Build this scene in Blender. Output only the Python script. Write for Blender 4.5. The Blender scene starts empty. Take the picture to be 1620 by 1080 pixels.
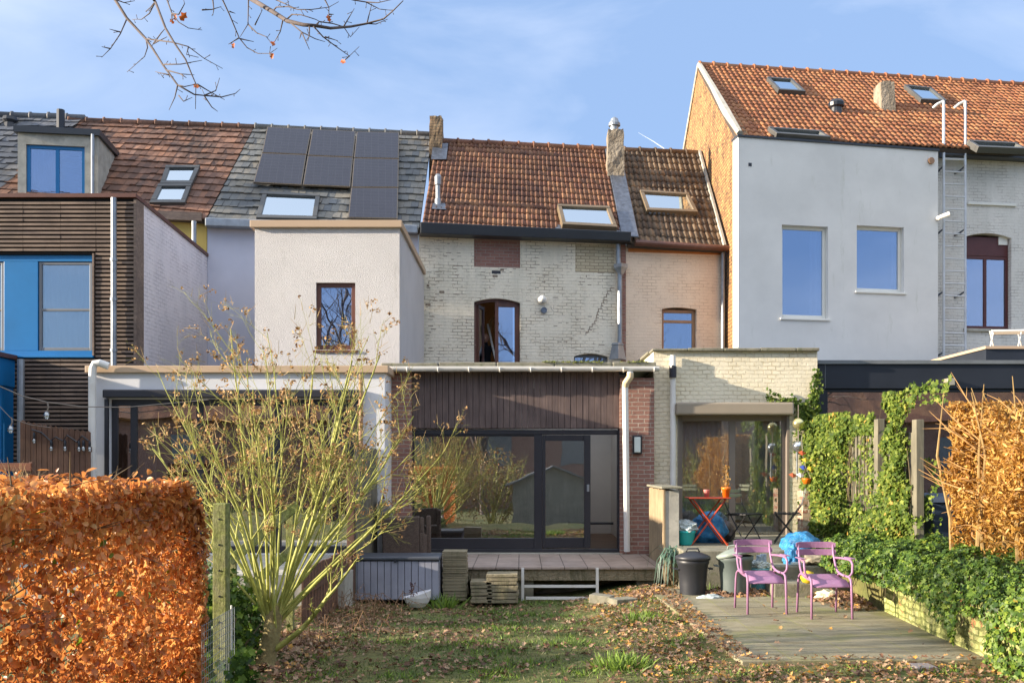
import bpy, bmesh, math, random
import numpy as np
from mathutils import Vector, Matrix, noise as mnoise
R = math.radians
rng = np.random.default_rng(7)
random.seed(7)
S = bpy.context.scene
COL = S.collection
# ------------------------------------------------------------------ camera, sky, sun, exposure
CX, HY, F, CH = 825.0, 735.0, 1500.0, 1.8       # principal column, horizon row, focal length (photo px), eye height (m)
cam = bpy.data.cameras.new('camera'); camo = bpy.data.objects.new('camera', cam); COL.objects.link(camo)
camo.location = (0, 0, CH); camo.rotation_euler = (R(90), 0, 0)
cam.sensor_width = 36; cam.lens = 36 * F / 1620
cam.shift_x = -(CX - 810) / 1620; cam.shift_y = (HY - 540) / 1620
cam.clip_start = 0.05; cam.clip_end = 8000
S.camera = camo
SUN_EL, SUN_G = 14.0, 10.0
ce, se = math.cos(R(SUN_EL)), math.sin(R(SUN_EL))
to_sun = Vector((-ce * math.cos(R(SUN_G)), -ce * math.sin(R(SUN_G)), se))
sl = bpy.data.lights.new('sun', 'SUN'); sl.energy = 3.6; sl.angle = R(0.6); sl.color = (1, .86, .68)
so = bpy.data.objects.new('sun', sl); COL.objects.link(so); so.location = to_sun * 60
so.rotation_euler = to_sun.to_track_quat('Z', 'Y').to_euler()
W = bpy.data.worlds.new('World'); S.world = W; W.use_nodes = True
nt = W.node_tree; nt.nodes.clear()
wo = nt.nodes.new('ShaderNodeOutputWorld'); bg = nt.nodes.new('ShaderNodeBackground')
sky = nt.nodes.new('ShaderNodeTexSky'); sky.sky_type = 'NISHITA'; sky.sun_disc = False
sky.sun_elevation = R(SUN_EL); sky.sun_rotation = math.atan2(to_sun.x, to_sun.y)
sky.air_density = 1.0; sky.dust_density = .6; sky.ozone_density = 3.0
tc = nt.nodes.new('ShaderNodeTexCoord'); mp = nt.nodes.new('ShaderNodeMapping'); mp.inputs['Scale'].default_value = (1.2, 1.2, 4.2)
mp.inputs['Location'].default_value = (3.1, .4, 1.3)
cn = nt.nodes.new('ShaderNodeTexNoise'); cn.inputs['Scale'].default_value = 1.7; cn.inputs['Detail'].default_value = 7; cn.inputs['Distortion'].default_value = .6
cn.inputs['Roughness'].default_value = .52
cr = nt.nodes.new('ShaderNodeValToRGB'); cr.color_ramp.elements[0].position = .5; cr.color_ramp.elements[1].position = .85
cr.color_ramp.elements[0].color = (0, 0, 0, 1); cr.color_ramp.elements[1].color = (.75, .75, .75, 1)
mx = nt.nodes.new('ShaderNodeMix'); mx.data_type = 'RGBA'; mx.inputs['B'].default_value = (2.1, 2.25, 2.6, 1)
L = nt.links.new
L(tc.outputs['Generated'], mp.inputs[0]); L(mp.outputs[0], cn.inputs['Vector']); L(cn.outputs['Fac'], cr.inputs[0])
mb_ = nt.nodes.new('ShaderNodeMix'); mb_.data_type = 'RGBA'; mb_.inputs['Factor'].default_value = .92; mb_.inputs['B'].default_value = (.66, .98, 1.6, 1)
L(sky.outputs[0], mb_.inputs['A']); L(cr.outputs[0], mx.inputs['Factor']); L(mb_.outputs['Result'], mx.inputs['A']); 
# added unseen brightness in the sky overhead and behind, fills the shade
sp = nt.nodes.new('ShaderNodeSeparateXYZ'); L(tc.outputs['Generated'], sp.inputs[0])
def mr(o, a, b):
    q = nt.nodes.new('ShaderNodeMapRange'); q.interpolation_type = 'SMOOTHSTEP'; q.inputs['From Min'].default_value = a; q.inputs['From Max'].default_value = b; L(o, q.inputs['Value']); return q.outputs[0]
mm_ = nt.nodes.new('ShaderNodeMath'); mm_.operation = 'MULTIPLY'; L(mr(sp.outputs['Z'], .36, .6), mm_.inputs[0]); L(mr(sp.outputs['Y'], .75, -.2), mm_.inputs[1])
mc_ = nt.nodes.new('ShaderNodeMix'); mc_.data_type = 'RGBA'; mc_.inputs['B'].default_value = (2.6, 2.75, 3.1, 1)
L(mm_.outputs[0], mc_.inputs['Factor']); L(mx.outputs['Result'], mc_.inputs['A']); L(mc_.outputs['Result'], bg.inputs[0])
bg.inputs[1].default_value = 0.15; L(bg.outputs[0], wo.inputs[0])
S.view_settings.view_transform = 'Standard'; S.view_settings.look = 'None'
S.view_settings.exposure = 1.86; S.view_settings.gamma = 1
S.render.engine = 'CYCLES'
S.cycles.max_bounces = 6; S.cycles.transparent_max_bounces = 16
S.render.resolution_x = 1024; S.render.resolution_y = 682

# ------------------------------------------------------------------ helpers: placing
def P(px, py, D): return Vector(((px - CX) / F * D, D, CH + (HY - py) / F * D))
def Xp(px, D): return (px - CX) / F * D
def Zp(py, D): return CH + (HY - py) / F * D
def lin(r, g, b):
    f = lambda c: (c / 255 / 12.92) if c / 255 <= .04045 else ((c / 255 + .055) / 1.055) ** 2.4
    return (f(r), f(g), f(b), 1)
class Wall:
    """vertical plane; s runs along it, d out of it towards the garden"""
    def __init__(s, a, x0, y0):
        s.a = R(a); s.x0 = x0; s.y0 = y0; s.c = math.cos(s.a); s.s = math.sin(s.a); s.t = math.tan(s.a)
    def D(s, px, d=0):
        y0 = s.y0 - d / s.c
        k = (px - CX) / F
        return (y0 - s.t * s.x0) / (1 - s.t * k)
    def S(s, px, d=0):
        D = s.D(px, d); X = Xp(px, D)
        return ((X - s.x0) * s.c + (D - s.y0) * s.s)
    def Z(s, px, py, d=0): return Zp(py, s.D(px, d))
    def p(s, u, d, z): return Vector((s.x0 + u * s.c + d * s.s, s.y0 + u * s.s - d * s.c, z))

class MB:
    def __init__(s): s.v = []; s.f = []; s.uv = None
    def add(s, vs, fs):
        n = len(s.v); s.v += [tuple(v) for v in vs]; s.f += [tuple(i + n for i in f) for f in fs]; return s
    def hexa(s, p):   # p: 4 bottom ccw, 4 top
        return s.add(p, [(3, 2, 1, 0), (4, 5, 6, 7), (0, 1, 5, 4), (1, 2, 6, 5), (2, 3, 7, 6), (3, 0, 4, 7)])
    def box(s, x0, x1, y0, y1, z0, z1):
        return s.hexa([(x0, y0, z0), (x1, y0, z0), (x1, y1, z0), (x0, y1, z0), (x0, y0, z1), (x1, y0, z1), (x1, y1, z1), (x0, y1, z1)])
    def wbox(s, w, a, b, d0, d1, z0, z1, z1b=None):
        if z1b is None: z1b = z1
        return s.hexa([w.p(a, d1, z0), w.p(b, d1, z0), w.p(b, d0, z0), w.p(a, d0, z0), w.p(a, d1, z1), w.p(b, d1, z1b), w.p(b, d0, z1b), w.p(a, d0, z1)])
    def quad(s, a, b, c, d): return s.add([a, b, c, d], [(0, 1, 2, 3)])
    def slab(s, q, n, h0, h1):
        n = Vector(n); lo = [Vector(p) + n * h0 for p in q]; hi = [Vector(p) + n * h1 for p in q]
        return s.hexa(lo + hi)
    def tube(s, pts, r, k=8, cap=True):
        pts = [Vector(p) for p in pts]
        if not hasattr(r, '__len__'): r = [r] * len(pts)
        n0 = len(s.v); up = Vector((0, 0, 1)); prev = None
        for i, p in enumerate(pts):
            t = (pts[min(i + 1, len(pts) - 1)] - pts[max(i - 1, 0)])
            if t.length < 1e-9: t = Vector((0, 0, 1))
            t.normalize()
            if prev is None:
                u = t.cross(up)
                if u.length < .1: u = t.cross(Vector((1, 0, 0)))
            else: u = prev - t * prev.dot(t)
            if u.length < 1e-6: u = t.orthogonal()
            u.normalize(); prev = u; w = t.cross(u)
            for j in range(k):
                an = 2 * math.pi * j / k
                s.v.append(tuple(p + (u * math.cos(an) + w * math.sin(an)) * r[i]))
        for i in range(len(pts) - 1):
            for j in range(k):
                a = n0 + i * k + j; b = n0 + i * k + (j + 1) % k
                s.f.append((a, b, b + k, a + k))
        if cap:
            s.f.append(tuple(n0 + j for j in range(k))[::-1]); e = n0 + (len(pts) - 1) * k
            s.f.append(tuple(e + j for j in range(k)))
        return s
    def lathe(s, c, prof, k=16, sq=1.0):
        c = Vector(c); n0 = len(s.v)
        for r, z in prof:
            for j in range(k):
                an = 2 * math.pi * j / k; s.v.append((c.x + r * math.cos(an), c.y + r * sq * math.sin(an), c.z + z))
        for i in range(len(prof) - 1):
            for j in range(k):
                a = n0 + i * k + j; b = n0 + i * k + (j + 1) % k
                s.f.append((a, b, b + k, a + k))
        s.f.append(tuple(n0 + j for j in range(k))[::-1]); e = n0 + (len(prof) - 1) * k
        s.f.append(tuple(e + j for j in range(k)))
        return s
OFF = {}
def make_obj(name, mb, mat, parent=None, smooth=False, bevel=0):
    off = OFF.get(parent.name, Vector()) if parent else Vector()
    me = bpy.data.meshes.new(name)
    me.from_pydata([tuple(Vector(v) - off) for v in mb.v], [], mb.f)
    uvl = me.uv_layers.new(name='UVMap')
    if mb.uv:
        k = 0
        for uvs in mb.uv:
            for u in uvs: uvl.data[k].uv = u; k += 1
    else:
        for pl in me.polygons:
            n = pl.normal
            if abs(n.z) > .75:
                for li in pl.loop_indices:
                    c = mb.v[me.loops[li].vertex_index]; uvl.data[li].uv = (c[0], c[1])
            else:
                t = Vector((-n.y, n.x, 0)); t.normalize()
                for li in pl.loop_indices:
                    c = mb.v[me.loops[li].vertex_index]; uvl.data[li].uv = (t.x * c[0] + t.y * c[1], c[2])
    if mat: me.materials.append(mat)
    if smooth:
        for pl in me.polygons: pl.use_smooth = True
    o = bpy.data.objects.new(name, me); COL.objects.link(o)
    if parent: o.parent = parent; OFF[o.name] = off
    if bevel:
        m = o.modifiers.new('bevel', 'BEVEL'); m.width = bevel; m.segments = 2; m.limit_method = 'ANGLE'
    return o
def absorb(o, x, mat):
    """merge mesh x into o as a second material"""
    o.data.materials.append(mat); bm = bmesh.new(); bm.from_mesh(o.data); n = len(bm.faces); bm.from_mesh(x.data); bm.faces.ensure_lookup_table()
    for f in bm.faces[n:]: f.material_index = 1
    bm.to_mesh(o.data); bm.free(); bpy.data.objects.remove(x)
def tag(o, label=None, cat=None, group=None, kind=None):
    if label: o['label'] = label
    if cat: o['category'] = cat
    if group: o['group'] = group
    if kind: o['kind'] = kind
    return o
def thing(name, label, cat, loc=(0, 0, 0), group=None):
    o = bpy.data.objects.new(name, None); COL.objects.link(o); o.location = loc
    o.empty_display_size = .2; OFF[o.name] = Vector(loc)
    return tag(o, label, cat, group)
def dup(o, parent=None):
    c = o.copy(); COL.objects.link(c)
    if parent is not None: c.parent = parent
    for ch in list(o.children): dup(ch, c)
    return c

# ------------------------------------------------------------------ helpers: materials
class N:
    def __init__(s, name):
        s.m = bpy.data.materials.new(name); s.m.use_nodes = True; s.t = s.m.node_tree
        s.b = s.t.nodes['Principled BSDF']; s.out = s.t.nodes['Material Output']
    def n(s, typ, **k):
        x = s.t.nodes.new(typ)
        for a, b in k.items(): setattr(x, a, b)
        return x
    def l(s, a, b): s.t.links.new(a, b)
    def coord(s, which='Object', sc=(1, 1, 1), loc=(0, 0, 0)):
        c = s.n('ShaderNodeTexCoord'); m = s.n('ShaderNodeMapping'); m.inputs['Scale'].default_value = sc; m.inputs['Location'].default_value = loc
        s.l(c.outputs[which], m.inputs[0]); return m.outputs[0]
    def noise(s, v, scale, detail=4, rough=.55, dist=0):
        x = s.n('ShaderNodeTexNoise'); x.inputs['Scale'].default_value = scale; x.inputs['Detail'].default_value = detail
        x.inputs['Roughness'].default_value = rough; x.inputs['Distortion'].default_value = dist
        s.l(v, x.inputs['Vector']); return x.outputs['Fac']
    def ramp(s, f, stops):
        x = s.n('ShaderNodeValToRGB'); e = x.color_ramp.elements
        while len(e) < len(stops): e.new(.5)
        for i, (p, c) in enumerate(stops):
            e[i].position = p; e[i].color = c if hasattr(c, '__len__') else (c, c, c, 1)
        s.l(f, x.inputs[0]); return x.outputs[0]
    def mix(s, f, a, b, mode='MIX'):
        x = s.n('ShaderNodeMix', data_type='RGBA', blend_type=mode)
        for v, key in ((f, 'Factor'), (a, 'A'), (b, 'B')):
            i = [q for q in x.inputs if q.name == key and (q.type == ('VALUE' if key == 'Factor' else 'RGBA'))][0]
            if hasattr(v, 'links'): s.l(v, i)
            else: i.default_value = v
        return [q for q in x.outputs if q.type == 'RGBA'][0]
    def math(s, op, a, b=0.5):
        x = s.n('ShaderNodeMath', operation=op)
        for v, i in ((a, 0), (b, 1)):
            if hasattr(v, 'links'): s.l(v, x.inputs[i])
            else: x.inputs[i].default_value = v
        return x.outputs[0]
    def bump(s, h, st=.4, dist=.02, normal=None):
        x = s.n('ShaderNodeBump'); x.inputs['Strength'].default_value = st; x.inputs['Distance'].default_value = dist
        s.l(h, x.inputs['Height'])
        if normal: s.l(normal, x.inputs['Normal'])
        s.l(x.outputs[0], s.b.inputs['Normal']); return x.outputs[0]
    def base(s, c):
        if hasattr(c, 'links'): s.l(c, s.b.inputs['Base Color'])
        else: s.b.inputs['Base Color'].default_value = c
        return s
    def rough(s, r):
        if hasattr(r, 'links'): s.l(r, s.b.inputs['Roughness'])
        else: s.b.inputs['Roughness'].default_value = r
        return s
MC = {}
def simple(name, c, rough=.6, metal=0, var=.18, scale=3.0, bump=.0, bscale=40, dirt=None, spec=.5, sc=(1, 1, 1)):
    if name in MC: return MC[name]
    m = N(name); v = m.coord('Object', sc)
    n1 = m.noise(v, scale, 6, .6)
    c2 = tuple(x * (1 - var) for x in c[:3]) + (1,); c3 = tuple(min(1, x * (1 + var * .6)) for x in c[:3]) + (1,)
    col = m.ramp(n1, [(.3, c2), (.7, c3)])
    if dirt:
        n2 = m.noise(v, scale * 2.3, 8, .7, .5); col = m.mix(m.ramp(n2, [(.52, 0.0), (.72, dirt[1])]), col, dirt[0])
    m.base(col); m.rough(rough); m.b.inputs['Metallic'].default_value = metal
    m.b.inputs['Specular IOR Level'].default_value = spec
    if bump: m.bump(m.noise(v, bscale, 5, .6), bump, .01)
    MC[name] = m.m; return m.m
def brickmat(name, c1, c2, mortar, bw=.21, rh=.072, ms=.009, bump=.6, dirt=None, painted=0, rough=.85, wob=.006, peel=None):
    m = N(name); uv = m.coord('UV'); ob = m.coord('Object')
    nz = m.n('ShaderNodeTexNoise'); nz.inputs['Scale'].default_value = 7; nz.inputs['Detail'].default_value = 3; m.l(uv, nz.inputs['Vector'])
    vm = m.n('ShaderNodeVectorMath', operation='SCALE'); vm.inputs['Scale'].default_value = wob * 3; m.l(nz.outputs['Color'], vm.inputs[0])
    va = m.n('ShaderNodeVectorMath', operation='ADD'); m.l(uv, va.inputs[0]); m.l(vm.outputs[0], va.inputs[1])
    b = m.n('ShaderNodeTexBrick'); b.inputs['Scale'].default_value = 1; b.inputs['Brick Width'].default_value = bw; b.inputs['Row Height'].default_value = rh
    b.inputs['Mortar Size'].default_value = ms; b.inputs['Mortar Smooth'].default_value = .35; b.inputs['Bias'].default_value = 0
    b.inputs['Color1'].default_value = c1; b.inputs['Color2'].default_value = c2; b.inputs['Mortar'].default_value = mortar
    m.l(va.outputs[0], b.inputs['Vector'])
    col = b.outputs['Color']
    n1 = m.noise(ob, 1.3, 6, .65); n2 = m.noise(ob, 22, 5, .7)
    if painted: col = m.mix(m.ramp(m.noise(ob, 2.1, 7, .75, .4), [(.42, 0.0), (.54, .9)]), col, c1)
    col = m.mix(m.ramp(n1, [(.3, .22 if painted else .45), (.7, 0.0)]), col, tuple(x * .62 for x in c1[:3]) + (1,), 'MIX')
    col = m.mix(m.ramp(n2, [(.25, .2 if painted else .35), (.6, 0.0)]), col, tuple(x * .6 for x in c2[:3]) + (1,))
    if peel:
        f = m.noise(ob, peel[1], 7, .75, .8)
        ff = m.ramp(f, [(peel[2], 0.0), (peel[2] + .05, 1.0)])
        bb = m.math('MULTIPLY', ff, m.ramp(m.noise(ob, 14, 4, .6), [(.44, 0.0), (.56, 1.0)]))
        col = m.mix(bb, col, peel[0])
    if dirt:
        d = m.noise(m.coord('Object', (2.5, 2.5, .5)), dirt[2], 6, .7)
        col = m.mix(m.ramp(d, [(.45, 0.0), (.75, dirt[1])]), col, dirt[0])
    m.base(col).rough(rough)
    inv = m.math('SUBTRACT', 1.0, b.outputs['Fac'])
    h = m.math('ADD', m.math('MULTIPLY', inv, 1.0), m.math('MULTIPLY', n2, .55))
    h = m.math('ADD', h, m.math('MULTIPLY', m.noise(ob, 6, 3), .5))
    m.bump(h, bump, .012)
    return m.m
def tilemat(name, cols, rough=.8, moss=None, bump=.25, band=None):
    m = N(name); uv = m.coord('UV')
    fl = m.n('ShaderNodeVectorMath', operation='FLOOR'); m.l(uv, fl.inputs[0])
    wn = m.n('ShaderNodeTexWhiteNoise'); wn.noise_dimensions = '2D'; m.l(fl.outputs[0], wn.inputs['Vector'])
    k = len(cols); col = m.ramp(wn.outputs['Value'], [(i / max(1, k - 1), c) for i, c in enumerate(cols)])
    ob = m.coord('Object'); n1 = m.noise(ob, .9, 6, .65); n2 = m.noise(ob, 18, 5, .7)
    dk = tuple(x * .4 for x in cols[0][:3]) + (1,)
    col = m.mix(m.ramp(n1, [(.38, .6), (.62, 0.0)]), col, dk)
    col = m.mix(m.ramp(n2, [(.35, .45), (.6, 0.0)]), col, dk)
    if moss: col = m.mix(m.ramp(m.noise(ob, moss[1], 7, .75), [(moss[2], 0.0), (moss[2] + .15, .85)]), col, moss[0])
    m.base(col).rough(rough); m.bump(n2, bump, .01)
    return m.m
def woodmat(name, c1, c2, axis='z', scale=6, rough=.75, green=None, bump=.35):
    if name in MC: return MC[name]
    m = N(name); sc = {'z': (1, 1, .06), 'x': (.06, 1, 1), 'y': (1, .06, 1)}[axis]
    v = m.coord('Object', sc); g = m.noise(v, scale * 5, 6, .7, .4)
    col = m.ramp(g, [(.3, c1), (.7, c2)])
    ob = m.coord('Object'); col = m.mix(m.ramp(m.noise(ob, 2.2, 5, .6), [(.35, .5), (.65, 0.0)]), col, tuple(x * .55 for x in c1[:3]) + (1,))
    if green: col = m.mix(m.ramp(m.noise(ob, green[1], 6, .7), [(green[2], 0.0), (green[2] + .18, .9)]), col, green[0])
    m.base(col).rough(rough); m.bump(g, bump, .006); MC[name] = m.m; return m.m
def glassmat(name, refl=.35, tint=(.8, .86, .88, 1), gcol=(.9, .95, 1, 1), wave=.04):
    m = N(name); m.t.nodes.remove(m.b)
    tr = m.n('ShaderNodeBsdfTransparent'); tr.inputs[0].default_value = tint
    gl = m.n('ShaderNodeBsdfGlossy'); gl.inputs['Roughness'].default_value = .004; gl.inputs['Color'].default_value = gcol
    fr = m.n('ShaderNodeFresnel'); fr.inputs[0].default_value = 1.5
    f = m.math('ADD', fr.outputs[0], refl)
    mxs = m.n('ShaderNodeMixShader'); m.l(f, mxs.inputs[0]); m.l(tr.outputs[0], mxs.inputs[1]); m.l(gl.outputs[0], mxs.inputs[2])
    bp = m.n('ShaderNodeBump'); bp.inputs['Strength'].default_value = wave; bp.inputs['Distance'].default_value = .03
    m.l(m.noise(m.coord('Object'), 1.6, 1), bp.inputs['Height']); m.l(bp.outputs[0], gl.inputs['Normal'])
    m.l(mxs.outputs[0], m.out.inputs[0]); return m.m
def leafmat(name, stops, trans=.35, rough=.5, spec=.5):
    m = N(name); at = m.n('ShaderNodeAttribute'); at.attribute_name = 'rnd'
    col = m.ramp(at.outputs['Fac'], stops)
    hs = m.mix(m.ramp(m.noise(m.coord('Object'), 30, 3), [(.3, .35), (.65, 0.0)]), col, (stops[0][1][0] * .5, stops[0][1][1] * .5, stops[0][1][2] * .5, 1))
    m.base(hs).rough(rough); m.b.inputs['Specular IOR Level'].default_value = spec
    tl = m.n('ShaderNodeBsdfTranslucent'); m.l(hs, tl.inputs[0])
    mxs = m.n('ShaderNodeMixShader'); mxs.inputs[0].default_value = trans
    m.l(m.b.outputs[0], mxs.inputs[1]); m.l(tl.outputs[0], mxs.inputs[2]); m.l(mxs.outputs[0], m.out.inputs[0])
    return m.m

# ------------------------------------------------------------------ helpers: foliage by numpy
T_LEAF = (np.array([(0, -.5, 0), (.27, -.22, .10), (.26, .16, .10), (0, .5, 0), (-.26, .16, .10), (-.27, -.22, .10)]), [(0, 1, 2, 3), (0, 3, 4, 5)])
T_CURL = (np.array([(0, -.5, 0), (.16, -.2, .14), (.14, .2, .2), (0, .5, .16), (-.14, .2, .2), (-.16, -.2, .14)]), [(0, 1, 2, 3), (0, 3, 4, 5)])
T_IVY = (np.array([(0, -.42, 0), (.32, -.42, .05), (.24, -.1, .06), (.5, .1, .05), (.17, .2, .05), (0, .58, 0), (-.17, .2, .05), (-.5, .1, .05), (-.24, -.1, .06), (-.32, -.42, .05)]),
         [(0, 1, 2, 3, 4, 5), (0, 5, 6, 7, 8, 9)])
T_BLADE = (np.array([(-.06, 0, 0), (.06, 0, 0), (.045, .12, .5), (-.045, .12, .5), (0, .42, 1.0)]), [(0, 1, 2, 3), (3, 2, 4)])
T_OAK = (np.array([(0, -.5, 0), (.3, -.3, .14), (.18, -.08, .08), (.38, .16, .2), (.12, .28, .08), (0, .5, .1), (-.12, .28, .08), (-.38, .16, .2), (-.18, -.08, .08), (-.3, -.3, .14)]),
         [(0, 1, 2, 3, 4, 5), (0, 5, 6, 7, 8, 9)])
def scatter(name, C, Nn, size, tmpl, mat, parent=None, rnd=None, up=None, smooth=False):
    C = np.asarray(C, float); n = len(C); Nn = np.asarray(Nn, float); size = np.broadcast_to(np.asarray(size, float), (n,))
    Nn = Nn / (np.linalg.norm(Nn, axis=1, keepdims=True) + 1e-9)
    r = rng.normal(size=(n, 3)) if up is None else np.asarray(up, float)
    b = r - Nn * np.sum(r * Nn, axis=1, keepdims=True); b /= np.linalg.norm(b, axis=1, keepdims=True) + 1e-9
    t = np.cross(b, Nn)
    tv, tf = tmpl; K = len(tv)
    V = C[:, None, :] + size[:, None, None] * (tv[None, :, 0:1] * t[:, None, :] + tv[None, :, 1:2] * b[:, None, :] + tv[None, :, 2:3] * Nn[:, None, :])
    off = np.array(OFF.get(parent.name, Vector())) if parent else 0
    V = (V - off).reshape(-1, 3)
    loop = np.concatenate([np.array(f) for f in tf]); Lc = len(loop); nf = len(tf)
    loops = (loop[None, :] + (np.arange(n) * K)[:, None]).ravel()
    tot = np.tile(np.array([len(f) for f in tf]), n); st = np.concatenate([[0], np.cumsum(tot)[:-1]])
    me = bpy.data.meshes.new(name); me.vertices.add(len(V)); me.vertices.foreach_set('co', V.ravel().astype(np.float32))
    me.loops.add(len(loops)); me.loops.foreach_set('vertex_index', loops.astype(np.int32))
    me.polygons.add(n * nf); me.polygons.foreach_set('loop_start', st.astype(np.int32)); me.polygons.foreach_set('loop_total', tot.astype(np.int32))
    me.update(calc_edges=True)
    a = me.attributes.new('rnd', 'FLOAT', 'FACE')
    rr = rng.random(n) if rnd is None else np.clip(rnd, 0, 1)
    a.data.foreach_set('value', np.repeat(rr, nf).astype(np.float32))
    me.materials.append(mat); me.validate()
    if smooth: me.polygons.foreach_set('use_smooth', np.ones(n * nf, bool))
    o = bpy.data.objects.new(name, me); COL.objects.link(o)
    if parent: o.parent = parent; OFF[o.name] = Vector(off)
    return o
def npnoise(p, s):   # cheap value from sines, smooth clumps
    p = np.asarray(p); x, y, z = p[:, 0] * s, p[:, 1] * s, p[:, 2] * s
    return (np.sin(1.7 * x + 2.3 * y + .5) + np.sin(2.9 * y - 1.3 * z + 1.1) + np.sin(3.1 * z + 1.9 * x + 2.2) + np.sin(5.3 * x - 4.1 * y + 3.7 * z)) / 4

# ------------------------------------------------------------------ materials
m_white_brick = brickmat('painted_brick_cream', lin(246, 236, 214), lin(240, 228, 204), lin(168, 150, 126), bump=.75, wob=.014, painted=1, dirt=(lin(150, 146, 122), .35, .8), peel=(lin(150, 138, 118), 1.9, .66))
m_white_brick2 = brickmat('painted_brick_white', lin(245, 234, 206), lin(240, 228, 198), lin(214, 198, 164), painted=1, bw=.15, bump=.95, wob=.016, dirt=(lin(170, 160, 120), .25, .7))
m_blue_white = brickmat('painted_brick_cool_white', lin(236, 230, 232), lin(230, 224, 226), lin(190, 182, 186), painted=1, bump=.5, dirt=(lin(150, 150, 160), .3, .6))
m_ladder_wall = brickmat('painted_brick_pale', lin(230, 226, 218), lin(224, 220, 212), lin(180, 172, 164), painted=1, bump=.4, dirt=(lin(150, 150, 140), .35, .6))
m_peach = brickmat('painted_brick_peach', lin(240, 218, 192), lin(234, 210, 184), lin(206, 180, 152), painted=1, bump=.4, dirt=(lin(200, 180, 150), .2, .6))
m_red_brick = brickmat('red_brick', lin(164, 120, 104), lin(140, 100, 88), lin(180, 168, 154), bump=.7)
m_patch_brick = brickmat('weathered_red_brick', lin(164, 122, 108), lin(146, 102, 90), lin(156, 142, 130), bump=.6)
m_patch2 = brickmat('stained_cream_brick', lin(214, 200, 168), lin(196, 180, 148), lin(140, 124, 104), bump=.6)
m_gable = brickmat('orange_gable_brick', lin(210, 160, 100), lin(172, 124, 76), lin(104, 84, 64), bump=1.0, bw=.2, rh=.085, ms=.02, dirt=(lin(90, 66, 48), .75, 1.2), wob=.03, peel=(lin(84, 62, 46), 2.2, .5))
def rendermat(name, c, grain=60, st=.8, dist=.02, stain=None):
    m = N(name); ob = m.coord('Object')
    n1 = m.noise(ob, 1.0, 6, .6); n2 = m.noise(ob, grain, 4, .55)
    col = m.ramp(n1, [(.3, tuple(x * .86 for x in c[:3]) + (1,)), (.7, c)])
    if stain:
        d = m.noise(m.coord('Object', (3, 3, .55)), stain[1], 7, .75); col = m.mix(m.ramp(d, [(stain[2], 0.0), (stain[2] + .12, .55)]), col, stain[0])
    m.base(col).rough(.9); m.bump(n2, st, dist); return m.m
m_stucco = rendermat('rough_white_stucco', lin(212, 209, 208), 70, 1.0, .03, (lin(150, 146, 140), 1.1, .62))
m_render = rendermat('smooth_white_render', lin(232, 230, 224), 90, .2, .01, (lin(192, 192, 176), 1.0, .6))
m_extwhite = rendermat('extension_render', lin(222, 222, 224), 70, .25, .01)
m_lightblue_render = rendermat('cool_render', lin(204, 206, 218), 60, .3, .01)
m_yellow = rendermat('yellow_render', lin(226, 196, 110), 60, .2, .01)
m_concrete = simple('concrete', lin(176, 172, 160), .9, var=.25, scale=4, bump=.3, dirt=(lin(110, 108, 92), .5))
m_mossconc = simple('mossy_concrete', lin(132, 128, 112), .95, var=.35, scale=5, bump=.6, dirt=(lin(70, 82, 34), .8))
m_beige = simple('beige_metal', lin(186, 160, 132), .5, var=.06, scale=.7)
m_anth = simple('anthracite', lin(50, 54, 60), .4, var=.12, scale=1.5)
m_darkframe = simple('dark_frame', lin(44, 44, 50), .4, var=.15, scale=2)
m_black = simple('black_panel', lin(38, 42, 50), .38, var=.2, scale=1.2)
m_graycap = simple('grey_flashing', lin(120, 124, 126), .5, .3, var=.2)
m_zinc = simple('zinc', lin(150, 156, 162), .42, .6, var=.25, scale=6, bump=.15, bscale=12)
m_lead = simple('lead', lin(110, 116, 126), .4, .7, var=.4, scale=9, bump=.8, bscale=14)
m_gpipe = simple('white_pvc', lin(224, 222, 216), .45, var=.1, scale=2, dirt=(lin(170, 160, 140), .25))
m_whiteframe = simple('white_frame', lin(232, 230, 220), .45, var=.05)
m_brownframe = simple('brown_frame', lin(98, 62, 50), .45, var=.2, scale=8)
m_tanframe = simple('tan_frame', lin(160, 122, 90), .5, var=.15, scale=8)
m_burg = simple('burgundy_frame', lin(88, 44, 42), .45, var=.15, scale=6)
m_bluep = simple('blue_paint', lin(16, 112, 172), .4, var=.12, scale=1.2)
m_taupe = simple('taupe_frame', lin(128, 118, 108), .5, var=.08)
m_velux = simple('skylight_frame', lin(92, 92, 90), .45, .3, var=.15)
m_velux2 = simple('bronze_skylight_frame', lin(128, 112, 90), .5, .3, var=.2)
m_slatwood = woodmat('weathered_slats', lin(92, 78, 72), lin(156, 134, 116), 'x', 5)
m_boardwood = woodmat('dark_boards', lin(82, 68, 66), lin(124, 106, 100), 'z', 5)
m_fencebrown = woodmat('brown_fence', lin(88, 62, 50), lin(126, 92, 72), 'z', 5)
m_fencegrey = woodmat('grey_green_fence', lin(96, 92, 78), lin(138, 132, 112), 'z', 5)
m_oldwood = woodmat('old_planks', lin(128, 108, 82), lin(196, 174, 138), 'z', 6)
m_mw = N('mossy_post'); ob = m_mw.coord('Object'); g_ = m_mw.noise(m_mw.coord('Object', (1, 1, .25)), 60, 7, .75)
cc = m_mw.ramp(m_mw.noise(ob, 26, 8, .8), [(.32, lin(74, 78, 44)), (.5, lin(126, 132, 66)), (.68, lin(176, 180, 116))]); cc = m_mw.mix(m_mw.ramp(m_mw.noise(ob, 4, 6, .7), [(.45, 0.0), (.65, .7)]), cc, lin(138, 132, 108))
m_mw.base(cc).rough(.95); m_mw.bump(g_, 1.0, .02); m_mosswood = m_mw.m
m_greybox = woodmat('grey_resin_boards', lin(146, 148, 162), lin(160, 162, 176), 'z', 2, .55, bump=.1)
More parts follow.
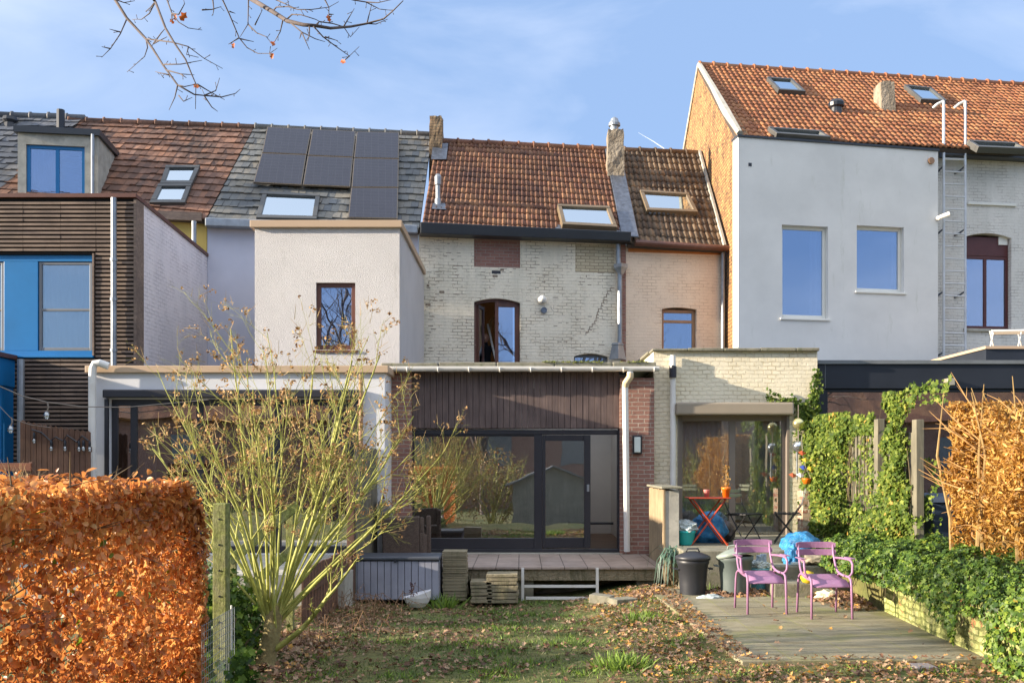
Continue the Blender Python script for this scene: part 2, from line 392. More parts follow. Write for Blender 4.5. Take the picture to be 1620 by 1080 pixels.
m_room = simple('room_plaster', lin(222, 216, 206), .9, var=.05)
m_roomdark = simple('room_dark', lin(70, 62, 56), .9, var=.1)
m_floorwood = woodmat('parquet', lin(96, 66, 44), lin(130, 92, 60), 'x', 3, .4)
m_glass = glassmat('window_glass', .26)
m_glass_up = glassmat('upper_window_glass', .4, (.6, .66, .72, 1), (.74, .82, 1, 1), .05)
m_glass_door = glassmat('door_glass', .42, (.7, .72, .72, 1), (1, 1, 1, 1), .05)
m_glass_doorD = glassmat('lace_door_glass', .2, (.86, .88, .88, 1), (.95, .95, .95, 1), .03)
m_glass_sky = glassmat('roof_window_glass', .6, (.6, .7, .8, 1), (.85, .95, 1, 1), .02)
m_curtain = simple('curtain', lin(206, 204, 200), .9, var=.1, scale=6, sc=(6, 6, .3))
# ground
def groundmat():
    m = N('lawn_soil'); ob = m.coord('Object')
    n1 = m.noise(ob, .8, 6, .6); n2 = m.noise(ob, 9, 7, .7)
    col = m.ramp(n2, [(.3, lin(84, 72, 46)), (.5, lin(108, 104, 58)), (.7, lin(128, 124, 74))])
    col = m.mix(m.ramp(n1, [(.42, 0.0), (.6, .8)]), col, lin(78, 92, 40))
    m.base(col).rough(.95); m.bump(n2, .8, .04); return m.m
m_ground = groundmat()

# ------------------------------------------------------------------ generic builders
def wall_mesh(w, s0, s1, z0, z1, th, holes, mb=None):
    mb = mb or MB()
    ss = sorted({s0, s1, *[min(max(h[0], s0), s1) for h in holes], *[min(max(h[1], s0), s1) for h in holes]})
    zz = sorted({z0, z1, *[min(max(h[2], z0), z1) for h in holes], *[min(max(h[3], z0), z1) for h in holes]})
    inh = lambda s, z: any(h[0] < s < h[1] and h[2] < z < h[3] for h in holes)
    for i in range(len(ss) - 1):
        for j in range(len(zz) - 1):
            a, b, c, d = ss[i], ss[i + 1], zz[j], zz[j + 1]
            if inh((a + b) / 2, (c + d) / 2): continue
            mb.quad(w.p(a, 0, c), w.p(b, 0, c), w.p(b, 0, d), w.p(a, 0, d))
            mb.quad(w.p(b, -th, c), w.p(a, -th, c), w.p(a, -th, d), w.p(b, -th, d))
            def nb(s, z): return s < s0 or s > s1 or z < z0 or z > z1 or inh(s, z)
            if nb(a - 1e-4, (c + d) / 2): mb.quad(w.p(a, -th, c), w.p(a, 0, c), w.p(a, 0, d), w.p(a, -th, d))
            if nb(b + 1e-4, (c + d) / 2): mb.quad(w.p(b, 0, c), w.p(b, -th, c), w.p(b, -th, d), w.p(b, 0, d))
            if nb((a + b) / 2, c - 1e-4): mb.quad(w.p(a, -th, c), w.p(b, -th, c), w.p(b, 0, c), w.p(a, 0, c))
            if nb((a + b) / 2, d + 1e-4): mb.quad(w.p(a, 0, d), w.p(b, 0, d), w.p(b, -th, d), w.p(a, -th, d))
    return mb
def hole(w, x0, x1, y0, y1, d=0):
    """pixel rectangle on the wall -> (s0,s1,zlow,zhigh)"""
    xm = (x0 + x1) / 2
    return (w.S(x0, d), w.S(x1, d), w.Z(xm, y1, d), w.Z(xm, y0, d))
def window(parent, w, h, mat, rec=.1, fw=.055, cols=1, rows=(), glass=None, sill=None, name='window', curtain=None, label=None, depth=.06, split=None, silld=.06):
    s0, s1, z0, z1 = h; g = .002
    s0 += g; s1 -= g; z0 += g; z1 -= g
    d1 = -rec; d0 = -rec - depth
    mb = MB()
    mb.wbox(w, s0, s0 + fw, d0, d1, z0, z1).wbox(w, s1 - fw, s1, d0, d1, z0, z1)
    mb.wbox(w, s0 + fw, s1 - fw, d0, d1, z0, z0 + fw * 1.15).wbox(w, s0 + fw, s1 - fw, d0, d1, z1 - fw, z1)
    for k in range(1, cols):
        c = s0 + (s1 - s0) * (split[k - 1] if split else k / cols)
        mb.wbox(w, c - fw * .55, c + fw * .55, d0, d1 - .003, z0 + fw * 1.15, z1 - fw)
    for r in rows:
        c = z0 + (z1 - z0) * r; mb.wbox(w, s0 + fw, s1 - fw, d0, d1 - .006, c - fw * .45, c + fw * .45)
    fr = make_obj(name, mb, mat, parent, bevel=.006)
    if label: fr['label'] = label
    gp = MB().wbox(w, s0 + fw * .5, s1 - fw * .5, (d0 + d1) / 2 - .006, (d0 + d1) / 2 + .006, z0 + fw * .5, z1 - fw * .5)
    make_obj('pane', gp, glass or m_glass, fr)
    if sill: make_obj('sill', MB().wbox(w, s0 - .05, s1 + .05, -rec + .003, silld, z0 - .055, z0 - .012), sill, fr, bevel=.004)
    if curtain:
        for (a, b) in curtain: curt(fr, w, s0 + (s1 - s0) * a, s0 + (s1 - s0) * b, -rec - depth - .1, z0, z1)
    return fr
def curt(parent, w, a, b, d, z0, z1, amp=.03, mat=None):
    mb = MB(); n = max(12, int((b - a) / .02)); vs = []
    for i in range(n + 1):
        s = a + (b - a) * i / n; o = amp * math.sin(i * 1.1 + math.sin(i * .37)); vs += [w.p(s, d + o, z0), w.p(s, d + o, z1)]
    mb.add(vs, [(2 * i, 2 * i + 2, 2 * i + 3, 2 * i + 1) for i in range(n)])
    o = make_obj('curtain', mb, mat or m_curtain, parent, smooth=True); return o
def room(parent, w, s0, s1, dep, z0, z1, mat, start=.3, floor=None, name='room_interior', back=None, top=None):
    p = w.p; a = -start; b = -start - dep
    mb = MB()
    if back:      # unseen street side opening, added so daylight reaches the room
        u0, u1 = back; q0, q1 = z0 + .8, z1 - .3
        for (A, B, C_, D_) in ((s0, u0, z0, z1), (u1, s1, z0, z1), (u0, u1, z0, q0), (u0, u1, q1, z1)): mb.quad(p(A, b, C_), p(B, b, C_), p(B, b, D_), p(A, b, D_))
    else: mb.quad(p(s0, b, z0), p(s1, b, z0), p(s1, b, z1), p(s0, b, z1))
    mb.quad(p(s0, a, z0), p(s0, b, z0), p(s0, b, z1), p(s0, a, z1)); mb.quad(p(s1, b, z0), p(s1, a, z0), p(s1, a, z1), p(s1, b, z1))
    if top:       # unseen ceiling opening, added to let skylight into the room
        u0, u1, e0, e1 = top
        for (A, B, C_, D_) in ((s0, u0, a, b), (u1, s1, a, b), (u0, u1, a, -e0), (u0, u1, -e1, b)): mb.quad(p(A, C_, z1), p(A, D_, z1), p(B, D_, z1), p(B, C_, z1))
    else: mb.quad(p(s0, a, z1), p(s0, b, z1), p(s1, b, z1), p(s1, a, z1))
    if not floor: mb.quad(p(s0, a, z0), p(s1, a, z0), p(s1, b, z0), p(s0, b, z0))
    make_obj(name, mb, mat, parent)
    if floor: make_obj('room_floor', MB().quad(p(s0, a, z0), p(s1, a, z0), p(s1, b, z0), p(s0, b, z0)), floor, parent)
def ridge_pt(px, py, e, t=1.0):
    """point on pixel (px,py) that lies above eave height by run*t, run measured from depth of e"""
    k = (HY - py) / F; D = (e.y * t - (e.z - CH)) / (t - k); return P(px, py, D)
class Roof:
    def __init__(s, c00, c10, c01, c11):
        s.c = [Vector(x) for x in (c00, c10, c01, c11)]
        s.n = (s.c[1] - s.c[0]).cross(s.c[2] - s.c[0]).normalized()
        if s.n.y > 0: s.n = -s.n
    def at(s, u, v): c = s.c; return (c[0] * (1 - u) + c[1] * u) * (1 - v) + (c[2] * (1 - u) + c[3] * u) * v
    def hit(s, px, py, h=0):
        o = Vector((0, 0, CH)); d = P(px, py, 1) - o; q = s.c[0] + s.n * h
        t = (q - o).dot(s.n) / d.dot(s.n); return o + d * t
def tiles(name, rf, nc, nr, mat, parent, kind='pan', lift=.03, amp=.022, sag=.0, seed=1, stagger=False, umin=0, umax=1):
    rd = random.Random(seed); mb = MB(); mb.uv = []; n = rf.n
    prof = {'pan': [(0, .0), (.12, .55), (.27, 1.0), (.42, .55), (.56, .05), (.8, -.12), (.985, .0)],
            'roll': [(0, 0), (.15, .7), (.35, 1), (.55, .7), (.7, .12), (.985, 0)],
            'flat': [(.0, 0), (.975, 0)]}[kind]
    for r in range(nr):
        v0 = r / nr; v1 = (r + 1.12) / nr
        sh = (.5 if (stagger and r % 2) else 0)
        for c in range(-1 if sh else 0, nc):
            lj = lift * (1 + rd.uniform(-.35, .45)); tj = rd.uniform(-.006, .006); vj = rd.uniform(-.05, .05) / nr
            base = []; uvs = []
            for (t, h) in prof:
                u = (c + sh + t) / nc; u = min(max(u, 0), 1)
                dz = sag * math.sin(u * math.pi) * math.sin(min(v0, 1) * 2.6 + .3)
                a = rf.at(u, v0 + vj) + n * (lj + amp * h + tj * (t - .5) * 2 + dz); b = rf.at(u, min(v1, 1.01)) + n * (.004 + amp * h * .9 + dz)
                lo = rf.at(u, v0 + vj) + n * (.0 + amp * h * .8 - .012 + dz)
                base += [a, b, lo]; uvs.append((c + .5 + (t - .5) * .9, ))
            if (c + sh + prof[-1][0]) <= 0.02 or (c + sh) >= nc - .02: continue
            k0 = len(mb.v); mb.v += [tuple(x) for x in base]
            for i in range(len(prof) - 1):
                A = k0 + 3 * i; B = k0 + 3 * (i + 1)
                mb.f.append((A, B, B + 1, A + 1)); mb.f.append((A + 2, B + 2, B, A))
                ua, ub = uvs[i][0] + 40, uvs[i + 1][0] + 40
                mb.uv.append([(ua, r + .1), (ub, r + .1), (ub, r + .9), (ua, r + .9)]); mb.uv.append([(ua, r + .05), (ub, r + .05), (ub, r + .1), (ua, r + .1)])
    o = make_obj(name, mb, mat, parent, smooth=(kind != 'flat'))
    un = MB(); un.slab([rf.at(0, 0), rf.at(1, 0), rf.at(1, 1), rf.at(0, 1)], n, -.12, -.02); make_obj('roof_underlay', un, m_roomdark, o)
    return o
def ridge(parent, a, b, mat, r=.1, seg=.38):
    a = Vector(a); b = Vector(b); Ln = (b - a).length; k = int(Ln / seg); mb = MB(); d = (b - a).normalized()
    for i in range(k):
        p = a + d * (i * Ln / k); q = a + d * ((i + 1.06) * Ln / k)
        j = Vector((0, 0, random.uniform(-.008, .008)))
        mb.tube([p + j, p + d * .05 + j, p + d * .051 + j, q + j], [r * 1.25, r * 1.25, r, r * .95], 10)
    return make_obj('ridge_tiles', mb, mat, parent, smooth=True)
def quad_fixture(parent, rf, px, mat, glassm, h=.09, b=.1, name='skylight', split=None):
    q = [rf.hit(x, y, h) for x, y in px]      # tl tr br bl
    n = rf.n
    def lerp(u, v): return (q[3] * (1 - u) + q[2] * u) * (1 - v) + (q[0] * (1 - u) + q[1] * u) * v
    W_ = (q[1] - q[0]).length; H_ = (q[0] - q[3]).length; bu = b / W_; bv = b / H_
    mb = MB()
    mb.slab([lerp(0, 0), lerp(1, 0), lerp(1, bv * 1.2), lerp(0, bv * 1.2)], n, -h, .0)
    mb.slab([lerp(0, 1 - bv), lerp(1, 1 - bv), lerp(1, 1), lerp(0, 1)], n, -h, .012)
    mb.slab([lerp(0, bv * 1.2), lerp(bu, bv * 1.2), lerp(bu, 1 - bv), lerp(0, 1 - bv)], n, -h, .003)
    mb.slab([lerp(1 - bu, bv * 1.2), lerp(1, bv * 1.2), lerp(1, 1 - bv), lerp(1 - bu, 1 - bv)], n, -h, .003)
    fr = make_obj(name, mb, mat, parent, bevel=.008)
    g = MB().slab([lerp(bu * .8, bv), lerp(1 - bu * .8, bv), lerp(1 - bu * .8, 1 - bv * .8), lerp(bu * .8, 1 - bv * .8)], n, -.045, -.035)
    make_obj('pane', g, glassm, fr)
    bk = MB().slab([lerp(bu * .8, bv), lerp(1 - bu * .8, bv), lerp(1 - bu * .8, 1 - bv * .8), lerp(bu * .8, 1 - bv * .8)], n, -h - .02, -h + .02)
    make_obj('blind', bk, m_blind, fr)
    return fr
m_blind = simple('pale_blind', lin(176, 182, 186), .9, var=.15, scale=3)
def chimney(parent, x0, x1, y0, y1, z0, z1, mat, taper=.0, seed=0, lean=0, rg=1.0):
    mb = MB(); rd = random.Random(seed); nx, nz = 6, 14; cx, cy = (x0 + x1) / 2, (y0 + y1) / 2
    ring = []
    per = [(x0, y0), (x1, y0), (x1, y1), (x0, y1)]
    for k in range(nz + 1):
        t = k / nz; z = z0 + (z1 - z0) * t; sc = 1 - taper * t
        pts = []
        for i in range(4):
            a = per[i]; b = per[(i + 1) % 4]
            for j in range(nx):
                u = j / nx; x = a[0] + (b[0] - a[0]) * u; y = a[1] + (b[1] - a[1]) * u
                o = Vector((x - cx, y - cy, 0)) * sc; nn = mnoise.noise(Vector((x * 4 + seed, y * 4, z * 4))) * .035 + rd.uniform(-.008, .008)
                o = o * (1 + rg * nn / max(.1, o.length)); pts.append((cx + o.x + lean * t, cy + o.y, z + (rd.uniform(-.03, .02) if k == nz else 0)))
        ring.append(pts)
    m = 4 * nx; vs = [p for r_ in ring for p in r_]; fs = []
    for k in range(nz):
        for j in range(m): fs.append((k * m + j, k * m + (j + 1) % m, (k + 1) * m + (j + 1) % m, (k + 1) * m + j))
    vs.append((cx + lean, cy, z1)); c = len(vs) - 1
    for j in range(m): fs.append((nz * m + j, nz * m + (j + 1) % m, c))
    mb.add(vs, fs); return make_obj('chimney', mb, mat, parent)
m_chim = brickmat('crumbling_chimney_plaster', lin(150, 128, 98), lin(124, 98, 74), lin(92, 80, 66), bump=1.0, dirt=(lin(66, 58, 48), .9, 1.6), peel=(lin(176, 160, 130), 2.8, .55))
m_chim2 = rendermat('grey_plaster_chimney', lin(164, 152, 134), 14, 1.0, .04, (lin(82, 74, 62), 2.2, .42))
def pipe(parent, pts, r, mat, name='downpipe', collars=()):
    mb = MB().tube(pts, r, 12)
    for z in collars:
        p = Vector(pts[-1]); mb.lathe((p.x, p.y, z), [(r * 1.25, 0), (r * 1.25, .05)], 12)
    return make_obj(name, mb, mat, parent, smooth=False)
def arch_fill(parent, w, h, rise, mat, rec=.1, depth=.3):
    s0, s1, z0, z1 = h; mb = MB(); k = 14; c = (s0 + s1) / 2
    for i in range(k):
        a = s0 + (s1 - s0) * i / k; b = s0 + (s1 - s0) * (i + 1) / k
        fa = z1 - rise * ((a - c) / (s1 - c)) ** 2; fb = z1 - rise * ((b - c) / (s1 - c)) ** 2
        if z1 - min(fa, fb) < 1e-4: continue
        mb.hexa([w.p(a, .001, fa), w.p(b, .001, fb), w.p(b, -depth, fb), w.p(a, -depth, fa), w.p(a, .001, z1 + .002), w.p(b, .001, z1 + .002), w.p(b, -depth, z1 + .002), w.p(a, -depth, z1 + .002)])
    make_obj('arch', mb, mat, parent)

WLX = Wall(0, 0, 15.4); WM = Wall(0, 0, 16.3); WPI = Wall(0, 0, 16.15); WW = Wall(0, 0, 16.38)
WB = Wall(0, 0, 16.9); WS = Wall(0, 0, 17.0); MA = Wall(8, .07, 21.7); WR = Wall(10.5, 4.84, 21.05)
WLD = Wall(8, 9.75, 22.35); WK = Wall(0, 0, 16.55)

# ================================================================== HOUSE A: blue and slatted house
hA = thing('row_house', 'dark slatted house with bright blue window band, left edge of the row', 'house', (-9, 18, 0))
sR = WB.S(215); sL = -13.5
topA = Zp(314, 16.9)
hb = hole(WB, -60, 148, 402, 563)
wm = wall_mesh(WB, sL, sR, 0, topA, .3, [hb])
m_backing = simple('black_backing', lin(30, 27, 27), .9)
make_obj('front_wall', wm, m_backing, hA)
slm = MB(); z = 1.75; rd = random.Random(3)
while z < topA - .08:
    if z > hb[3] + .01: segs = [(sL, WB.S(213))]
    elif z > hb[2] - .06: segs = [(WB.S(152), WB.S(213))]
    else: segs = [(sL, WB.S(213))]
    for a, b in segs:
        cuts = [a] + [c for c in (WB.S(38), WB.S(97), WB.S(153)) if a < c < b] + [b]
        for i in range(len(cuts) - 1): slm.wbox(WB, cuts[i] + .003, cuts[i + 1] - .003, .006, .038 + rd.uniform(-.003, .004), z, z + .042)
    z += .0755
make_obj('slat_cladding', slm, m_slatwood, hA)
make_obj('corner_trim', MB().wbox(WB, WB.S(213), WB.S(213) + .045, -.3, .045, 1, topA - .02).wbox(WB, WB.S(148) + .002, WB.S(148) + .03, .002, .06, hb[2], hb[3]), m_slatwood, hA)
# blue panels in the opening
bp = MB(); rz = -.05
def S_(x): return WB.S(x, rz)
z0, z1 = hb[2], hb[3]
bp.wbox(WB, sL, hb[1] - .01, -.12, rz, z1 - .12, z1 - .004).wbox(WB, sL, hb[1] - .01, -.12, rz, z0 + .004, z0 + .1)
bp.wbox(WB, S_(6), S_(60), -.12, rz, z0 + .1, z1 - .12)
bp.wbox(WB, S_(146), hb[1] - .01, -.12, rz, z0 + .1, z1 - .12)
bp.wbox(WB, sL, hb[1] + .02, -.12, .07, z0 - .035, z0 + .004)
make_obj('blue_panelling', bp, m_bluep, hA, bevel=.006)
m_greyframe = simple('grey_frame', lin(116, 120, 124), .45, var=.06)
for (a, b) in ((60.5, 145.5), (-60, 5.5)):
    window(hA, WB, (S_(a), S_(b), z0 + .1, z1 - .12), m_greyframe, rec=.07, fw=.05, rows=(.46,), glass=m_glass, curtain=[(.02, .98)])
room(hA, WB, sL, sR - .05, 3.2, 3.1, topA - .2, m_room)
room(hA, WB, sL, sR - .05, 3.2, .35, 3.0, m_roomdark)
# side wall towards +x
sw = MB(); x = WB.p(sR, 0, 0).x
yb = 20.75
sw.hexa([(x - .22, 16.605 + .3, .2), (x, 16.605 + .3, .2), (x, yb, .2), (x - .22, yb, .2), (x - .22, 16.905, topA), (x, 16.905, topA), (x, yb, topA - .2), (x - .22, yb, topA - .2)])
make_obj('side_wall', sw, m_blue_white, hA)
cp = MB(); cp.hexa([(x - .26, 16.82, topA + .002), (x + .03, 16.82, topA + .002), (x + .03, yb, topA - .198), (x - .26, yb, topA - .198), (x - .26, 16.82, topA + .07), (x + .03, 16.82, topA + .07), (x + .03, yb, topA - .13), (x - .26, yb, topA - .13)])
cp.box(-13.5, x - .262, 16.82, 17.1, topA + .002, topA + .07); make_obj('coping', cp, m_brownframe, hA)
make_obj('flat_roof', MB().box(-13.5, x - .23, 17.1, 20.9, topA - .12, topA - .02), m_anth, hA)
pipe(hA, [P(180, 313, 16.78), P(180, 400, 16.78), P(180, 590, 16.78)], .05, m_zinc, collars=(4.7, 5.4, 3.8))
# main wall behind with yellow render under orange roof
sA0, sA1 = MA.S(-300), MA.S(327)
zeA = MA.Z(325, 352)
make_obj('rear_wall', wall_mesh(MA, sA0, sA1, 0, zeA + .2, .3, []), m_yellow, hA)
eL = P(-20, 318, MA.D(-20, .2)); eR = P(326, 347, MA.D(326, .2)); dz = 0
rA = Roof(eL, eR, ridge_pt(108, 191, eL), ridge_pt(402, 202, eR))
m_tA = tilemat('brown_orange_tiles', [lin(112, 84, 70), lin(138, 100, 80), lin(164, 116, 88), lin(146, 114, 98)], .8, (lin(62, 56, 52), 1.1, .52))
tA = tiles('roof', rA, 34, 15, m_tA, hA, 'flat', lift=.034, seed=5)
ridge(tA, rA.at(0, 1), rA.at(1, 1), m_tA, .09)
make_obj('eave_board', MB().wbox(MA, MA.S(120), MA.S(322), .02, .24, zeA - .02, zeA + .16), m_slatwood, hA)
pipe(hA, [P(307, 350, 20.3), P(307, 420, 20.3)], .05, m_zinc)
c = lambda x, y: (x / 3.857, y / 3.857 + 150)
quad_fixture(tA, rA, [c(1012, 430), c(1222, 430), c(1172, 538), c(975, 538)], m_velux, m_glass_sky)
quad_fixture(tA, rA, [c(966, 543), c(1170, 543), c(1128, 655), c(910, 655)], m_velux, m_glass_sky)
# dormer
dA = Wall(8, *(lambda q: (q.x, q.y))(P(90, 260, 20.35)))
d0, d1_ = dA.S(28), dA.S(155); dzb, dzt = dA.Z(90, 320), dA.Z(90, 213)
dh = hole(dA, 41, 134, 230, 312)
dm = make_obj('dormer', wall_mesh(dA, d0, d1_, dzb, dzt, .12, [dh]), m_concrete, hA)
for u in (d1_ - .05, d0):
    sd = MB(); sd.add([dA.p(u, -.12, dzb), dA.p(u + .05, -.12, dzb), dA.p(u + .05, -.12, dzt), dA.p(u, -.12, dzt), dA.p(u, -1.9, dzt - .02), dA.p(u + .05, -1.9, dzt - .02), dA.p(u, -1.3, dzb), dA.p(u + .05, -1.3, dzb)],
           [(1, 2, 5, 7), (0, 6, 4, 3), (2, 3, 4, 5)]); make_obj('dormer_cheek', sd, m_concrete, dm)
make_obj('dormer_roof', MB().wbox(dA, d0 - .06, d1_ + .06, -2.0, .08, dzt, dzt + .13), m_anth, dm)
window(hA, dA, dh, m_bluep, rec=.05, fw=.07, cols=2, split=[.52], glass=m_glass_up, curtain=[(.05, .48)], name='window')
pipe(hA, [dA.p(d1_ - .09, .06, dzt + .02), dA.p(d1_ - .09, .06, dzb)], .035, m_zinc)
q = rA.hit(96, 215); pipe(tA, [q - Vector((0, 0, .3)), q + Vector((0, 0, .6))], .09, m_black, 'flue')
room(dm, dA, d0 + .06, d1_ - .06, 1.0, dzb, dzt - .05, m_room, start=.13)
# annex at the left edge, its glazed side wall facing the frame
AX = Wall(90, -9.0, 12.2); alen = 16.85 - 12.2
make_obj('annex_fascia', MB().wbox(AX, 0, alen, -2.6, 0, 3.17, 3.66), m_bluep, hA, bevel=.01)
make_obj('annex_roof_edge', MB().wbox(AX, -.05, alen, -2.65, .05, 3.662, 3.74), m_brownframe, hA)
make_obj('annex_corner', MB().wbox(AX, alen - .3, alen, -.2, -.03, .34, 3.168), m_bluep, hA)
fr = window(hA, AX, (.05, alen - .31, .4, 3.165), m_bluep, rec=.03, fw=.09, cols=4, glass=m_glass_door, curtain=[(.1, .5), (.86, .98)], name='annex_glazing')
make_obj('annex_floor', MB().box(-11.6, -9.1, 12.2, 16.8, .3, .38), m_concrete, hA)
pipe(hA, [P(33, 568, 16.5), P(33, 700, 16.5), P(33, 800, 16.5)], .06, m_zinc)
make_obj('lower_panel', MB().wbox(WB, WB.S(36), WB.S(137), .004, .03, 1.2, 1.72), m_bluep, hA)

# ================================================================== neighbour at the far left: slate roof
hZ = thing('slate_roofed_house', 'dark slate roof of the house cut off by the left edge', 'house', (-14, 22, 0))
zl = P(-330, 300, MA.D(-330, .2)); zr = P(-21, 317.5, MA.D(-21, .2))
rZ = Roof(zl, zr, ridge_pt(-190, 178, zl), ridge_pt(133, 187, zr))
m_tZ = tilemat('dark_slates', [lin(80, 86, 94), lin(98, 102, 110), lin(118, 118, 118)], .6, (lin(100, 92, 78), 1.3, .58))
tZ = tiles('roof', rZ, 26, 15, m_tZ, hZ, 'flat', lift=.03, seed=9, stagger=True)
ridge(tZ, rZ.at(0, 1), rZ.at(1, 1), m_tZ, .09)
q = rZ.hit(16, 200); make_obj('roof_vent', MB().lathe(q - Vector((0, 0, .05)), [(.14, 0), (.12, .12), (.17, .18), (.15, .26), (.03, .3)], 12), m_black, tZ)
make_obj('rear_wall', wall_mesh(MA, MA.S(-900), sA0 - .01, 0, zl.z, .3, []), m_yellow, hZ)

# ================================================================== HOUSE B: solar house with stucco box and left extension
hB = thing('row_house', 'white stucco house with solar panels and a flat roofed extension behind the bare shrub', 'house', (-4.5, 18, 0))
sB0, sB1 = MA.S(328), MA.S(662)
zeB = MA.Z(330, 352)
make_obj('rear_wall', wall_mesh(MA, sB0, sB1, 0, MA.Z(500, 352), .3, []), m_lightblue_render, hB)
eL = P(327, 349, MA.D(327, .25)); eR = P(663, 364, MA.D(663, .25))
rB = Roof(eL, eR, ridge_pt(403, 202, eL), ridge_pt(683, 214, eR))
m_tB = tilemat('grey_slates', [lin(104, 108, 110), lin(126, 126, 120), lin(148, 140, 124), lin(116, 120, 122)], .65, (lin(140, 126, 100), 1.0, .6))
tB = tiles('roof', rB, 27, 15, m_tB, hB, 'flat', lift=.034, seed=6, stagger=True)
ridge(tB, rB.at(0, 1), rB.at(1, 1), m_tB, .09)
gt = MB().wbox(MA, sB0, sB1 - .02, .02, .28, MA.Z(500, 368), MA.Z(500, 355)); make_obj('gutter', gt, m_zinc, hB, bevel=.02)
m_sol = N('solar_cells'); uvc = m_sol.coord('UV')
br = m_sol.n('ShaderNodeTexBrick'); br.offset = 0; br.inputs['Scale'].default_value = 1; br.inputs['Brick Width'].default_value = .165; br.inputs['Row Height'].default_value = .1
br.inputs['Mortar Size'].default_value = .003; br.inputs['Color1'].default_value = lin(38, 38, 48); br.inputs['Color2'].default_value = lin(42, 42, 52); br.inputs['Mortar'].default_value = lin(60, 60, 68)
m_sol.l(uvc, br.inputs['Vector']); m_sol.base(br.outputs['Color']); m_sol.rough(.22); m_sol = m_sol.m
m_solf = simple('bronze_alu', lin(120, 108, 92), .4, .4)
c = lambda x, y: (x / 3.857 + 380, y / 3.857 + 160)
for qd in ([(165, 157), (435, 170), (405, 325), (133, 314)], [(441, 172), (705, 185), (689, 341), (413, 330)], [(711, 187), (970, 192), (967, 350), (694, 345)],
           [(131, 318), (403, 329), (374, 510), (80, 495)], [(412, 334), (688, 345), (671, 522), (382, 510)], [(693, 349), (967, 354), (965, 525), (679, 524)], [(677, 529), (964, 530), (960, 716), (658, 710)]):
    q = [rB.hit(*c(*t), .14) for t in qd]; n = rB.n
    fr = make_obj('solar_panel', MB().slab([q[3], q[2], q[1], q[0]], n, -.04, 0), m_solf, tB)
    def lp(u, v): return (q[3] * (1 - u) + q[2] * u) * (1 - v) + (q[0] * (1 - u) + q[1] * u) * v
    cm = MB().slab([lp(.02, .015), lp(.98, .015), lp(.98, .985), lp(.02, .985)], n, .001, .004)
    make_obj('solar_cells', cm, m_sol, tB)['label'] = 'black cell surface of a panel'
quad_fixture(tB, rB, [c(138, 552), c(488, 568), c(466, 716), c(95, 708)], m_velux, m_glass_sky)
# stucco box
s0, s1 = WS.S(403), WS.S(632); zt = Zp(361, 17.0)
wh = hole(WS, 500, 562, 447, 553)
make_obj('upper_box_wall', wall_mesh(WS, s0, s1, 3.3, zt, .28, [wh]), m_stucco, hB)
xr = WS.p(s1, 0, 0).x; xl = WS.p(s0, 0, 0).x
make_obj('upper_box_side', MB().box(xr - .25, xr, 17.282, 21.28, 3.3, zt), m_stucco, hB); make_obj('upper_box_side', MB().box(xl, xl + .25, 17.282, 20.9, 3.3, zt), m_stucco, hB)
make_obj('upper_box_roof', MB().box(xl + .26, xr - .26, 17.3, 20.9, zt - .2, zt - .06), m_anth, hB)
zc = Zp(348, 16.93)
make_obj('beige_coping', MB().box(xl - .07, xr + .05, 16.93, 17.25, zt + .002, zc).box(xr - .27, xr + .05, 17.252, 21.2, zt + .002, zc).box(xl - .07, xl + .2, 17.252, 20.8, zt + .002, zc), m_beige, hB, bevel=.008)
window(hB, WS, wh, m_brownframe, rec=.06, fw=.075, glass=m_glass_up, sill=m_brownframe, silld=.03)
room(hB, WS, s0 + .3, s1 - .3, 3.0, 3.7, zt - .2, m_roomdark, start=.29)
# extension
s0, s1 = WLX.S(147), WLX.S(576); ztE = Zp(590, 15.4)
xh = hole(WLX, 173, 562, 631, 900); xh = (xh[0], xh[1], .36, xh[3])
make_obj('extension_wall', wall_mesh(WLX, s0, s1 + .34, -.2, ztE, .28, [xh]), m_extwhite, hB)
xe = s1 + .34
make_obj('extension_side', MB().box(xe - .28, xe, 15.682, 21.2, -.2, ztE), m_extwhite, hB)
make_obj('extension_roof', MB().box(s0, xe - .3, 15.7, 20.9, ztE - .1, ztE + .02), m_anth, hB)
make_obj('extension_coping', MB().box(s0 - .1, xe + .06, 15.33, 15.66, ztE + .002, Zp(578, 15.33)).box(xe - .3, xe + .06, 15.662, 20.5, ztE + .002, Zp(578, 15.33)), m_beige, hB, bevel=.008)
rb = make_obj('shutter_box', MB().wbox(WLX, WLX.S(167), WLX.S(577) - .02, .002, .13, Zp(629, 15.3), Zp(616, 15.3)), m_darkframe, hB, bevel=.02)
make_obj('shutter_rail', MB().wbox(WLX, xh[0] - .06, xh[0] - .002, .002, .05, .36, xh[3]), m_darkframe, hB); make_obj('shutter_rail', MB().wbox(WLX, xh[1] + .002, xh[1] + .06, .002, .05, .36, xh[3]), m_darkframe, hB)
window(hB, WLX, xh, m_darkframe, rec=.08, fw=.1, cols=4, split=[.09, .36, .68], glass=m_glass_door, curtain=[(.1, .17), (.6, .68)], name='glass_front')
room(hB, WLX, s0 + .3, xe - .3, 4.6, .35, ztE - .12, m_roomdark, start=.29, floor=m_floorwood)
pipe(hB, [P(172, 579, 15.25), P(158, 574, 15.22), P(150, 575, 15.22), P(147, 582, 15.22), P(146, 600, 15.22), P(146, 860, 15.22)], .06, m_gpipe)
pipe(hB, [P(571, 592, 15.3), P(571, 880, 15.3)], .035, m_tanframe)
make_obj('outlet_pipe', MB().tube([P(370, 455, 20.9), P(370, 470, 20.9)], .02), m_zinc, hB)

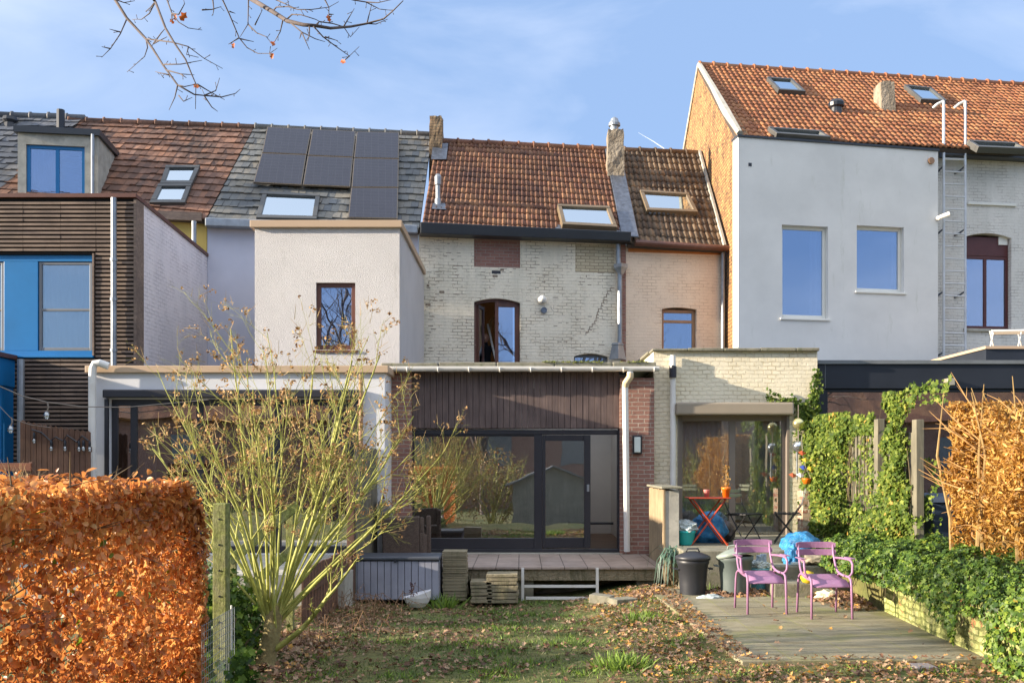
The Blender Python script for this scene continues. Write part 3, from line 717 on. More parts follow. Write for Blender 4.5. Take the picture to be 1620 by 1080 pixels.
# ================================================================== HOUSE C: central cream brick house
hC = thing('row_house', 'cream painted brick house with red pantile roof and sliding garden door, centre of the row', 'house', (0, 18, 0))
s0, s1 = MA.S(663), MA.S(990); zC = MA.Z(830, 372)
wh = hole(MA, 750, 823, 472, 585); lh = hole(MA, 908, 962, 559, 590)
ph = hole(MA, 750, 823, 379, 423)
wallC = make_obj('rear_wall', wall_mesh(MA, s0, s1, 2.8, zC + .1, .35, [wh, lh, ph]), m_white_brick, hC)
make_obj('brick_infill', MB().wbox(MA, ph[0] + .001, ph[1] - .001, -.3, -.025, ph[2] + .001, ph[3] - .001), m_patch_brick, hC)
h2 = hole(MA, 910, 972, 387, 431); make_obj('stained_brick_patch', MB().wbox(MA, h2[0], h2[1], .0, .006, h2[2], h2[3]), m_patch2, hC)
make_obj('corner_brick_strip', MB().wbox(MA, MA.S(982), s1 + .0, .001, .012, 3.5, zC - .02), m_patch_brick, hC)
# soldier arch and window
arch_fill(hC, MA, wh, .09, m_white_brick, depth=.34); arch_fill(hC, MA, lh, .07, m_white_brick, depth=.34)
w1 = MB(); a, b, zlo, zhi = wh; rc = -.1
fwid = .06
w1.wbox(MA, a + .002, a + fwid, rc - .07, rc, zlo, zhi - .09).wbox(MA, b - fwid, b - .002, rc - .07, rc, zlo, zhi - .09)
for i in range(10):
    u0 = a + (b - a) * i / 10; u1 = a + (b - a) * (i + 1) / 10; cc = (a + b) / 2; f = lambda u: zhi - .09 * ((u - cc) / (b - cc)) ** 2
    w1.hexa([MA.p(u0, rc, f(u0) - .06), MA.p(u1, rc, f(u1) - .06), MA.p(u1, rc - .07, f(u1) - .06), MA.p(u0, rc - .07, f(u0) - .06), MA.p(u0, rc, f(u0)), MA.p(u1, rc, f(u1)), MA.p(u1, rc - .07, f(u1)), MA.p(u0, rc - .07, f(u0))])
win = make_obj('window', w1, m_brownframe, hC)
mid = (a + b) / 2
# closed right casement
cs = MB().wbox(MA, mid - .04, mid + .04, rc - .06, rc + .012, zlo, zhi - .06).wbox(MA, b - fwid - .05, b - fwid, rc - .06, rc + .004, zlo, zhi - .08).wbox(MA, mid + .04, b - fwid - .05, rc - .06, rc + .004, zhi - .17, zhi - .07).wbox(MA, mid + .04, b - fwid - .05, rc - .06, rc + .004, zlo, zlo + .08)
cse = make_obj('casement', cs, m_brownframe, win)
make_obj('casement_glass', MB().wbox(MA, mid + .03, b - fwid - .04, rc - .04, rc - .03, zlo + .06, zhi - .15), m_glass_up, win)
# open left casement swung inwards
ow = Wall(98, *(lambda q: (q.x, q.y))(MA.p(a + fwid + .03, rc - .05, 0)))
oc = MB(); lw = (mid - a) - .06; g = Wall(76, ow.x0, ow.y0)
oc.wbox(g, 0, .06, -.03, .03, zlo, zhi - .12).wbox(g, lw - .06, lw, -.03, .03, zlo, zhi - .1).wbox(g, .06, lw - .06, -.03, .03, zhi - .19, zhi - .12).wbox(g, .06, lw - .06, -.03, .03, zlo, zlo + .08)
make_obj('open_casement', oc, m_brownframe, win)
make_obj('open_casement_glass', MB().wbox(g, .05, lw - .05, -.005, .005, zlo + .06, zhi - .17), m_glass_up, win)
m_dimroom = simple('dim_room_paint', lin(200, 164, 124), .9, var=.08)
room(hC, MA, s0 + .3, s1 - .3, 4, 3.15, zC - .1, m_dimroom, start=.36, back=(.3, 2.0))
window(hC, MA, (lh[0], lh[1], lh[2], lh[3] - .03), m_greyframe, rec=.12, fw=.05, cols=3, glass=m_glass_up)
# details on the wall
q = MA.p(MA.S(858), .0, MA.Z(858, 474))
lamp = MB().lathe(q + Vector((0, -.07, -.1)), [(.03, .19), (.05, .17), (.105, .12), (.11, .08), (.08, .02), (.02, .0)][::-1], 14)
make_obj('globe_lamp', lamp, m_gpipe, hC, smooth=True)
q = MA.p(MA.S(860), .0, MA.Z(860, 491)); make_obj('wall_vent', MB().tube([q, q + Vector((.01, -.06, 0))], .07, 12), m_lead, hC)
hv = hole(MA, 778, 792, 428, 433); make_obj('air_brick', MB().wbox(MA, hv[0], hv[1], -.05, .004, hv[2], hv[3]), m_darkframe, hC)
# crack and chipped brick joints, shallow dark grooves standing in the paint
m_crack = simple('bare_mortar', lin(150, 134, 116), .95, var=.4, scale=20)
ck = MB(); rd = random.Random(11)
def chip(px, py, w_, h_): 
    h_ = hole(MA, px, px + w_, py, py + h_); ck.wbox(MA, h_[0], h_[1], -.02, .003, h_[2], h_[3])
x, y = 966, 455
while y < 528:
    st = rd.choice([3, 4, 5, 6]); chip(x, y, st, 1.2); y += 4.7; chip(x - 1.2, y - 4.7, 1.2, 4.7); x -= rd.choice([1, 2, 2.5, 4])
for (gx, gy, gw, gh, k) in ((672, 430, 26, 50, 26), (716, 420, 8, 50, 12), (834, 408, 14, 30, 10), (848, 435, 14, 26, 10), (910, 430, 20, 24, 8), (672, 480, 10, 85, 16), (735, 500, 12, 60, 10), (930, 396, 40, 40, 16), (752, 425, 70, 14, 14), (880, 500, 80, 60, 10), (680, 380, 60, 40, 10), (830, 470, 150, 90, 14)):
    for i in range(k): chip(gx + rd.random() * gw, gy + int(rd.random() * gh / 5) * 5, rd.choice([1.2, 4, 6, 8]), rd.choice([.7, .9, 1.1]) if rd.random() > .06 else 3.6)
absorb(wallC, make_obj('paint_chips', ck, m_crack, hC), m_crack)
# roof
eL = P(667, 359, MA.D(667, .25)); eR = P(992, 378, MA.D(992, .25))
rC = Roof(eL, eR, ridge_pt(690, 224, eL), ridge_pt(964, 238, eR))
m_tC = tilemat('red_pantiles', [lin(122, 82, 64), lin(146, 98, 72), lin(168, 122, 86), lin(136, 100, 80)], .75, (lin(74, 52, 48), 1.2, .52))
tC = tiles('roof', rC, 42, 16, m_tC, hC, 'roll', lift=.03, amp=.03, sag=.012, seed=2)
ridge(tC, rC.at(0.03, 1), rC.at(.98, 1), m_tC, .1)
fa = MB(); fa.hexa([MA.p(s0 + .02, .36, MA.Z(667, 375)), MA.p(s1 + .03, .36, MA.Z(990, 387)), MA.p(s1 + .03, .003, MA.Z(990, 387)), MA.p(s0 + .02, .003, MA.Z(667, 375)),
                    MA.p(s0 + .02, .4, MA.Z(667, 358)), MA.p(s1 + .03, .4, MA.Z(990, 373)), MA.p(s1 + .03, .003, MA.Z(990, 373)), MA.p(s0 + .02, .003, MA.Z(667, 358))])
make_obj('box_gutter', fa, m_anth, hC, bevel=.015)
c = lambda x, y: (x / 3.115 + 660, y / 3.115 + 170)
quad_fixture(tC, rC, [c(692, 476), c(948, 486), c(988, 588), c(716, 573)], m_velux2, m_glass_sky, h=.17, b=.09)
q0 = [rC.hit(*c(*t), .035) for t in ((680, 598), (1030, 614), (1020, 596), (690, 580))]
make_obj('lead_flashing', MB().slab(q0, rC.n, 0, .012), m_lead, tC)
ch = P(678, 182, 23.6); z1 = ch.z; chimney(tC, Xp(678, 23.6), Xp(700, 23.6), 23.6, 24.15, rC.hit(690, 260).z - .5, z1, m_chim, .12, 3)
q = rC.hit(693, 326, 0); pp = make_obj('vent_pipe', MB().lathe(q - Vector((0, 0, .05)), [(.075, 0), (.075, .2), (.055, .22), (.055, .52), (.075, .54), (.08, .72), (.05, .78)], 14), m_zinc, tC)
make_obj('lead_flashing', MB().slab([rC.hit(683, 331, .05), rC.hit(706, 332, .05), rC.hit(704, 322, .05), rC.hit(685, 322, .05)], rC.n, 0, .012), m_lead, tC)
make_obj('lead_flashing', MB().slab([rC.hit(682, 253, .06), rC.hit(706, 253, .06), rC.hit(709, 228, .06), rC.hit(685, 228, .06)], rC.n, 0, .02), m_lead, tC)
chimney(tC, Xp(961, 23.7), Xp(988, 23.7), 23.7, 24.2, rC.hit(960, 262).z - .4, Zp(203, 23.7), m_chim2, .1, 8)
q = P(972, 206, 23.95); make_obj('chimney_cowl', MB().lathe(q, [(.1, -.05), (.1, .08), (.15, .1), (.15, .16), (.11, .22), (.09, .28), (.04, .32)], 12), m_zinc, tC)
# downpipe with hopper
pipe(hC, [MA.p(MA.S(976), .1, MA.Z(976, 388)), MA.p(MA.S(977), .1, MA.Z(977, 420)), MA.p(MA.S(979), .1, MA.Z(979, 425)), MA.p(MA.S(979), .1, MA.Z(979, 565))], .055, m_zinc)
hp = MA.p(MA.S(980), .12, MA.Z(980, 436)); make_obj('rain_hopper', MB().lathe(hp, [(.06, 0), (.1, .08), (.16, .16), (.16, .24)], 4), m_zinc, hC)
hp = MA.p(MA.S(973), .25, MA.Z(973, 569)); make_obj('rain_hopper', MB().lathe(hp, [(.2, -.02), (.17, .1), (.13, .3), (.15, .31), (.12, .36)], 4), m_zinc, hC)
# garden extension
zs = Zp(588, 16.1); zr = Zp(573, 16.0)
xl_, xr_ = Xp(606, 16.15), Xp(1035, 16.15)
op = (Xp(650, 16.3), Xp(983, 16.3))
zf = Zp(873, 16.3); zdt = Zp(680, 16.3)
make_obj('brick_pier', MB().box(xl_, Xp(651, 16.15), 16.15, 16.55, -.1, zs + .02), m_red_brick, hC)
make_obj('brick_pier', MB().box(Xp(981, 16.15), xr_, 16.15, 16.55, -.1, zs - .1), m_red_brick, hC)
bd = MB(); nb = 34; xa, xb = Xp(651, 16.15) + .001, Xp(981, 16.15) - .001; rd = random.Random(2)
for i in range(nb):
    u0 = xa + (xb - xa) * i / nb; u1 = xa + (xb - xa) * (i + 1) / nb - .006; bd.box(u0, u1, 16.24 - rd.uniform(0, .008), 16.5, zdt + .03, zs + .05)
make_obj('board_fascia', bd, m_boardwood, hC, bevel=.003)
make_obj('roof_slab', MB().box(xl_ + .0, .2, 16.12, 21.3, zs + .055, zr - .1), m_anth, hC); make_obj('roof_slab', MB().box(2.0, xr_ + .02, 16.12, 21.3, zs + .055, zr - .1), m_anth, hC)
make_obj('roof_slab', MB().box(.2, 2.0, 16.12, 17.8, zs + .055, zr - .1), m_anth, hC); make_obj('roof_slab', MB().box(.2, 2.0, 20.2, 21.3, zs + .055, zr - .1), m_anth, hC)  # slabs leave a gap for the added opening above the room
cpb = MB(); u = xl_ - .02
while u < xr_ - .1:
    u2 = min(u + .98, xr_ + .02); cpb.box(u, u2 - .008, 16.02 + rd.uniform(-.01, .01), 16.4, zr - .1 + .002, zr + rd.uniform(-.01, .01)); u = u2
make_obj('mossy_coping', cpb, m_mossconc, hC, bevel=.02)
ms_n = 2600; mxs_ = rng.uniform(Xp(858, 16), Xp(1025, 16), ms_n); mk_ = rng.random(ms_n) < .5 + .6 * np.sin(mxs_ * 5.1) * np.sin(mxs_ * 2.3 + 1); mxs_ = mxs_[mk_]; ms_n = len(mxs_)
scatter('moss', np.c_[mxs_, rng.uniform(16.0, 16.35, ms_n), zr + rng.uniform(-.01, .02, ms_n)], rng.normal(0, .5, (ms_n, 3)) + [0, -.3, 1], rng.uniform(.03, .06, ms_n), T_CURL, leafmat('moss_green', [(0, lin(90, 96, 30)), (1, lin(150, 156, 50))], .1), hC)
# gutter with brackets, half round
gz = Zp(584, 15.95); gm = MB(); gx0, gx1 = Xp(616, 15.95), Xp(1043, 15.95)
prof = [(.062 * math.cos(t), .062 * math.sin(t)) for t in np.linspace(math.pi, 2 * math.pi, 9)]; prof = [(-.062, .02)] + prof + [(.062, .02), (.05, .02)] + [(.05 * math.cos(t), .05 * math.sin(t)) for t in np.linspace(2 * math.pi, math.pi, 9)]
vs = [(gx0, 16.0 + a, gz + .03 + b) for a, b in prof] + [(gx1, 16.0 + a, gz + .03 + b) for a, b in prof]; k = len(prof)
gm.add(vs, [(i, (i + 1) % k, k + (i + 1) % k, k + i) for i in range(k)] + [tuple(range(11)), tuple(range(k, k + 11))])
make_obj('gutter', gm, m_gpipe, hC)
bk = MB()
for i in range(9):
    u = gx0 + .3 + i * .52; bk.tube([(u, 16.0 + .07 * math.cos(t), gz + .03 + .07 * math.sin(t)) for t in np.linspace(math.pi, 2 * math.pi, 8)], .011, 6)
make_obj('gutter_brackets', bk, m_gpipe, hC)
pipe(hC, [P(997, 588, 15.98), P(997, 595, 15.98), P(990, 606, 16.0), P(989, 612, 16.02), P(992, 872, 16.05)], .053, m_gpipe)
pb = MB().tube([P(997, 590, 15.98), P(997, 596, 15.98), P(990, 606, 16.0), P(989.5, 611, 16.02)], .06, 12); make_obj('pipe_elbow', pb, simple('aged_pvc', lin(206, 186, 150), .5), hC)
lm = make_obj('bulkhead_lamp', MB().box(Xp(1001, 16.08), Xp(1016, 16.08), 16.08, 16.147, Zp(718, 16.08), Zp(688, 16.08)), m_darkframe, hC, bevel=.015)
make_obj('lamp_lens', MB().box(Xp(1003.5, 16.06), Xp(1013.5, 16.06), 16.055, 16.079, Zp(715.5, 16.06), Zp(691, 16.06)), simple('frosted_lens', lin(206, 214, 208), .3), lm, bevel=.012)
# sliding doors
fm = MB(); Y0 = 16.3
def fb(x0, x1, y0, y1, ya, yb, m): m.box(Xp(x0, Y0), Xp(x1, Y0), ya, yb, Zp(y1, Y0), Zp(y0, Y0))
fb(649, 655, 680, 872, 16.28, 16.46, fm); fb(977, 983, 680, 872, 16.28, 16.46, fm); fb(655, 977, 680, 687, 16.28, 16.46, fm); fb(655, 977, 868, 873, 16.28, 16.46, fm)
fb(845, 858, 687, 868, 16.29, 16.42, fm); fb(655, 845, 851, 868, 16.3, 16.4, fm); fb(655, 845, 687, 690, 16.3, 16.4, fm)
fo = make_obj('sliding_door_frame', fm, m_darkframe, hC, bevel=.006)
make_obj('pane', MB().box(Xp(655, Y0), Xp(845, Y0), 16.34, 16.352, Zp(851, Y0), Zp(690, Y0)), m_glass_door, fo)['label'] = 'large fixed pane left of the sliding leaf'
sm = MB(); Yb = 16.315
fb(858.2, 863, 688, 866, 16.295, 16.35, sm); fb(924, 934, 688, 866, 16.255, 16.35, sm); fb(863, 924, 688, 697, 16.297, 16.35, sm); fb(863, 924, 850, 866, 16.297, 16.35, sm)
sl_ = make_obj('sliding_leaf', sm, m_darkframe, hC, bevel=.005)
make_obj('pane', MB().box(Xp(862, Y0), Xp(925, Y0), 16.318, 16.33, Zp(851, Y0), Zp(696, Y0)), m_glass_door, sl_)
make_obj('handle', MB().box(Xp(928, Y0), Xp(932, Y0), 16.235, 16.254, Zp(777, Y0), Zp(766, Y0)), m_zinc, sl_, bevel=.004)
make_obj('threshold', MB().box(Xp(650, 16.1), Xp(985, 16.1), 16.1, 16.6, Zp(873, 16.3) - .07, Zp(873.3, 16.3)), m_concrete, hC)
room(hC, WM, op[0] - .2, op[1] + .25, 4.2, zf, zs, m_room, start=.27, floor=m_floorwood, top=(.2, 1.95, 1.6, 3.8))
# radiator pipes and small switch inside
make_obj('skirting_pipe', MB().tube([(1.0, 20.3, zf + .25), (2.05, 20.3, zf + .25), (2.05, 20.3, zf + .5)], .03, 6), m_darkframe, hC)

# ================================================================== HOUSE D: peach house with white brick extension
hD = thing('row_house', 'narrow pale peach house with a cream brick extension and taupe garden doors', 'house', (3.6, 18, 0))
s0, s1 = MA.S(990) + .005, MA.S(1147); zD = MA.Z(1070, 397)
wh = hole(MA, 1047, 1102, 486, 570)
make_obj('rear_wall', wall_mesh(MA, s0, s1, 2.8, zD + .1, .3, [wh]), m_peach, hD)
arch_fill(hD, MA, wh, .05, m_peach, depth=.29)
window(hD, MA, (wh[0], wh[1], wh[2], wh[3] - .045), m_tanframe, rec=.1, fw=.075, rows=(.77,), glass=m_glass_up, curtain=[(.85, .98)])
room(hD, MA, s0 + .2, s1 - .2, 3, 3.1, zD, m_roomdark, start=.31)
eL = P(1004, 386, MA.D(1004, .22)); eR = P(1147, 394, MA.D(1147, .22))
eL = P(993, 385, MA.D(993, .22))
rD = Roof(eL, eR, ridge_pt(972, 238, eL), ridge_pt(1107, 244, eR))
m_tD = tilemat('brown_pantiles', [lin(98, 82, 68), lin(130, 108, 86), lin(158, 132, 102), lin(118, 102, 86)], .8, (lin(56, 50, 44), 1.3, .52))
tD = tiles('roof', rD, 17, 14, m_tD, hD, 'roll', lift=.04, amp=.04, seed=4)
ridge(tD, rD.at(0.1, 1), rD.at(1, 1), m_tD, .1)
make_obj('gutter', MB().tube([MA.p(MA.S(1000), .26, MA.Z(1000, 388)), MA.p(MA.S(1147) , .26, MA.Z(1147, 397))], .07, 10), m_brownframe, hD)
make_obj('eave_board', MB().wbox(MA, s0 + .05, s1 - .06, .004, .03, MA.Z(1070, 401), MA.Z(1070, 391)), simple('orange_board', lin(190, 120, 66), .8), hD)
pipe(hD, [MA.p(MA.S(1141), .12, MA.Z(1141, 396)), MA.p(MA.S(1141), .12, MA.Z(1141, 560))], .05, m_zinc)
quad_fixture(tD, rD, [c(1098, 406), c(1338, 421), c(1385, 513), c(1132, 503)], m_velux2, m_glass_sky, h=.17, b=.09)
# lead valley between the two roofs
ld = MB(); nn = 11
for i in range(nn):
    v0, v1 = i / nn, (i + 1.1) / nn
    def at(px0, px1, v): return None
    pl = [rC.at(1.0, min(v, 1)) for v in (v0, v1)]
    for k in range(1): ld.slab([pl[0] + Vector((-.14, 0, 0)), pl[0] + Vector((.26, 0, -.02)), pl[1] + Vector((.26, 0, -.02)), pl[1] + Vector((-.14, 0, 0))], rC.n, .05 + .0 * i, .09)
make_obj('lead_valley', ld, m_lead, hD, bevel=.02)
hs = MB()
for i in range(11): hs.tube([rD.hit(1026 + i * 7.2, 337.5, .07), rD.hit(1030 + i * 7.2, 338, .07)], .045, 6)
make_obj('lead_flashing', hs, m_lead, tD)
vg = MB().slab([rD.at(.975, 0), rD.at(1.0, 0), rD.at(1.0, 1), rD.at(.975, 1)], rD.n, .02, .12); make_obj('verge_mortar', vg, m_concrete, hD)
# extension
s0, s1 = WW.S(1034), WW.S(1293); zt = Zp(556, 16.38)
dh = (WW.S(1072), WW.S(1249), Zp(861, 16.38), Zp(656, 16.38))
make_obj('extension_wall', wall_mesh(WW, s0, s1, 0, zt, .3, [dh]), m_white_brick2, hD)
make_obj('extension_side', MB().box(s0, s0 + .25, 16.681, 21.5, 3.0, zt).box(s1 - .25, s1, 16.681, 20.8, 0, zt), m_white_brick2, hD)
for (xa_, xb_, ya_, yb_) in ((s0 + .26, 3.0, 16.7, 21.2), (4.5, s1 - .26, 16.7, 21.2), (3.0, 4.5, 16.7, 16.98), (3.0, 4.5, 19.88, 21.2)): make_obj('extension_roof', MB().box(xa_, xb_, ya_, yb_, zt - .22, zt - .12), m_anth, hD)  # pieces keep the added unseen opening over the room clear
cpb = MB(); u = s0 - .03
while u < s1 - .05:
    u2 = min(u + .62, s1 + .02); cpb.box(u, u2 - .006, 16.3 + rd.uniform(-.01, .01), 16.74, zt + .002, zt + .05 + rd.uniform(-.008, .012)); u = u2
cpb.box(s0 - .06, s0 + .28, 16.745, 21, zt + .002, zt + .05)
make_obj('coping', cpb, m_mossconc, hD, bevel=.012)
make_obj('shutter_box', MB().wbox(WW, WW.S(1070, .2), WW.S(1257, .2), .002, .2, Zp(656, 16.2), Zp(636, 16.2)), simple('taupe_box', lin(152, 140, 122), .45, var=.06), hD, bevel=.03)
gd = window(hD, WW, dh, m_taupe, rec=.1, fw=.1, cols=2, split=[.5], glass=m_glass_doorD, curtain=[(.06, .42), (.72, .95)], name='garden_doors')
make_obj('door_jamb', MB().wbox(WW, dh[1] - .045, dh[1] - .003, -.1, .01, dh[2], dh[3] - .003).wbox(WW, dh[0] + .003, dh[0] + .03, -.1, .01, dh[2], dh[3] - .003), m_taupe, hD)
room(hD, WW, s0 + .3, s1 - .3, 4, .6, zt - .25, m_room, start=.31, floor=m_floorwood, top=(3.0, 4.5, .6, 3.5))
pipe(hD, [P(1064.5, 562, 16.3), P(1064.5, 600, 16.3), P(1064.5, 775, 16.3)], .05, m_gpipe)
make_obj('pipe_cap', MB().tube([P(1064.5, 579, 16.27), P(1064.5, 597, 16.27)], .062, 12).tube([P(1064.5, 582, 16.25), P(1064.5, 582, 16.37)], .05, 10), m_darkframe, hD)

# ================================================================== HOUSE E: tall white house
hE = thing('row_house', 'tall house with orange pantile roof, white rendered rear and bare brick gable', 'house', (8, 21, 0))
GX = 4.84
z73 = 7.33 + CH
zap = 10.9 + CH
gb = MB()
prof = [(21.13, 3.2), (28.4, 3.2), (28.4, 9.1 + CH), (25.9, zap - .02), (21.13, z73 - .03)]
gb.add([(GX, y, z) for y, z in prof] + [(GX + .25, y, z) for y, z in prof], [(4, 3, 2, 1, 0), (5, 6, 7, 8, 9)] + [(i, (i + 1) % 5, 5 + (i + 1) % 5, 5 + i) for i in range(5)])
make_obj('brick_gable', gb, m_gable, hE)
vp = MB()
vp.tube([(GX + .02, 21.1, z73 + .04), (GX + .0, 22.5, z73 + 1.07), (GX + .04, 24.2, z73 + 2.31), (GX + .02, 25.9, zap + .02)], [.07, .11, .08, .07], 6)
vp.tube([(GX + .0, 25.9, zap + .02), (GX - .02, 28.3, 9.2 + CH)], .05, 6); make_obj('verge_mortar', vp, m_concrete, hE)
t8 = math.tan(R(8.3))
rE = Roof((GX, 21.25, z73 + .02), (GX + 6.9, 21.25 + 6.9 * t8, z73 + .02), (GX, 25.9, zap), (GX + 6.9, 25.9 + 6.9 * t8, zap))
m_tE = tilemat('orange_pantiles', [lin(160, 100, 66), lin(188, 122, 76), lin(206, 146, 96), lin(172, 112, 76)], moss=(lin(112, 78, 54), 1.0, .5)) if 0 else tilemat('orange_pantiles', [lin(160, 100, 66), lin(188, 122, 76), lin(206, 146, 96), lin(172, 112, 76)], .7, (lin(120, 72, 48), 1.1, .56))
tE = tiles('roof', rE, 48, 22, m_tE, hE, 'roll', lift=.03, amp=.035, sag=.012, seed=12)
ridge(tE, rE.at(0, 1), rE.at(1, 1), m_tE, .1)
c = lambda x, y: (x / 3 + 1080, y / 3 + 80)
quad_fixture(tE, rE, [c(400, 126), c(522, 134), c(585, 192), c(455, 184)], m_velux, m_glass_sky, h=.15, b=.08)
quad_fixture(tE, rE, [c(405, 362), c(655, 380), c(705, 409), c(447, 391)], m_velux, m_glass_sky, h=.15, b=.08)
q = rE.hit(1323, 178); make_obj('roof_vent', MB().lathe(q - Vector((0, 0, .1)), [(.16, 0), (.14, .2), (.19, .24), (.2, .32), (.14, .4), (.05, .43)], 14), m_black, tE)
q = rE.hit(1398, 178); chimney(tE, q.x - .04, q.x + .32, q.y - .0, q.y + .55, q.z - .3, Zp(128, q.y), m_chim2, .06, 5, lean=-.03, rg=.25)
# white box
s0, s1 = WR.S(1168), WR.S(1484); zt = Zp(217, WR.D(1168))
w1h = hole(WR, 1237, 1310, 357, 503); w2h = hole(WR, 1355.5, 1430, 358, 461)
ztb = WR.Z(1484, 240)
bm_ = wall_mesh(WR, s0, s1, 2.5, ztb, .3, [w1h, w2h]); bm_.hexa([WR.p(s0, 0, ztb), WR.p(s1, 0, ztb), WR.p(s1, -.3, ztb), WR.p(s0, -.3, ztb), WR.p(s0, 0, zt), WR.p(s1, 0, ztb + .005), WR.p(s1, -.3, ztb + .005), WR.p(s0, -.3, zt)])
make_obj('rendered_wall', bm_, m_render, hE)
make_obj('parapet_cap', MB().hexa([WR.p(s0 - .02, .03, zt + .002), WR.p(s1 + .02, .03, ztb + .008), WR.p(s1 + .02, -.34, ztb + .008), WR.p(s0 - .02, -.34, zt + .002), WR.p(s0 - .02, .03, zt + .05), WR.p(s1 + .02, .03, ztb + .056), WR.p(s1 + .02, -.34, ztb + .056), WR.p(s0 - .02, -.34, zt + .05)]), m_anth, hE)
make_obj('box_side', MB().hexa([WR.p(s1 - .2, -.3, 2.5), WR.p(s1, -.3, 2.5), WR.p(s1, -.85, 2.5), WR.p(s1 - .2, -.85, 2.5), WR.p(s1 - .2, -.3, ztb), WR.p(s1, -.3, ztb), WR.p(s1, -.85, ztb), WR.p(s1 - .2, -.85, ztb)]), m_render, hE)
m_glass_blue = glassmat('blue_window_glass', .36, (.78, .82, .9, 1), (.66, .78, .96, 1), .06)
window(hE, WR, w1h, m_whiteframe, rec=.12, fw=.07, glass=m_glass_blue, sill=m_whiteframe, curtain=[(.72, .95)], silld=.04)
window(hE, WR, w2h, m_whiteframe, rec=.12, fw=.07, glass=m_glass_blue, sill=m_whiteframe, curtain=[(.88, .97)], silld=.04)
room(hE, WR, s0 + .95, s1 - .3, 3, 3.2, ztb - .1, m_room, start=.31)
hv = hole(WR, 1184, 1189, 258, 263); make_obj('overflow_hole', MB().wbox(WR, hv[0], hv[1], -.02, .012, hv[2], hv[3]), m_black, hE)
q = WR.p(WR.S(1472), 0, WR.Z(1472, 255)); make_obj('round_vent', MB().tube([q, q + Vector((.01, -.05, 0))], .075, 14), m_tanframe, hE)
q = WR.p(WR.S(1482), .06, WR.Z(1482, 346)); make_obj('flood_lamp', MB().tube([q, q + Vector((.22, -.1, .07))], [.05, .06], 12).tube([q + Vector((0, .06, 0)), q], .05, 10), m_whiteframe, hE, bevel=.01)
# black glazed extension
s0, s1 = WK.S(1294), 11.5; zt = Zp(576, 16.55)
kz = Zp(614, 16.55)
make_obj('extension_fascia', MB().box(s0, s1, 16.55, 16.8, kz, zt), m_black, hE)
make_obj('fascia_joint', MB().box(Xp(1305, 16.54), Xp(1306, 16.54), 16.54, 16.549, kz, zt), m_graycap, hE)
make_obj('roof_flashing', MB().box(s0 - .02, s1, 16.5, 21, zt + .002, Zp(570, 16.55)), m_graycap, hE)
make_obj('extension_side', MB().box(s0, s0 + .12, 16.801, 21, 0, zt).box(s0, s0 + .13, 16.555, 16.8, 0, kz - .002), m_black, hE)
kh = (s0 + .13, s1, .62, kz - .002)
window(hE, WK, kh, m_black, rec=.06, fw=.06, cols=3, split=[.455, .75], glass=m_glass_door, curtain=[(.03, .2)], name='glass_front')
room(hE, WK, s0 + .2, s1, 4, .6, kz, m_roomdark, start=.2, floor=m_floorwood)
q = P(1503, 604, 16.45); ll = make_obj('cube_lamp', MB().box(q.x - .07, q.x + .055, 16.38, 16.549, q.z - .06, q.z + .06), simple('brushed_steel', lin(196, 186, 164), .4, .5), hE, bevel=.006)

# ================================================================== HOUSE F: ladder house at right edge
hF = thing('row_house', 'pale painted brick house with a burgundy window and fixed steel ladder, right edge', 'house', (12, 23, 0))
s0, s1 = WLD.S(1484), WLD.S(1484) + 5.2
zt = WLD.Z(1500, 240)
wh = hole(WLD, 1527, 1600, 369, 520)
make_obj('rear_wall', wall_mesh(WLD, s0, s1, 2.5, zt, .3, [wh]), m_ladder_wall, hF)
arch_fill(hF, WLD, wh, .1, m_ladder_wall, depth=.29)
a, b, zl_, zh_ = wh
wf = window(hF, WLD, (a, b, zl_, zh_ - (zh_ - zl_) * .23), m_burg, rec=.12, fw=.07, cols=2, glass=m_glass_up, curtain=None)
make_obj('transom_panel', MB().wbox(WLD, a + .003, b - .003, -.18, -.12, zh_ - (zh_ - zl_) * .23 + .002, zh_ - .06), m_burg, hF, bevel=.01)
hv = hole(WLD, 1584, 1598, 373, 386); make_obj('vent_grille', MB().wbox(WLD, hv[0], hv[1], -.12, -.09, hv[2], hv[3]), m_whiteframe, hF)
make_obj('window_sill', MB().wbox(WLD, a - .05, b + .05, -.12, .06, zl_ - .07, zl_ - .004), m_concrete, hF)
make_obj('wall_ledge', MB().wbox(WLD, WLD.S(1530), WLD.S(1606), .001, .05, WLD.Z(1560, 325), WLD.Z(1560, 321)), m_whiteframe, hF)
room(hF, WLD, s0 + .2, s1 - .2, 3, 3.2, zt - .1, m_roomdark, start=.31)
make_obj('black_fascia', MB().wbox(WLD, s0 + .01, s1, .02, .3, WLD.Z(1550, 254), WLD.Z(1550, 237)), m_anth, hF)
fx = GX + 6.91
rF = Roof((fx, 21.25 + 6.91 * t8, z73 + .02), (fx + 5, 21.25 + 11.91 * t8, z73 + .02), (fx, 25.9 + 6.91 * t8, zap), (fx + 5, 25.9 + 11.91 * t8, zap))
tF = tiles('roof', rF, 34, 22, m_tE, hF, 'roll', lift=.03, amp=.035, seed=13)
ridge(tF, rF.at(0, 1), rF.at(1, 1), m_tE, .1)
quad_fixture(tE, rE, [c(1052, 163), c(1182, 176), c(1255, 236), c(1132, 230)], m_velux, m_glass_sky, h=.15, b=.08)
quad_fixture(tE, rE, [c(1352, 425), c(1582, 437), c(1636, 464), c(1405, 455)], m_velux, m_glass_sky, h=.15, b=.08)
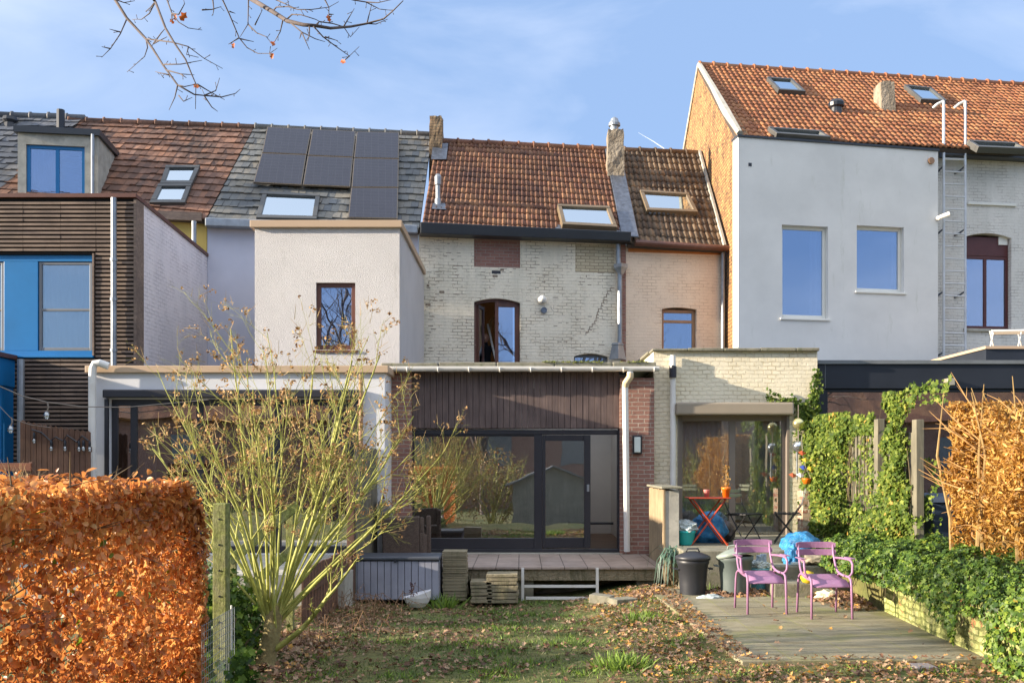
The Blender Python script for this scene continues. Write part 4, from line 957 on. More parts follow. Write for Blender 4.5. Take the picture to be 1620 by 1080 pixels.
# ladder
LD = .28
def lp_(px, py): return WLD.p(WLD.S(px, LD), LD, WLD.Z(px, py, LD))
ld = MB()
for px in (1493, 1527): ld.tube([lp_(px, 232), lp_(px, 590)], .03, 8)
for i in range(18):
    y = 252 + i * 19.6; ld.tube([lp_(1493, y), lp_(1527, y + 1.2)], .018, 6)
lad = make_obj('ladder', ld, simple('aluminium', lin(204, 206, 208), .45, .2), hF)
hk = MB()
for px in (1493, 1527):
    hk.tube([lp_(px, 262), lp_(px, 160)], .034, 8); p0 = lp_(px, 160); hk.tube([p0, p0 + Vector((-.12, .05, -.05)), p0 + Vector((-.2, .12, -.12))], .034, 8)
for y in (232, 251): hk.tube([lp_(1493, y), lp_(1527, y + 1)], .02, 6)
make_obj('grab_rail', hk, simple('galvanised', lin(206, 210, 212), .4, .4), lad)
bk = MB()
for y in (263, 362, 461, 557):
    for px in (1493, 1527):
        p0 = lp_(px, y); q = WLD.p(WLD.S(px, LD), 0, p0.z - .05); bk.tube([q, p0], .02, 6); bk.tube([q + Vector((-.1, -.02, -.05)), q + Vector((.02, -.12, 0))], .02, 6)
make_obj('wall_bracket', bk, m_lead, lad)
# raised roof light on the annex roof and white rack
rl = thing('roof_box', 'low wedge shaped roof light with a beige edge on the black annex roof', 'roof light', tuple(P(1580, 572, 18)))
bx = MB(); x0, x1 = Xp(1560, 17.4), 11.4; zb = Zp(570, 16.55) + .003
bx.hexa([(x0, 17.4, zb), (x1, 17.4, zb), (x1, 20.5, zb), (x0, 20.5, zb), (x0, 17.4, Zp(552, 17.4)), (x1, 17.4, Zp(552, 17.4)), (x1, 20.5, Zp(552, 17.4)), (x0, 20.5, Zp(552, 17.4))])
make_obj('body', bx, m_black, rl)
make_obj('edge_trim', MB().box(x0 - .03, x1, 17.36, 20.5, Zp(552, 17.4) + .001, Zp(547.5, 17.4)), m_beige, rl)
rk = thing('drying_rack', 'white folding rack standing on the flat roof below the burgundy window', 'rack', tuple(P(1590, 550, 18.5)))
k = MB(); zt_ = Zp(524, 18.5); zb_ = Zp(547.5, 17.4) + .004
for px in (1572, 1616): k.tube([P(px, 524, 18.5), (Xp(px - 7, 18.3), 18.3, zb_)], .014, 6); k.tube([P(px - 6, 524, 18.9), (Xp(px + 4, 19.2), 19.2, zb_)], .014, 6)
make_obj('legs', k, m_whiteframe, rk)
k = MB()
for j in range(4): k.tube([P(1569, 524 + j, 18.4 + j * .15), P(1620, 523 + j, 18.4 + j * .15)], .028, 8)
make_obj('rails', k, m_whiteframe, rk)
# party wall between house C and the others inside the row, closes the terrace at the back
# ================================================================== GROUND AND TERRACES
def hgt(x, y):
    t = min(max((y - 9) / 5, 0), 1); t = t * t * (3 - 2 * t)
    q = min(max((x - .5) / 1.35, 0), 1); h = -.21 * t * (1 - q * q * (3 - 2 * q)) + .03 * q
    h += .035 * mnoise.noise(Vector((x * .9, y * .9, 0))) + .015 * mnoise.noise(Vector((x * 3, y * 3, 4)))
    if x < -1.6: h += .08 * min(1, (-1.6 - x) / 1.2)
    if y < 3: h -= min(.9, (3 - y) * .12)
    if x > 3.4: h = min(h, .03)
    return h
xs = [-400, -120, -50, -25, -14] + list(np.arange(-9, 7.01, .16)) + [10, 18, 40, 120, 400]
ys = [-400, -100, -40, -20, -12, -6, -2, 2] + list(np.arange(4, 16.6, .16)) + [18, 25, 60, 200, 600, 3000]
mb = MB(); mb.v = [(float(x), float(y), hgt(x, y)) for y in ys for x in xs]; nx = len(xs)
mb.f = [(j * nx + i, j * nx + i + 1, (j + 1) * nx + i + 1, (j + 1) * nx + i) for j in range(len(ys) - 1) for i in range(nx - 1)]
tag(make_obj('ground', mb, m_ground, smooth=True), kind='structure')

def slabmat():
    m = N('mossy_patio_slabs'); uv = m.coord('UV', (1, 1, 1)); ob = m.coord('Object')
    b = m.n('ShaderNodeTexBrick'); b.offset = 0; b.inputs['Scale'].default_value = 1; b.inputs['Brick Width'].default_value = .6; b.inputs['Row Height'].default_value = .6
    b.inputs['Mortar Size'].default_value = .007; b.inputs['Color1'].default_value = lin(156, 148, 122); b.inputs['Color2'].default_value = lin(142, 136, 114); b.inputs['Mortar'].default_value = lin(150, 146, 96)
    m.l(uv, b.inputs['Vector'])
    n1 = m.noise(m.coord('Object', (.5, 2.2, 1)), 3.5, 8, .75, .3)
    col = m.mix(m.ramp(n1, [(.35, .8), (.62, 0.0)]), b.outputs['Color'], lin(100, 92, 66))
    col = m.mix(m.ramp(m.noise(ob, 1.3, 6, .7), [(.5, 0.0), (.66, .6)]), col, lin(112, 116, 54))
    m.base(col).rough(.9); m.bump(m.math('ADD', m.noise(ob, 35, 6, .7), m.math('MULTIPLY', b.outputs['Fac'], -1.5)), .5, .01); return m.m
m_patio = slabmat()
pz = .07
mb = MB(); mb.hexa([(1.95, 8.36, -.1), (4.3, 8.42, -.1), (4.55, 13.3, -.1), (1.75, 13.3, -.1), (1.95, 8.36, pz), (4.3, 8.42, pz), (4.55, 13.3, pz), (1.75, 13.3, pz)])
tag(make_obj('patio', mb, m_patio), kind='structure')
# tiled terrace in front of the sliding door
def tilefloor():
    m = N('terrace_tiles'); uv = m.coord('UV', (1, 1, 1), (.04, .01, 0)); ob = m.coord('Object')
    b = m.n('ShaderNodeTexBrick'); b.offset = 0; b.inputs['Scale'].default_value = 1; b.inputs['Brick Width'].default_value = .34; b.inputs['Row Height'].default_value = .68
    b.inputs['Mortar Size'].default_value = .007; b.inputs['Color1'].default_value = lin(176, 158, 146); b.inputs['Color2'].default_value = lin(160, 144, 134); b.inputs['Mortar'].default_value = lin(70, 62, 56)
    m.l(uv, b.inputs['Vector'])
    col = m.mix(m.ramp(m.noise(ob, 4, 6, .7), [(.4, .4), (.6, 0.0)]), b.outputs['Color'], lin(110, 96, 84))
    m.base(col).rough(.55); m.bump(m.math('MULTIPLY', b.outputs['Fac'], -1), .4, .006); return m.m
tz = Zp(873, 16.3) - .015
T0 = 14.05
te = thing('tiled_terrace', 'raised terrace of pinkish tiles in front of the sliding garden door', 'terrace', (0, 15, 0)); te['kind'] = 'structure'
make_obj('tile_surface', MB().box(-2.2, Xp(1049, T0), T0, 16.1, tz - .03, tz), tilefloor(), te)
m_slabmoss = rendermat('mossy_slab_edge', lin(140, 128, 104), 24, 1.0, .03, (lin(50, 58, 24), 3.5, .46))
make_obj('slab_edge', MB().box(-2.15, Xp(1046, T0), T0 + .04, 16.1, tz - .20, tz - .032), m_slabmoss, te)
make_obj('support_wall', MB().box(-2.1, 2.0, 14.75, 14.9, -.4, tz - .202), m_mossconc, te)
for (a, b) in ((-2.1, -1.3), (-.05, .18), (1.72, 2.05)): make_obj('support_block', MB().box(a, b, T0 + .12, 14.5, -.4, tz - .203), m_mossconc, te, bevel=.01)
# upper terrace and steps of the peach house
ut = thing('concrete_terrace', 'raised concrete terrace with two broad steps before the taupe garden doors', 'terrace', (3.7, 15, 0)); ut['kind'] = 'structure'
make_obj('terrace_slab', MB().box(2.26, 5.15, 13.3, 16.37, -.2, .6), m_mossconc, ut, bevel=.02)
make_obj('step', MB().box(3.45, 4.75, 12.85, 13.298, -.1, .43), m_mossconc, ut, bevel=.02)
make_obj('step', MB().box(3.3, 4.75, 12.4, 12.848, -.1, .25), m_mossconc, ut, bevel=.02)
# ground of the neighbouring gardens
mb = MB().box(4.3, 14, 2, 16.54, -.2, .58); tag(make_obj('raised_ground', mb, m_ground), kind='structure')
mb = MB().box(-13, -2.35, 12.6, 15.39, -.2, .34); tag(make_obj('neighbour_terrace', mb, m_concrete), kind='structure')

# ================================================================== GRASS, FALLEN LEAVES
def hgts(x, y): return np.array([hgt(a, b) for a, b in zip(x, y)])
g_grass = leafmat('grass_blades', [(0, lin(134, 124, 88)), (.3, lin(104, 114, 66)), (.6, lin(76, 106, 48)), (1, lin(140, 172, 60))], .3, .6)
n = 120000
x = rng.uniform(-2.6, 4.3, n); y = 6.6 + (14.3 - 6.6) * rng.random(n) ** 1.15
dn = npnoise(np.c_[x, y, x * 0], 1.6) + .6 * npnoise(np.c_[x, y, x * 0 + 3], 4.2)
keep = (rng.random(n) < .62 + .6 * dn - .55 * np.clip((-1.2 - x) / 1.2, 0, 1) - .35 * np.clip((x - 1.2) / 1.2, 0, 1)) & ~((x > 1.85) & (y > 8.3))
x, y, dn = x[keep], y[keep], dn[keep]; n = len(x)
C = np.c_[x, y, hgts(x, y) - .01]
upv = np.c_[rng.normal(0, .8, n), rng.normal(0, .8, n), np.ones(n)]
hd = np.c_[rng.normal(size=(n, 2)), rng.normal(0, .1, n)]
# blade template: local z is up, so pass the lean as the normal
tag(scatter('grass', C, upv, rng.uniform(.02, .055, n) * (1 + .6 * np.clip(dn, 0, 1)), (T_BLADE[0] * [1.9, 1, 1], T_BLADE[1]), g_grass, rnd=rng.normal(.45, .3, n) + .3 * dn), kind='stuff')
for (px, py, D, k, s) in ((985, 1056, 8.3, 260, .14), (900, 1010, 9.6, 120, .09), (1120, 900, 12.9, 160, .16), (700, 900, 13.2, 100, .22), (1015, 980, 11, 200, .13), (1250, 880, 12.4, 50, .1)):
    c0 = Vector((Xp(px, D), D, hgt(Xp(px, D), D)))
    cx = rng.normal(0, .11, k); cy = rng.normal(0, .11, k)
    C = np.c_[c0.x + cx, c0.y + cy, np.full(k, c0.z)]
    o = scatter('grass_tuft', C, np.c_[cx * 4 + rng.normal(0, .25, k), cy * 4 + rng.normal(0, .25, k), np.ones(k)], rng.uniform(.5, 1.1, k) * s, T_BLADE, g_grass, rnd=rng.uniform(.6, 1, k))
    tag(o, None, None, kind='stuff')
g_leaf = leafmat('fallen_leaves', [(0, lin(84, 60, 44)), (.3, lin(122, 86, 62)), (.55, lin(154, 120, 92)), (.8, lin(182, 154, 124)), (1, lin(206, 152, 66))], .15, .7)
n = 26000
x = rng.uniform(-2.9, 4.25, n); y = 6.6 + 7.4 * rng.random(n) ** 1.1
dn = npnoise(np.c_[x, y, x * 0 + 7], 2.1)
pr = .30 + .75 * dn + .5 * np.clip((-1.0 - x) / 1, 0, 1) + .6 * np.clip((x - .8) / 1, 0, 1)
onp = (x > 2.0) & (y > 8.5) & (y < 13.2)
pr = np.where(onp, .012, pr); pr = np.where((x > 1.0) & (x < 2.1) & (y > 8.4), 1.1, pr); pr = np.where((x > 1.0) & (y < 8.35), 1.3, pr)
keep = rng.random(n) < pr; x, y = x[keep], y[keep]; n = len(x)
onp = (x > 1.8) & (y > 8.4) & (y < 13.2)
z = np.where(onp, pz + .008, hgts(x, y) + .012) + rng.uniform(0, .02, n)
rr = rng.random(n) * .85 + np.where(x > .8, .2, -.0)
tag(scatter('fallen_leaves', np.c_[x, y, z], np.c_[rng.normal(0, .45, n), rng.normal(0, .45, n), np.ones(n)], rng.uniform(.022, .07, n), T_OAK, g_leaf, rnd=rr), kind='stuff')
def leafpile(cx, cy, cz, rx, ry, h, k, seed=0):
    a = rng.random(k) * 6.28; r = np.sqrt(rng.random(k)); X = cx + rx * r * np.cos(a); Y = cy + ry * r * np.sin(a); Z = cz + h * (1 - r ** 2) * rng.random(k) ** .5
    return tag(scatter('leaf_litter', np.c_[X, Y, Z], np.c_[rng.normal(0, .7, k), rng.normal(0, .7, k) - .3, np.ones(k)], rng.uniform(.04, .08, k), T_OAK, g_leaf, rnd=rng.uniform(.2, 1, k)), kind='stuff')
leafpile(4.05, 12.1, pz, .35, .9, .12, 700); leafpile(2.9, 12.75, pz, .55, .35, .08, 500); leafpile(1.8, 12.9, .0, .4, .5, .12, 400); leafpile(-2.5, 9.0, .02, .7, 1.2, .1, 1200)

# ================================================================== HEDGES
m_bark = simple('hedge_twigs', lin(96, 84, 62), .85, var=.35, scale=14, bump=.4)
g_beech = leafmat('beech_leaves', [(0, lin(140, 80, 42)), (.25, lin(188, 118, 62)), (.6, lin(222, 152, 84)), (.85, lin(240, 178, 104)), (.965, lin(236, 184, 120)), (.985, lin(110, 140, 40)), (1, lin(110, 140, 40))], .55, .38, .6)
hg = thing('beech_hedge', 'clipped beech hedge full of orange brown winter leaves, bottom left', 'hedge', (-2.7, 4.5, 0))
n = 42000
Y = 1.2 + 5.4 * rng.random(n) ** .62; Zc = rng.random(n) * 1.7; Xc = np.full(n, 0.0)
f = rng.random(n); nx_ = rng.normal(0, .6, n); ny_ = rng.normal(0, .6, n); nz_ = rng.normal(0, .6, n)
dpt = np.abs(rng.normal(0, .10, n))
bul = .07 * npnoise(np.c_[Y * 0, Y, Zc], 2.2)
Xc = -2.2 - dpt + bul; nx_ += 1.1
top = f < .24; k = top.sum(); Zc[top] = 1.66 - dpt[top] + .09 * npnoise(np.c_[Y[top], Y[top], Y[top]], 3.1) + np.abs(rng.normal(0, .035, k)); Xc[top] = -2.2 - rng.random(k) * .9; nz_[top] += 1; nx_[top] -= 1.1
end = (f > .24) & (f < .36); k = end.sum(); Y[end] = 6.6 - dpt[end]; Xc[end] = -2.2 - rng.random(k) * .85; ny_[end] += 1; nx_[end] -= 1.1
Zc += -.01 - .03 * np.clip(npnoise(np.c_[Y, Y, Y], 1.1), 0, 1)
rc_ = np.clip((Zc - 1.35) / .35, 0, 1) * np.clip((Y - 6.15) / .45, 0, 1); Zc -= .22 * rc_ ** 2; Y -= .1 * rc_; Y += .08 * npnoise(np.c_[Zc, Zc * 2, Zc], 3.3) * (Y > 6.2)
bias = npnoise(np.c_[Y, Y, Zc], 1.3)
hole_ = (npnoise(np.c_[Y * 0, Y, Zc], 6.5) > .40) & (rng.random(n) < .85) & ~top
C = np.c_[Xc, Y, Zc][~hole_]; NN = np.c_[nx_, ny_, nz_][~hole_]
scatter('leaves', C, NN, rng.uniform(.026, .068, len(C)), T_LEAF, g_beech, hg, rnd=np.clip(rng.random(len(C)) * .8 + .1 + .28 * bias[~hole_], 0, .97) + (rng.random(len(C)) > .985) * .4)
tw = MB(); rd = random.Random(21)
for i in range(26):
    y0 = 1.3 + rd.random() * 5.1; x0 = -2.45 - rd.random() * .4
    tw.tube([(x0, y0, 0), (x0 + rd.uniform(-.05, .05), y0 + rd.uniform(-.1, .1), .6), (x0 + rd.uniform(-.1, .15), y0 + rd.uniform(-.2, .2), 1.2), (x0 + rd.uniform(-.1, .2), y0 + rd.uniform(-.3, .3), 1.68)], [.02, .016, .01, .004], 6)
make_obj('stems', tw, m_bark, hg)
tw = MB()
for i in range(420):
    y0 = 1.6 + rd.random() ** .7 * 5; z0_ = rd.uniform(.1, 1.66); x0 = -2.38; d = Vector((rd.uniform(.1, .9), rd.uniform(-1, 1), rd.uniform(-.2, 1))).normalized() * rd.uniform(.12, .32)
    p = Vector((x0, y0, z0_)); q = p + d; q.x = min(q.x, -2.14); tw.tube([p, (p + q) / 2 + Vector((0, 0, .02)), q], [.005, .004, .0015], 4, cap=False)
make_obj('twigs', tw, m_bark, hg)
# golden hornbeam hedge on the right
g_horn = leafmat('golden_leaves', [(0, lin(140, 96, 40)), (.35, lin(190, 138, 62)), (.7, lin(220, 172, 84)), (1, lin(236, 198, 118))], .4, .5)
hh = thing('hornbeam_hedge', 'tall golden brown winter hedge growing above the ivy, right edge', 'hedge', (5.3, 9, .58))
n = 30000
Y = rng.uniform(7.0, 10.7, n); Zc = .6 + 1.9 * rng.random(n) ** .8; Xc = 4.85 + np.abs(rng.normal(0, .22, n)) + .26 * npnoise(np.c_[Y * 0, Y, Zc], 1.9)
lf = rng.random(n) < .3; Y = np.where(lf, 10.75 - np.abs(rng.normal(0, .12, n)), Y); Xc = np.where(lf, 4.85 + rng.random(n) * 1.0, Xc)
topc = 2.35 + .22 * np.sin(Y * 3.1) + .14 * np.sin(Y * 7.7) + .1 * np.sin(Y * 19)
sel = (Zc < topc) & (rng.random(n) < .25 + .75 * np.clip((Zc - .65) / .7, 0, 1)) & ((npnoise(np.c_[Y * 0, Y, Zc], 5) < .5) | (rng.random(n) < .35))
C = np.c_[Xc, Y, Zc][sel]; k = len(C)
scatter('leaves', C, np.c_[rng.normal(-.5, 1, k), rng.normal(-.3, 1, k), rng.normal(0, 1, k)], rng.uniform(.05, .085, k), T_CURL, g_horn, hh)
tw = MB()
for i in range(24):
    y0 = 7.2 + i * .15 + rd.uniform(-.05, .05); x0 = 4.95 + rd.uniform(-.1, .5)
    tw.tube([(x0, y0, .5), (x0 + rd.uniform(-.06, .06), y0 + rd.uniform(-.1, .1), 1.2), (x0 + rd.uniform(-.15, .1), y0 + rd.uniform(-.15, .2), 1.9), (x0 + rd.uniform(-.2, .1), y0 + rd.uniform(-.2, .3), 2.5 + rd.random() * .25)], [.03, .022, .014, .004], 6)
make_obj('stems', tw, simple('hedge_stems', lin(150, 124, 78), .8, var=.3, scale=12), hh)
tw = MB()
for i in range(330):
    p = Vector((4.95 + rd.random() * .25, 7.1 + rd.random() * 3.6, rd.uniform(1.0, 2.35))); d = Vector((rd.uniform(-1, .3), rd.uniform(-.5, 1), rd.uniform(-.1, 1.1))).normalized() * rd.uniform(.2, .5)
    tw.tube([p, p + d * .5 + Vector((0, 0, .03)), p + d], [.007, .004, .0015], 4, cap=False)
for i in range(14):
    p = Vector((4.95 + rd.random() * .2, 10.2 + rd.random() * .5, rd.uniform(1.0, 2.2))); d = Vector((rd.uniform(-1.2, .1), rd.uniform(.1, 1), rd.uniform(.2, 1.2))).normalized() * rd.uniform(.35, .75)
    q = p + d * .6; tw.tube([p, q, p + d + Vector((0, 0, .05))], [.012, .007, .002], 5, cap=False)
    tw.tube([q, q + Vector((rd.uniform(-.3, .1), rd.uniform(-.1, .2), rd.uniform(0, .25)))], [.005, .001], 4, cap=False)
make_obj('twigs', tw, simple('orange_twigs', lin(176, 136, 84), .8), hh)

# ================================================================== IVY, RETAINING WALL, SLAT FENCE
m_mosswall = brickmat('mossy_painted_brick', lin(190, 188, 130), lin(164, 168, 100), lin(112, 118, 62), bump=1.0, ms=.013, wob=.03, dirt=(lin(96, 112, 38), .95, 1.4), peel=(lin(176, 104, 78), 2.2, .54))
rw = MB(); pts = [(4.17, 5.0), (4.17, 8.5), (4.2, 9.6), (4.32, 11.6), (4.42, 13.29)]
for i in range(len(pts) - 1):
    (xa, ya), (xb, yb) = pts[i], pts[i + 1]; za = .56 if i else .5
    rw.hexa([(xa, ya, -.15), (xa + .24, ya, -.15), (xb + .24, yb, -.15), (xb, yb, -.15), (xa, ya, za), (xa + .24, ya, za), (xb + .24, yb, .56), (xb, yb, .56)])
tag(make_obj('retaining_wall', rw, m_mosswall), 'low mossy yellow green brick wall along the patio under the ivy', 'wall')
g_ivy = leafmat('ivy_leaves', [(0, lin(34, 58, 22)), (.35, lin(74, 104, 38)), (.7, lin(122, 148, 54)), (.93, lin(150, 166, 62)), (.97, lin(170, 120, 50)), (1, lin(190, 170, 60))], .28, .5, .35)
iv = thing('ivy_mound', 'thick ground ivy spilling over the low wall beside the patio', 'ivy', (4.8, 9.5, .5))
n = 30000
t = rng.random(n); Y = 5.5 + 7.9 * rng.random(n)
prof_x = np.interp(t, [0, .18, .4, .7, 1], [4.10, 4.16, 4.4, 4.9, 5.9]); prof_z = np.interp(t, [0, .18, .4, .7, 1], [.28, .56, .78, .88, .8])
bl = .12 * npnoise(np.c_[prof_x, Y, prof_z], 1.8) + .07 * npnoise(np.c_[prof_x, Y, prof_z], 4.5)
dr = np.clip((Y - 9.6) / -1.2, 0, 1) * (np.sin(Y * 4.2) > -.55)     # drape in front nearer the camera
zlow = np.where(t < .18, (.56 - (.18 - t) / .18 * (.12 + .5 * dr)), prof_z)
hgt_s = np.interp(Y, [5, 9, 11.5, 13.4], [1.05, 1.0, .92, .8])
Zi = np.where(t < .18, zlow, .56 + (prof_z - .56) * hgt_s) + bl * (t > .1)
Xi = prof_x - .06 - bl * .5 - np.abs(rng.normal(0, .02, n))
keep = (t > .18) | (rng.random(n) < .35 + .65 * dr)
C = np.c_[Xi, Y, Zi][keep]; k = len(C); tt = t[keep]
NN = np.c_[-1 + 1.1 * tt + rng.normal(0, .45, k), rng.normal(-.15, .45, k), .25 + tt + rng.normal(0, .35, k)]
scatter('leaves', C, NN, rng.uniform(.03, .072, k), T_IVY, g_ivy, iv, rnd=rng.beta(2, 2.6, k) + .1 * npnoise(C, 2))
vn = MB()
for i in range(40):
    y0 = 5.5 + i * .2; vn.tube([(4.5, y0, .55), (4.12 + rd.uniform(-.02, .04), y0 + rd.uniform(-.1, .1), .55), (4.1, y0 + rd.uniform(-.2, .2), .3)], [.008, .006, .003], 5)
make_obj('runners', vn, m_bark, iv)
g_ivy2 = leafmat('sun_painted_ivy_leaves', [(0, lin(52, 76, 26)), (.35, lin(84, 108, 36)), (.7, lin(126, 142, 56)), (.93, lin(168, 178, 78)), (.97, lin(196, 150, 70)), (1, lin(206, 176, 90))], .35, .6, .25)  # lighter copy of the ivy greens, sunshine put into the colour
fv = thing('climbing_ivy', 'bright green ivy climbing over the slatted fence beside the garden doors', 'ivy', (5.0, 14, .58))
Cs = []
def blob(k, y0, y1, z0, z1, xo, bulge, dens=1.0):
    Y = rng.uniform(y0, y1, k); Zz = rng.uniform(z0, z1, k); u = (Y - y0) / (y1 - y0); v = (Zz - z0) / (z1 - z0)
    b = bulge * (1 - (2 * u - 1) ** 2) ** .5 * (1 - .6 * v ** 3); X = xo - b - .1 * npnoise(np.c_[Y, Y, Zz], 3) - np.abs(rng.normal(0, .03, k))
    m = rng.random(k) < dens + .6 * npnoise(np.c_[Y, Zz, Y], 4); Cs.append(np.c_[X, Y, Zz][m])
blob(11000, 14.75, 16.6, .62, 2.62, 5.15, .38); blob(3600, 13.65, 14.8, .6, 2.5, 5.15, .02, .32); blob(1300, 13.6, 15.4, 2.25, 2.55, 5.12, .04, .8)
blob(5200, 12.5, 13.15, .8, 2.78, 5.12, .12, .8); blob(1700, 12.0, 14.8, .55, 1.15, 5.12, .15, .8); blob(1400, 13.1, 13.7, .6, 1.7, 5.05, .03, .3); blob(900, 12.2, 12.6, .6, 1.6, 5.05, .03, .35); blob(350, 11.2, 12.5, 2.55, 2.85, 5.1, .03, .6); blob(500, 12.0, 12.2, .7, 1.9, 5.3, .02, .4)
C = np.concatenate(Cs); k = len(C)
scatter('leaves', C, np.c_[-1 + rng.normal(0, .5, k), -.35 + rng.normal(0, .5, k), .35 + rng.normal(0, .4, k)], rng.uniform(.03, .08, k), T_IVY, g_ivy2, fv, rnd=rng.beta(2, 2, k) + .15 * npnoise(C, 2.5))
sv = MB()
for i in range(22):
    y0 = 12.6 + rd.random() * 3.6; z0_ = .6; p = [(5.1, y0, z0_)]
    for j in range(5): p.append((5.1 - rd.random() * .05, p[-1][1] + rd.uniform(-.15, .15), z0_ + .4 * (j + 1)))
    sv.tube(p, [.012, .011, .009, .007, .005, .002], 5)
make_obj('stems', sv, m_bark, fv)
# ivy tendrils on the extension wall
iw = thing('wall_ivy', 'thin ivy tendrils on the cream brick wall right of the taupe doors', 'ivy', (4.9, 16.2, 1.5))
Cs = []; tv_ = MB()
for path in ([(1292, 655), (1288, 630), (1290, 600), (1292, 590)], [(1215, 626), (1235, 634), (1262, 638), (1280, 650), (1290, 670)], [(1262, 640), (1270, 665), (1285, 690), (1280, 720), (1288, 760)], [(1290, 620), (1275, 650), (1262, 690), (1275, 740), (1285, 790)]):
    pp = [P(a, b, 16.32) for a, b in path]; tv_.tube(pp, [.01] * len(pp), 5)
    for a, b in zip(pp[:-1], pp[1:]):
        kk = int((b - a).length * 190); u = rng.random((kk, 1)); Cs.append(np.array(a) * (1 - u) + np.array(b) * u + rng.normal(0, .045, (kk, 3)) * [1, .3, 1] - [0, .05, 0])
C = np.concatenate(Cs); k = len(C)
scatter('leaves', C, np.c_[rng.normal(-.3, .5, k), -1 + rng.normal(0, .4, k), rng.normal(.3, .4, k)], rng.uniform(.05, .085, k), T_IVY, g_ivy2, iw, rnd=rng.beta(1.6, 2.6, k))
make_obj('stems', tv_, m_bark, iw)
# slat fence
sf = thing('slat_fence', 'grey wooden fence of upright slats half covered in ivy', 'fence', (5.2, 13.5, .58))
for Yp, zt_, w_ in ((12.1, 2.38, .075), (13.42, 2.45, .075), (14.9, 2.35, .07)): make_obj('post', MB().box(5.04, 5.14, Yp, Yp + w_ * 1.9, .5, zt_), m_fencegrey, sf, bevel=.006)
mb = MB(); y = 12.38; rd = random.Random(5)
while y < 16.2:
    if not (13.35 < y < 13.62) and not (14.85 < y < 15.05): mb.box(5.12, 5.142, y, y + .085, .55, 2.22 + rd.uniform(-.02, .02) + (.1 if y > 13.5 else 0))
    y += .15
make_obj('slats', mb, m_fencegrey, sf)
make_obj('rail', MB().box(5.143, 5.18, 12.3, 16.3, .85, .94), m_fencegrey, sf); make_obj('rail', MB().box(5.143, 5.18, 12.3, 16.3, 2.0, 2.09), m_fencegrey, sf)

# ================================================================== BRANCHING PLANTS
def grow(mb, tips, p, d, L, r, depth, rd, cfg, k=5, up=.12):
    steps = cfg['steps'][depth]; pts = [p.copy()]; dirs = []; dd = d.copy(); sl_ = L / steps
    for i in range(steps):
        w = cfg['wob'][depth]
        dd = (dd + Vector((rd.uniform(-w, w), rd.uniform(-w, w), rd.uniform(-w, w) + cfg['up'][depth]))).normalized()
        pts.append(pts[-1] + dd * sl_); dirs.append(dd.copy())
    re = cfg['end'][depth]
    rr = [r * (1 - (1 - re) * i / steps) for i in range(steps + 1)]
    mb.tube(pts, rr, max(3, k - depth), cap=False)
    if depth < cfg['max']:
        nb = cfg['nb'][depth]; st = cfg['start'][depth]
        for j in range(nb):
            u = st + (1 - st) * (j + rd.random() * .8) / nb; i = min(int(u * steps), steps - 1); f = u * steps - i
            q = pts[i].lerp(pts[i + 1], f); t = dirs[i]; o = t.orthogonal().normalized(); o = Matrix.Rotation(rd.random() * 6.28, 3, t) @ o
            a = cfg['ang'][depth] * rd.uniform(.7, 1.3); nd = (t * math.cos(a) + o * math.sin(a)).normalized()
            grow(mb, tips, q, nd, L * cfg['len'][depth] * rd.uniform(.6, 1.25) * (1.15 - .5 * u), rr[i] * cfg['rad'][depth], depth + 1, rd, cfg, k)
    else: tips.append((pts[-1].copy(), dirs[-1].copy()))
    if depth == cfg['max'] - 1 or depth == 0: tips.append((pts[-1].copy(), dirs[-1].copy()))
shr = thing('bare_shrub', 'large bare shrub with many yellow green stems and dry brown flower heads', 'shrub', (-2.25, 8.4, 0))
m_stem = N('shrub_bark'); ob = m_stem.coord('Object')
cc = m_stem.ramp(m_stem.noise(ob, 5, 6, .7), [(.3, lin(108, 110, 52)), (.5, lin(160, 162, 80)), (.72, lin(204, 200, 126))])
m_stem.base(cc).rough(.8); m_stem.bump(m_stem.noise(ob, 40, 4), .4, .004); m_stem = m_stem.m
m_twig = simple('shrub_twigs', lin(178, 150, 104), .8, var=.25, scale=8)
cfg = dict(max=3, steps=[12, 8, 5, 4], wob=[.07, .14, .2, .25], up=[.035, .04, .03, .03], end=[.28, .35, .4, .5], nb=[7, 4, 3], start=[.36, .25, .25], ang=[.55, .65, .8], len=[.30, .5, .5], rad=[.6, .6, .6])
rd = random.Random(42); mbs = MB(); tips = []; base = Vector((-2.28, 8.4, -.02))
trunk = [base, base + Vector((.02, 0, .12)), base + Vector((.06, 0, .3)), base + Vector((.09, 0, .5))]
tk = MB(); tk.tube([trunk[0] + Vector((0, 0, -.1)), trunk[0] + Vector((.01, 0, .03)), trunk[1], trunk[2], trunk[3], trunk[3] + Vector((0, 0, .08))], [.15, .115, .088, .08, .075, .03], 14)
for a_ in (.3, 1.9, 3.4, 4.8): tk.tube([trunk[1], base + Vector((math.cos(a_) * .12, math.sin(a_) * .12, .0)), base + Vector((math.cos(a_) * .22, math.sin(a_) * .2, -.08))], [.05, .04, .015], 7)
m_trunk = N('shrub_trunk_bark'); ob = m_trunk.coord('Object'); cc = m_trunk.ramp(m_trunk.noise(ob, 9, 8, .75), [(.3, lin(92, 84, 56)), (.5, lin(140, 126, 84)), (.7, lin(170, 162, 112))])
m_trunk.base(cc).rough(.9); m_trunk.bump(m_trunk.noise(m_trunk.coord('Object', (1, 1, .3)), 50, 6, .7), 1.0, .015); make_obj('trunk', tk, m_trunk.m, shr, smooth=True)
grow(mbs, tips, base + Vector((.05, 0, .16)), Vector((.8, -.15, .5)).normalized(), 1.25, .03, 0, rd, dict(cfg, up=[.05, .05, .03, .03], nb=[5, 3, 2]), 7)
ns = 21
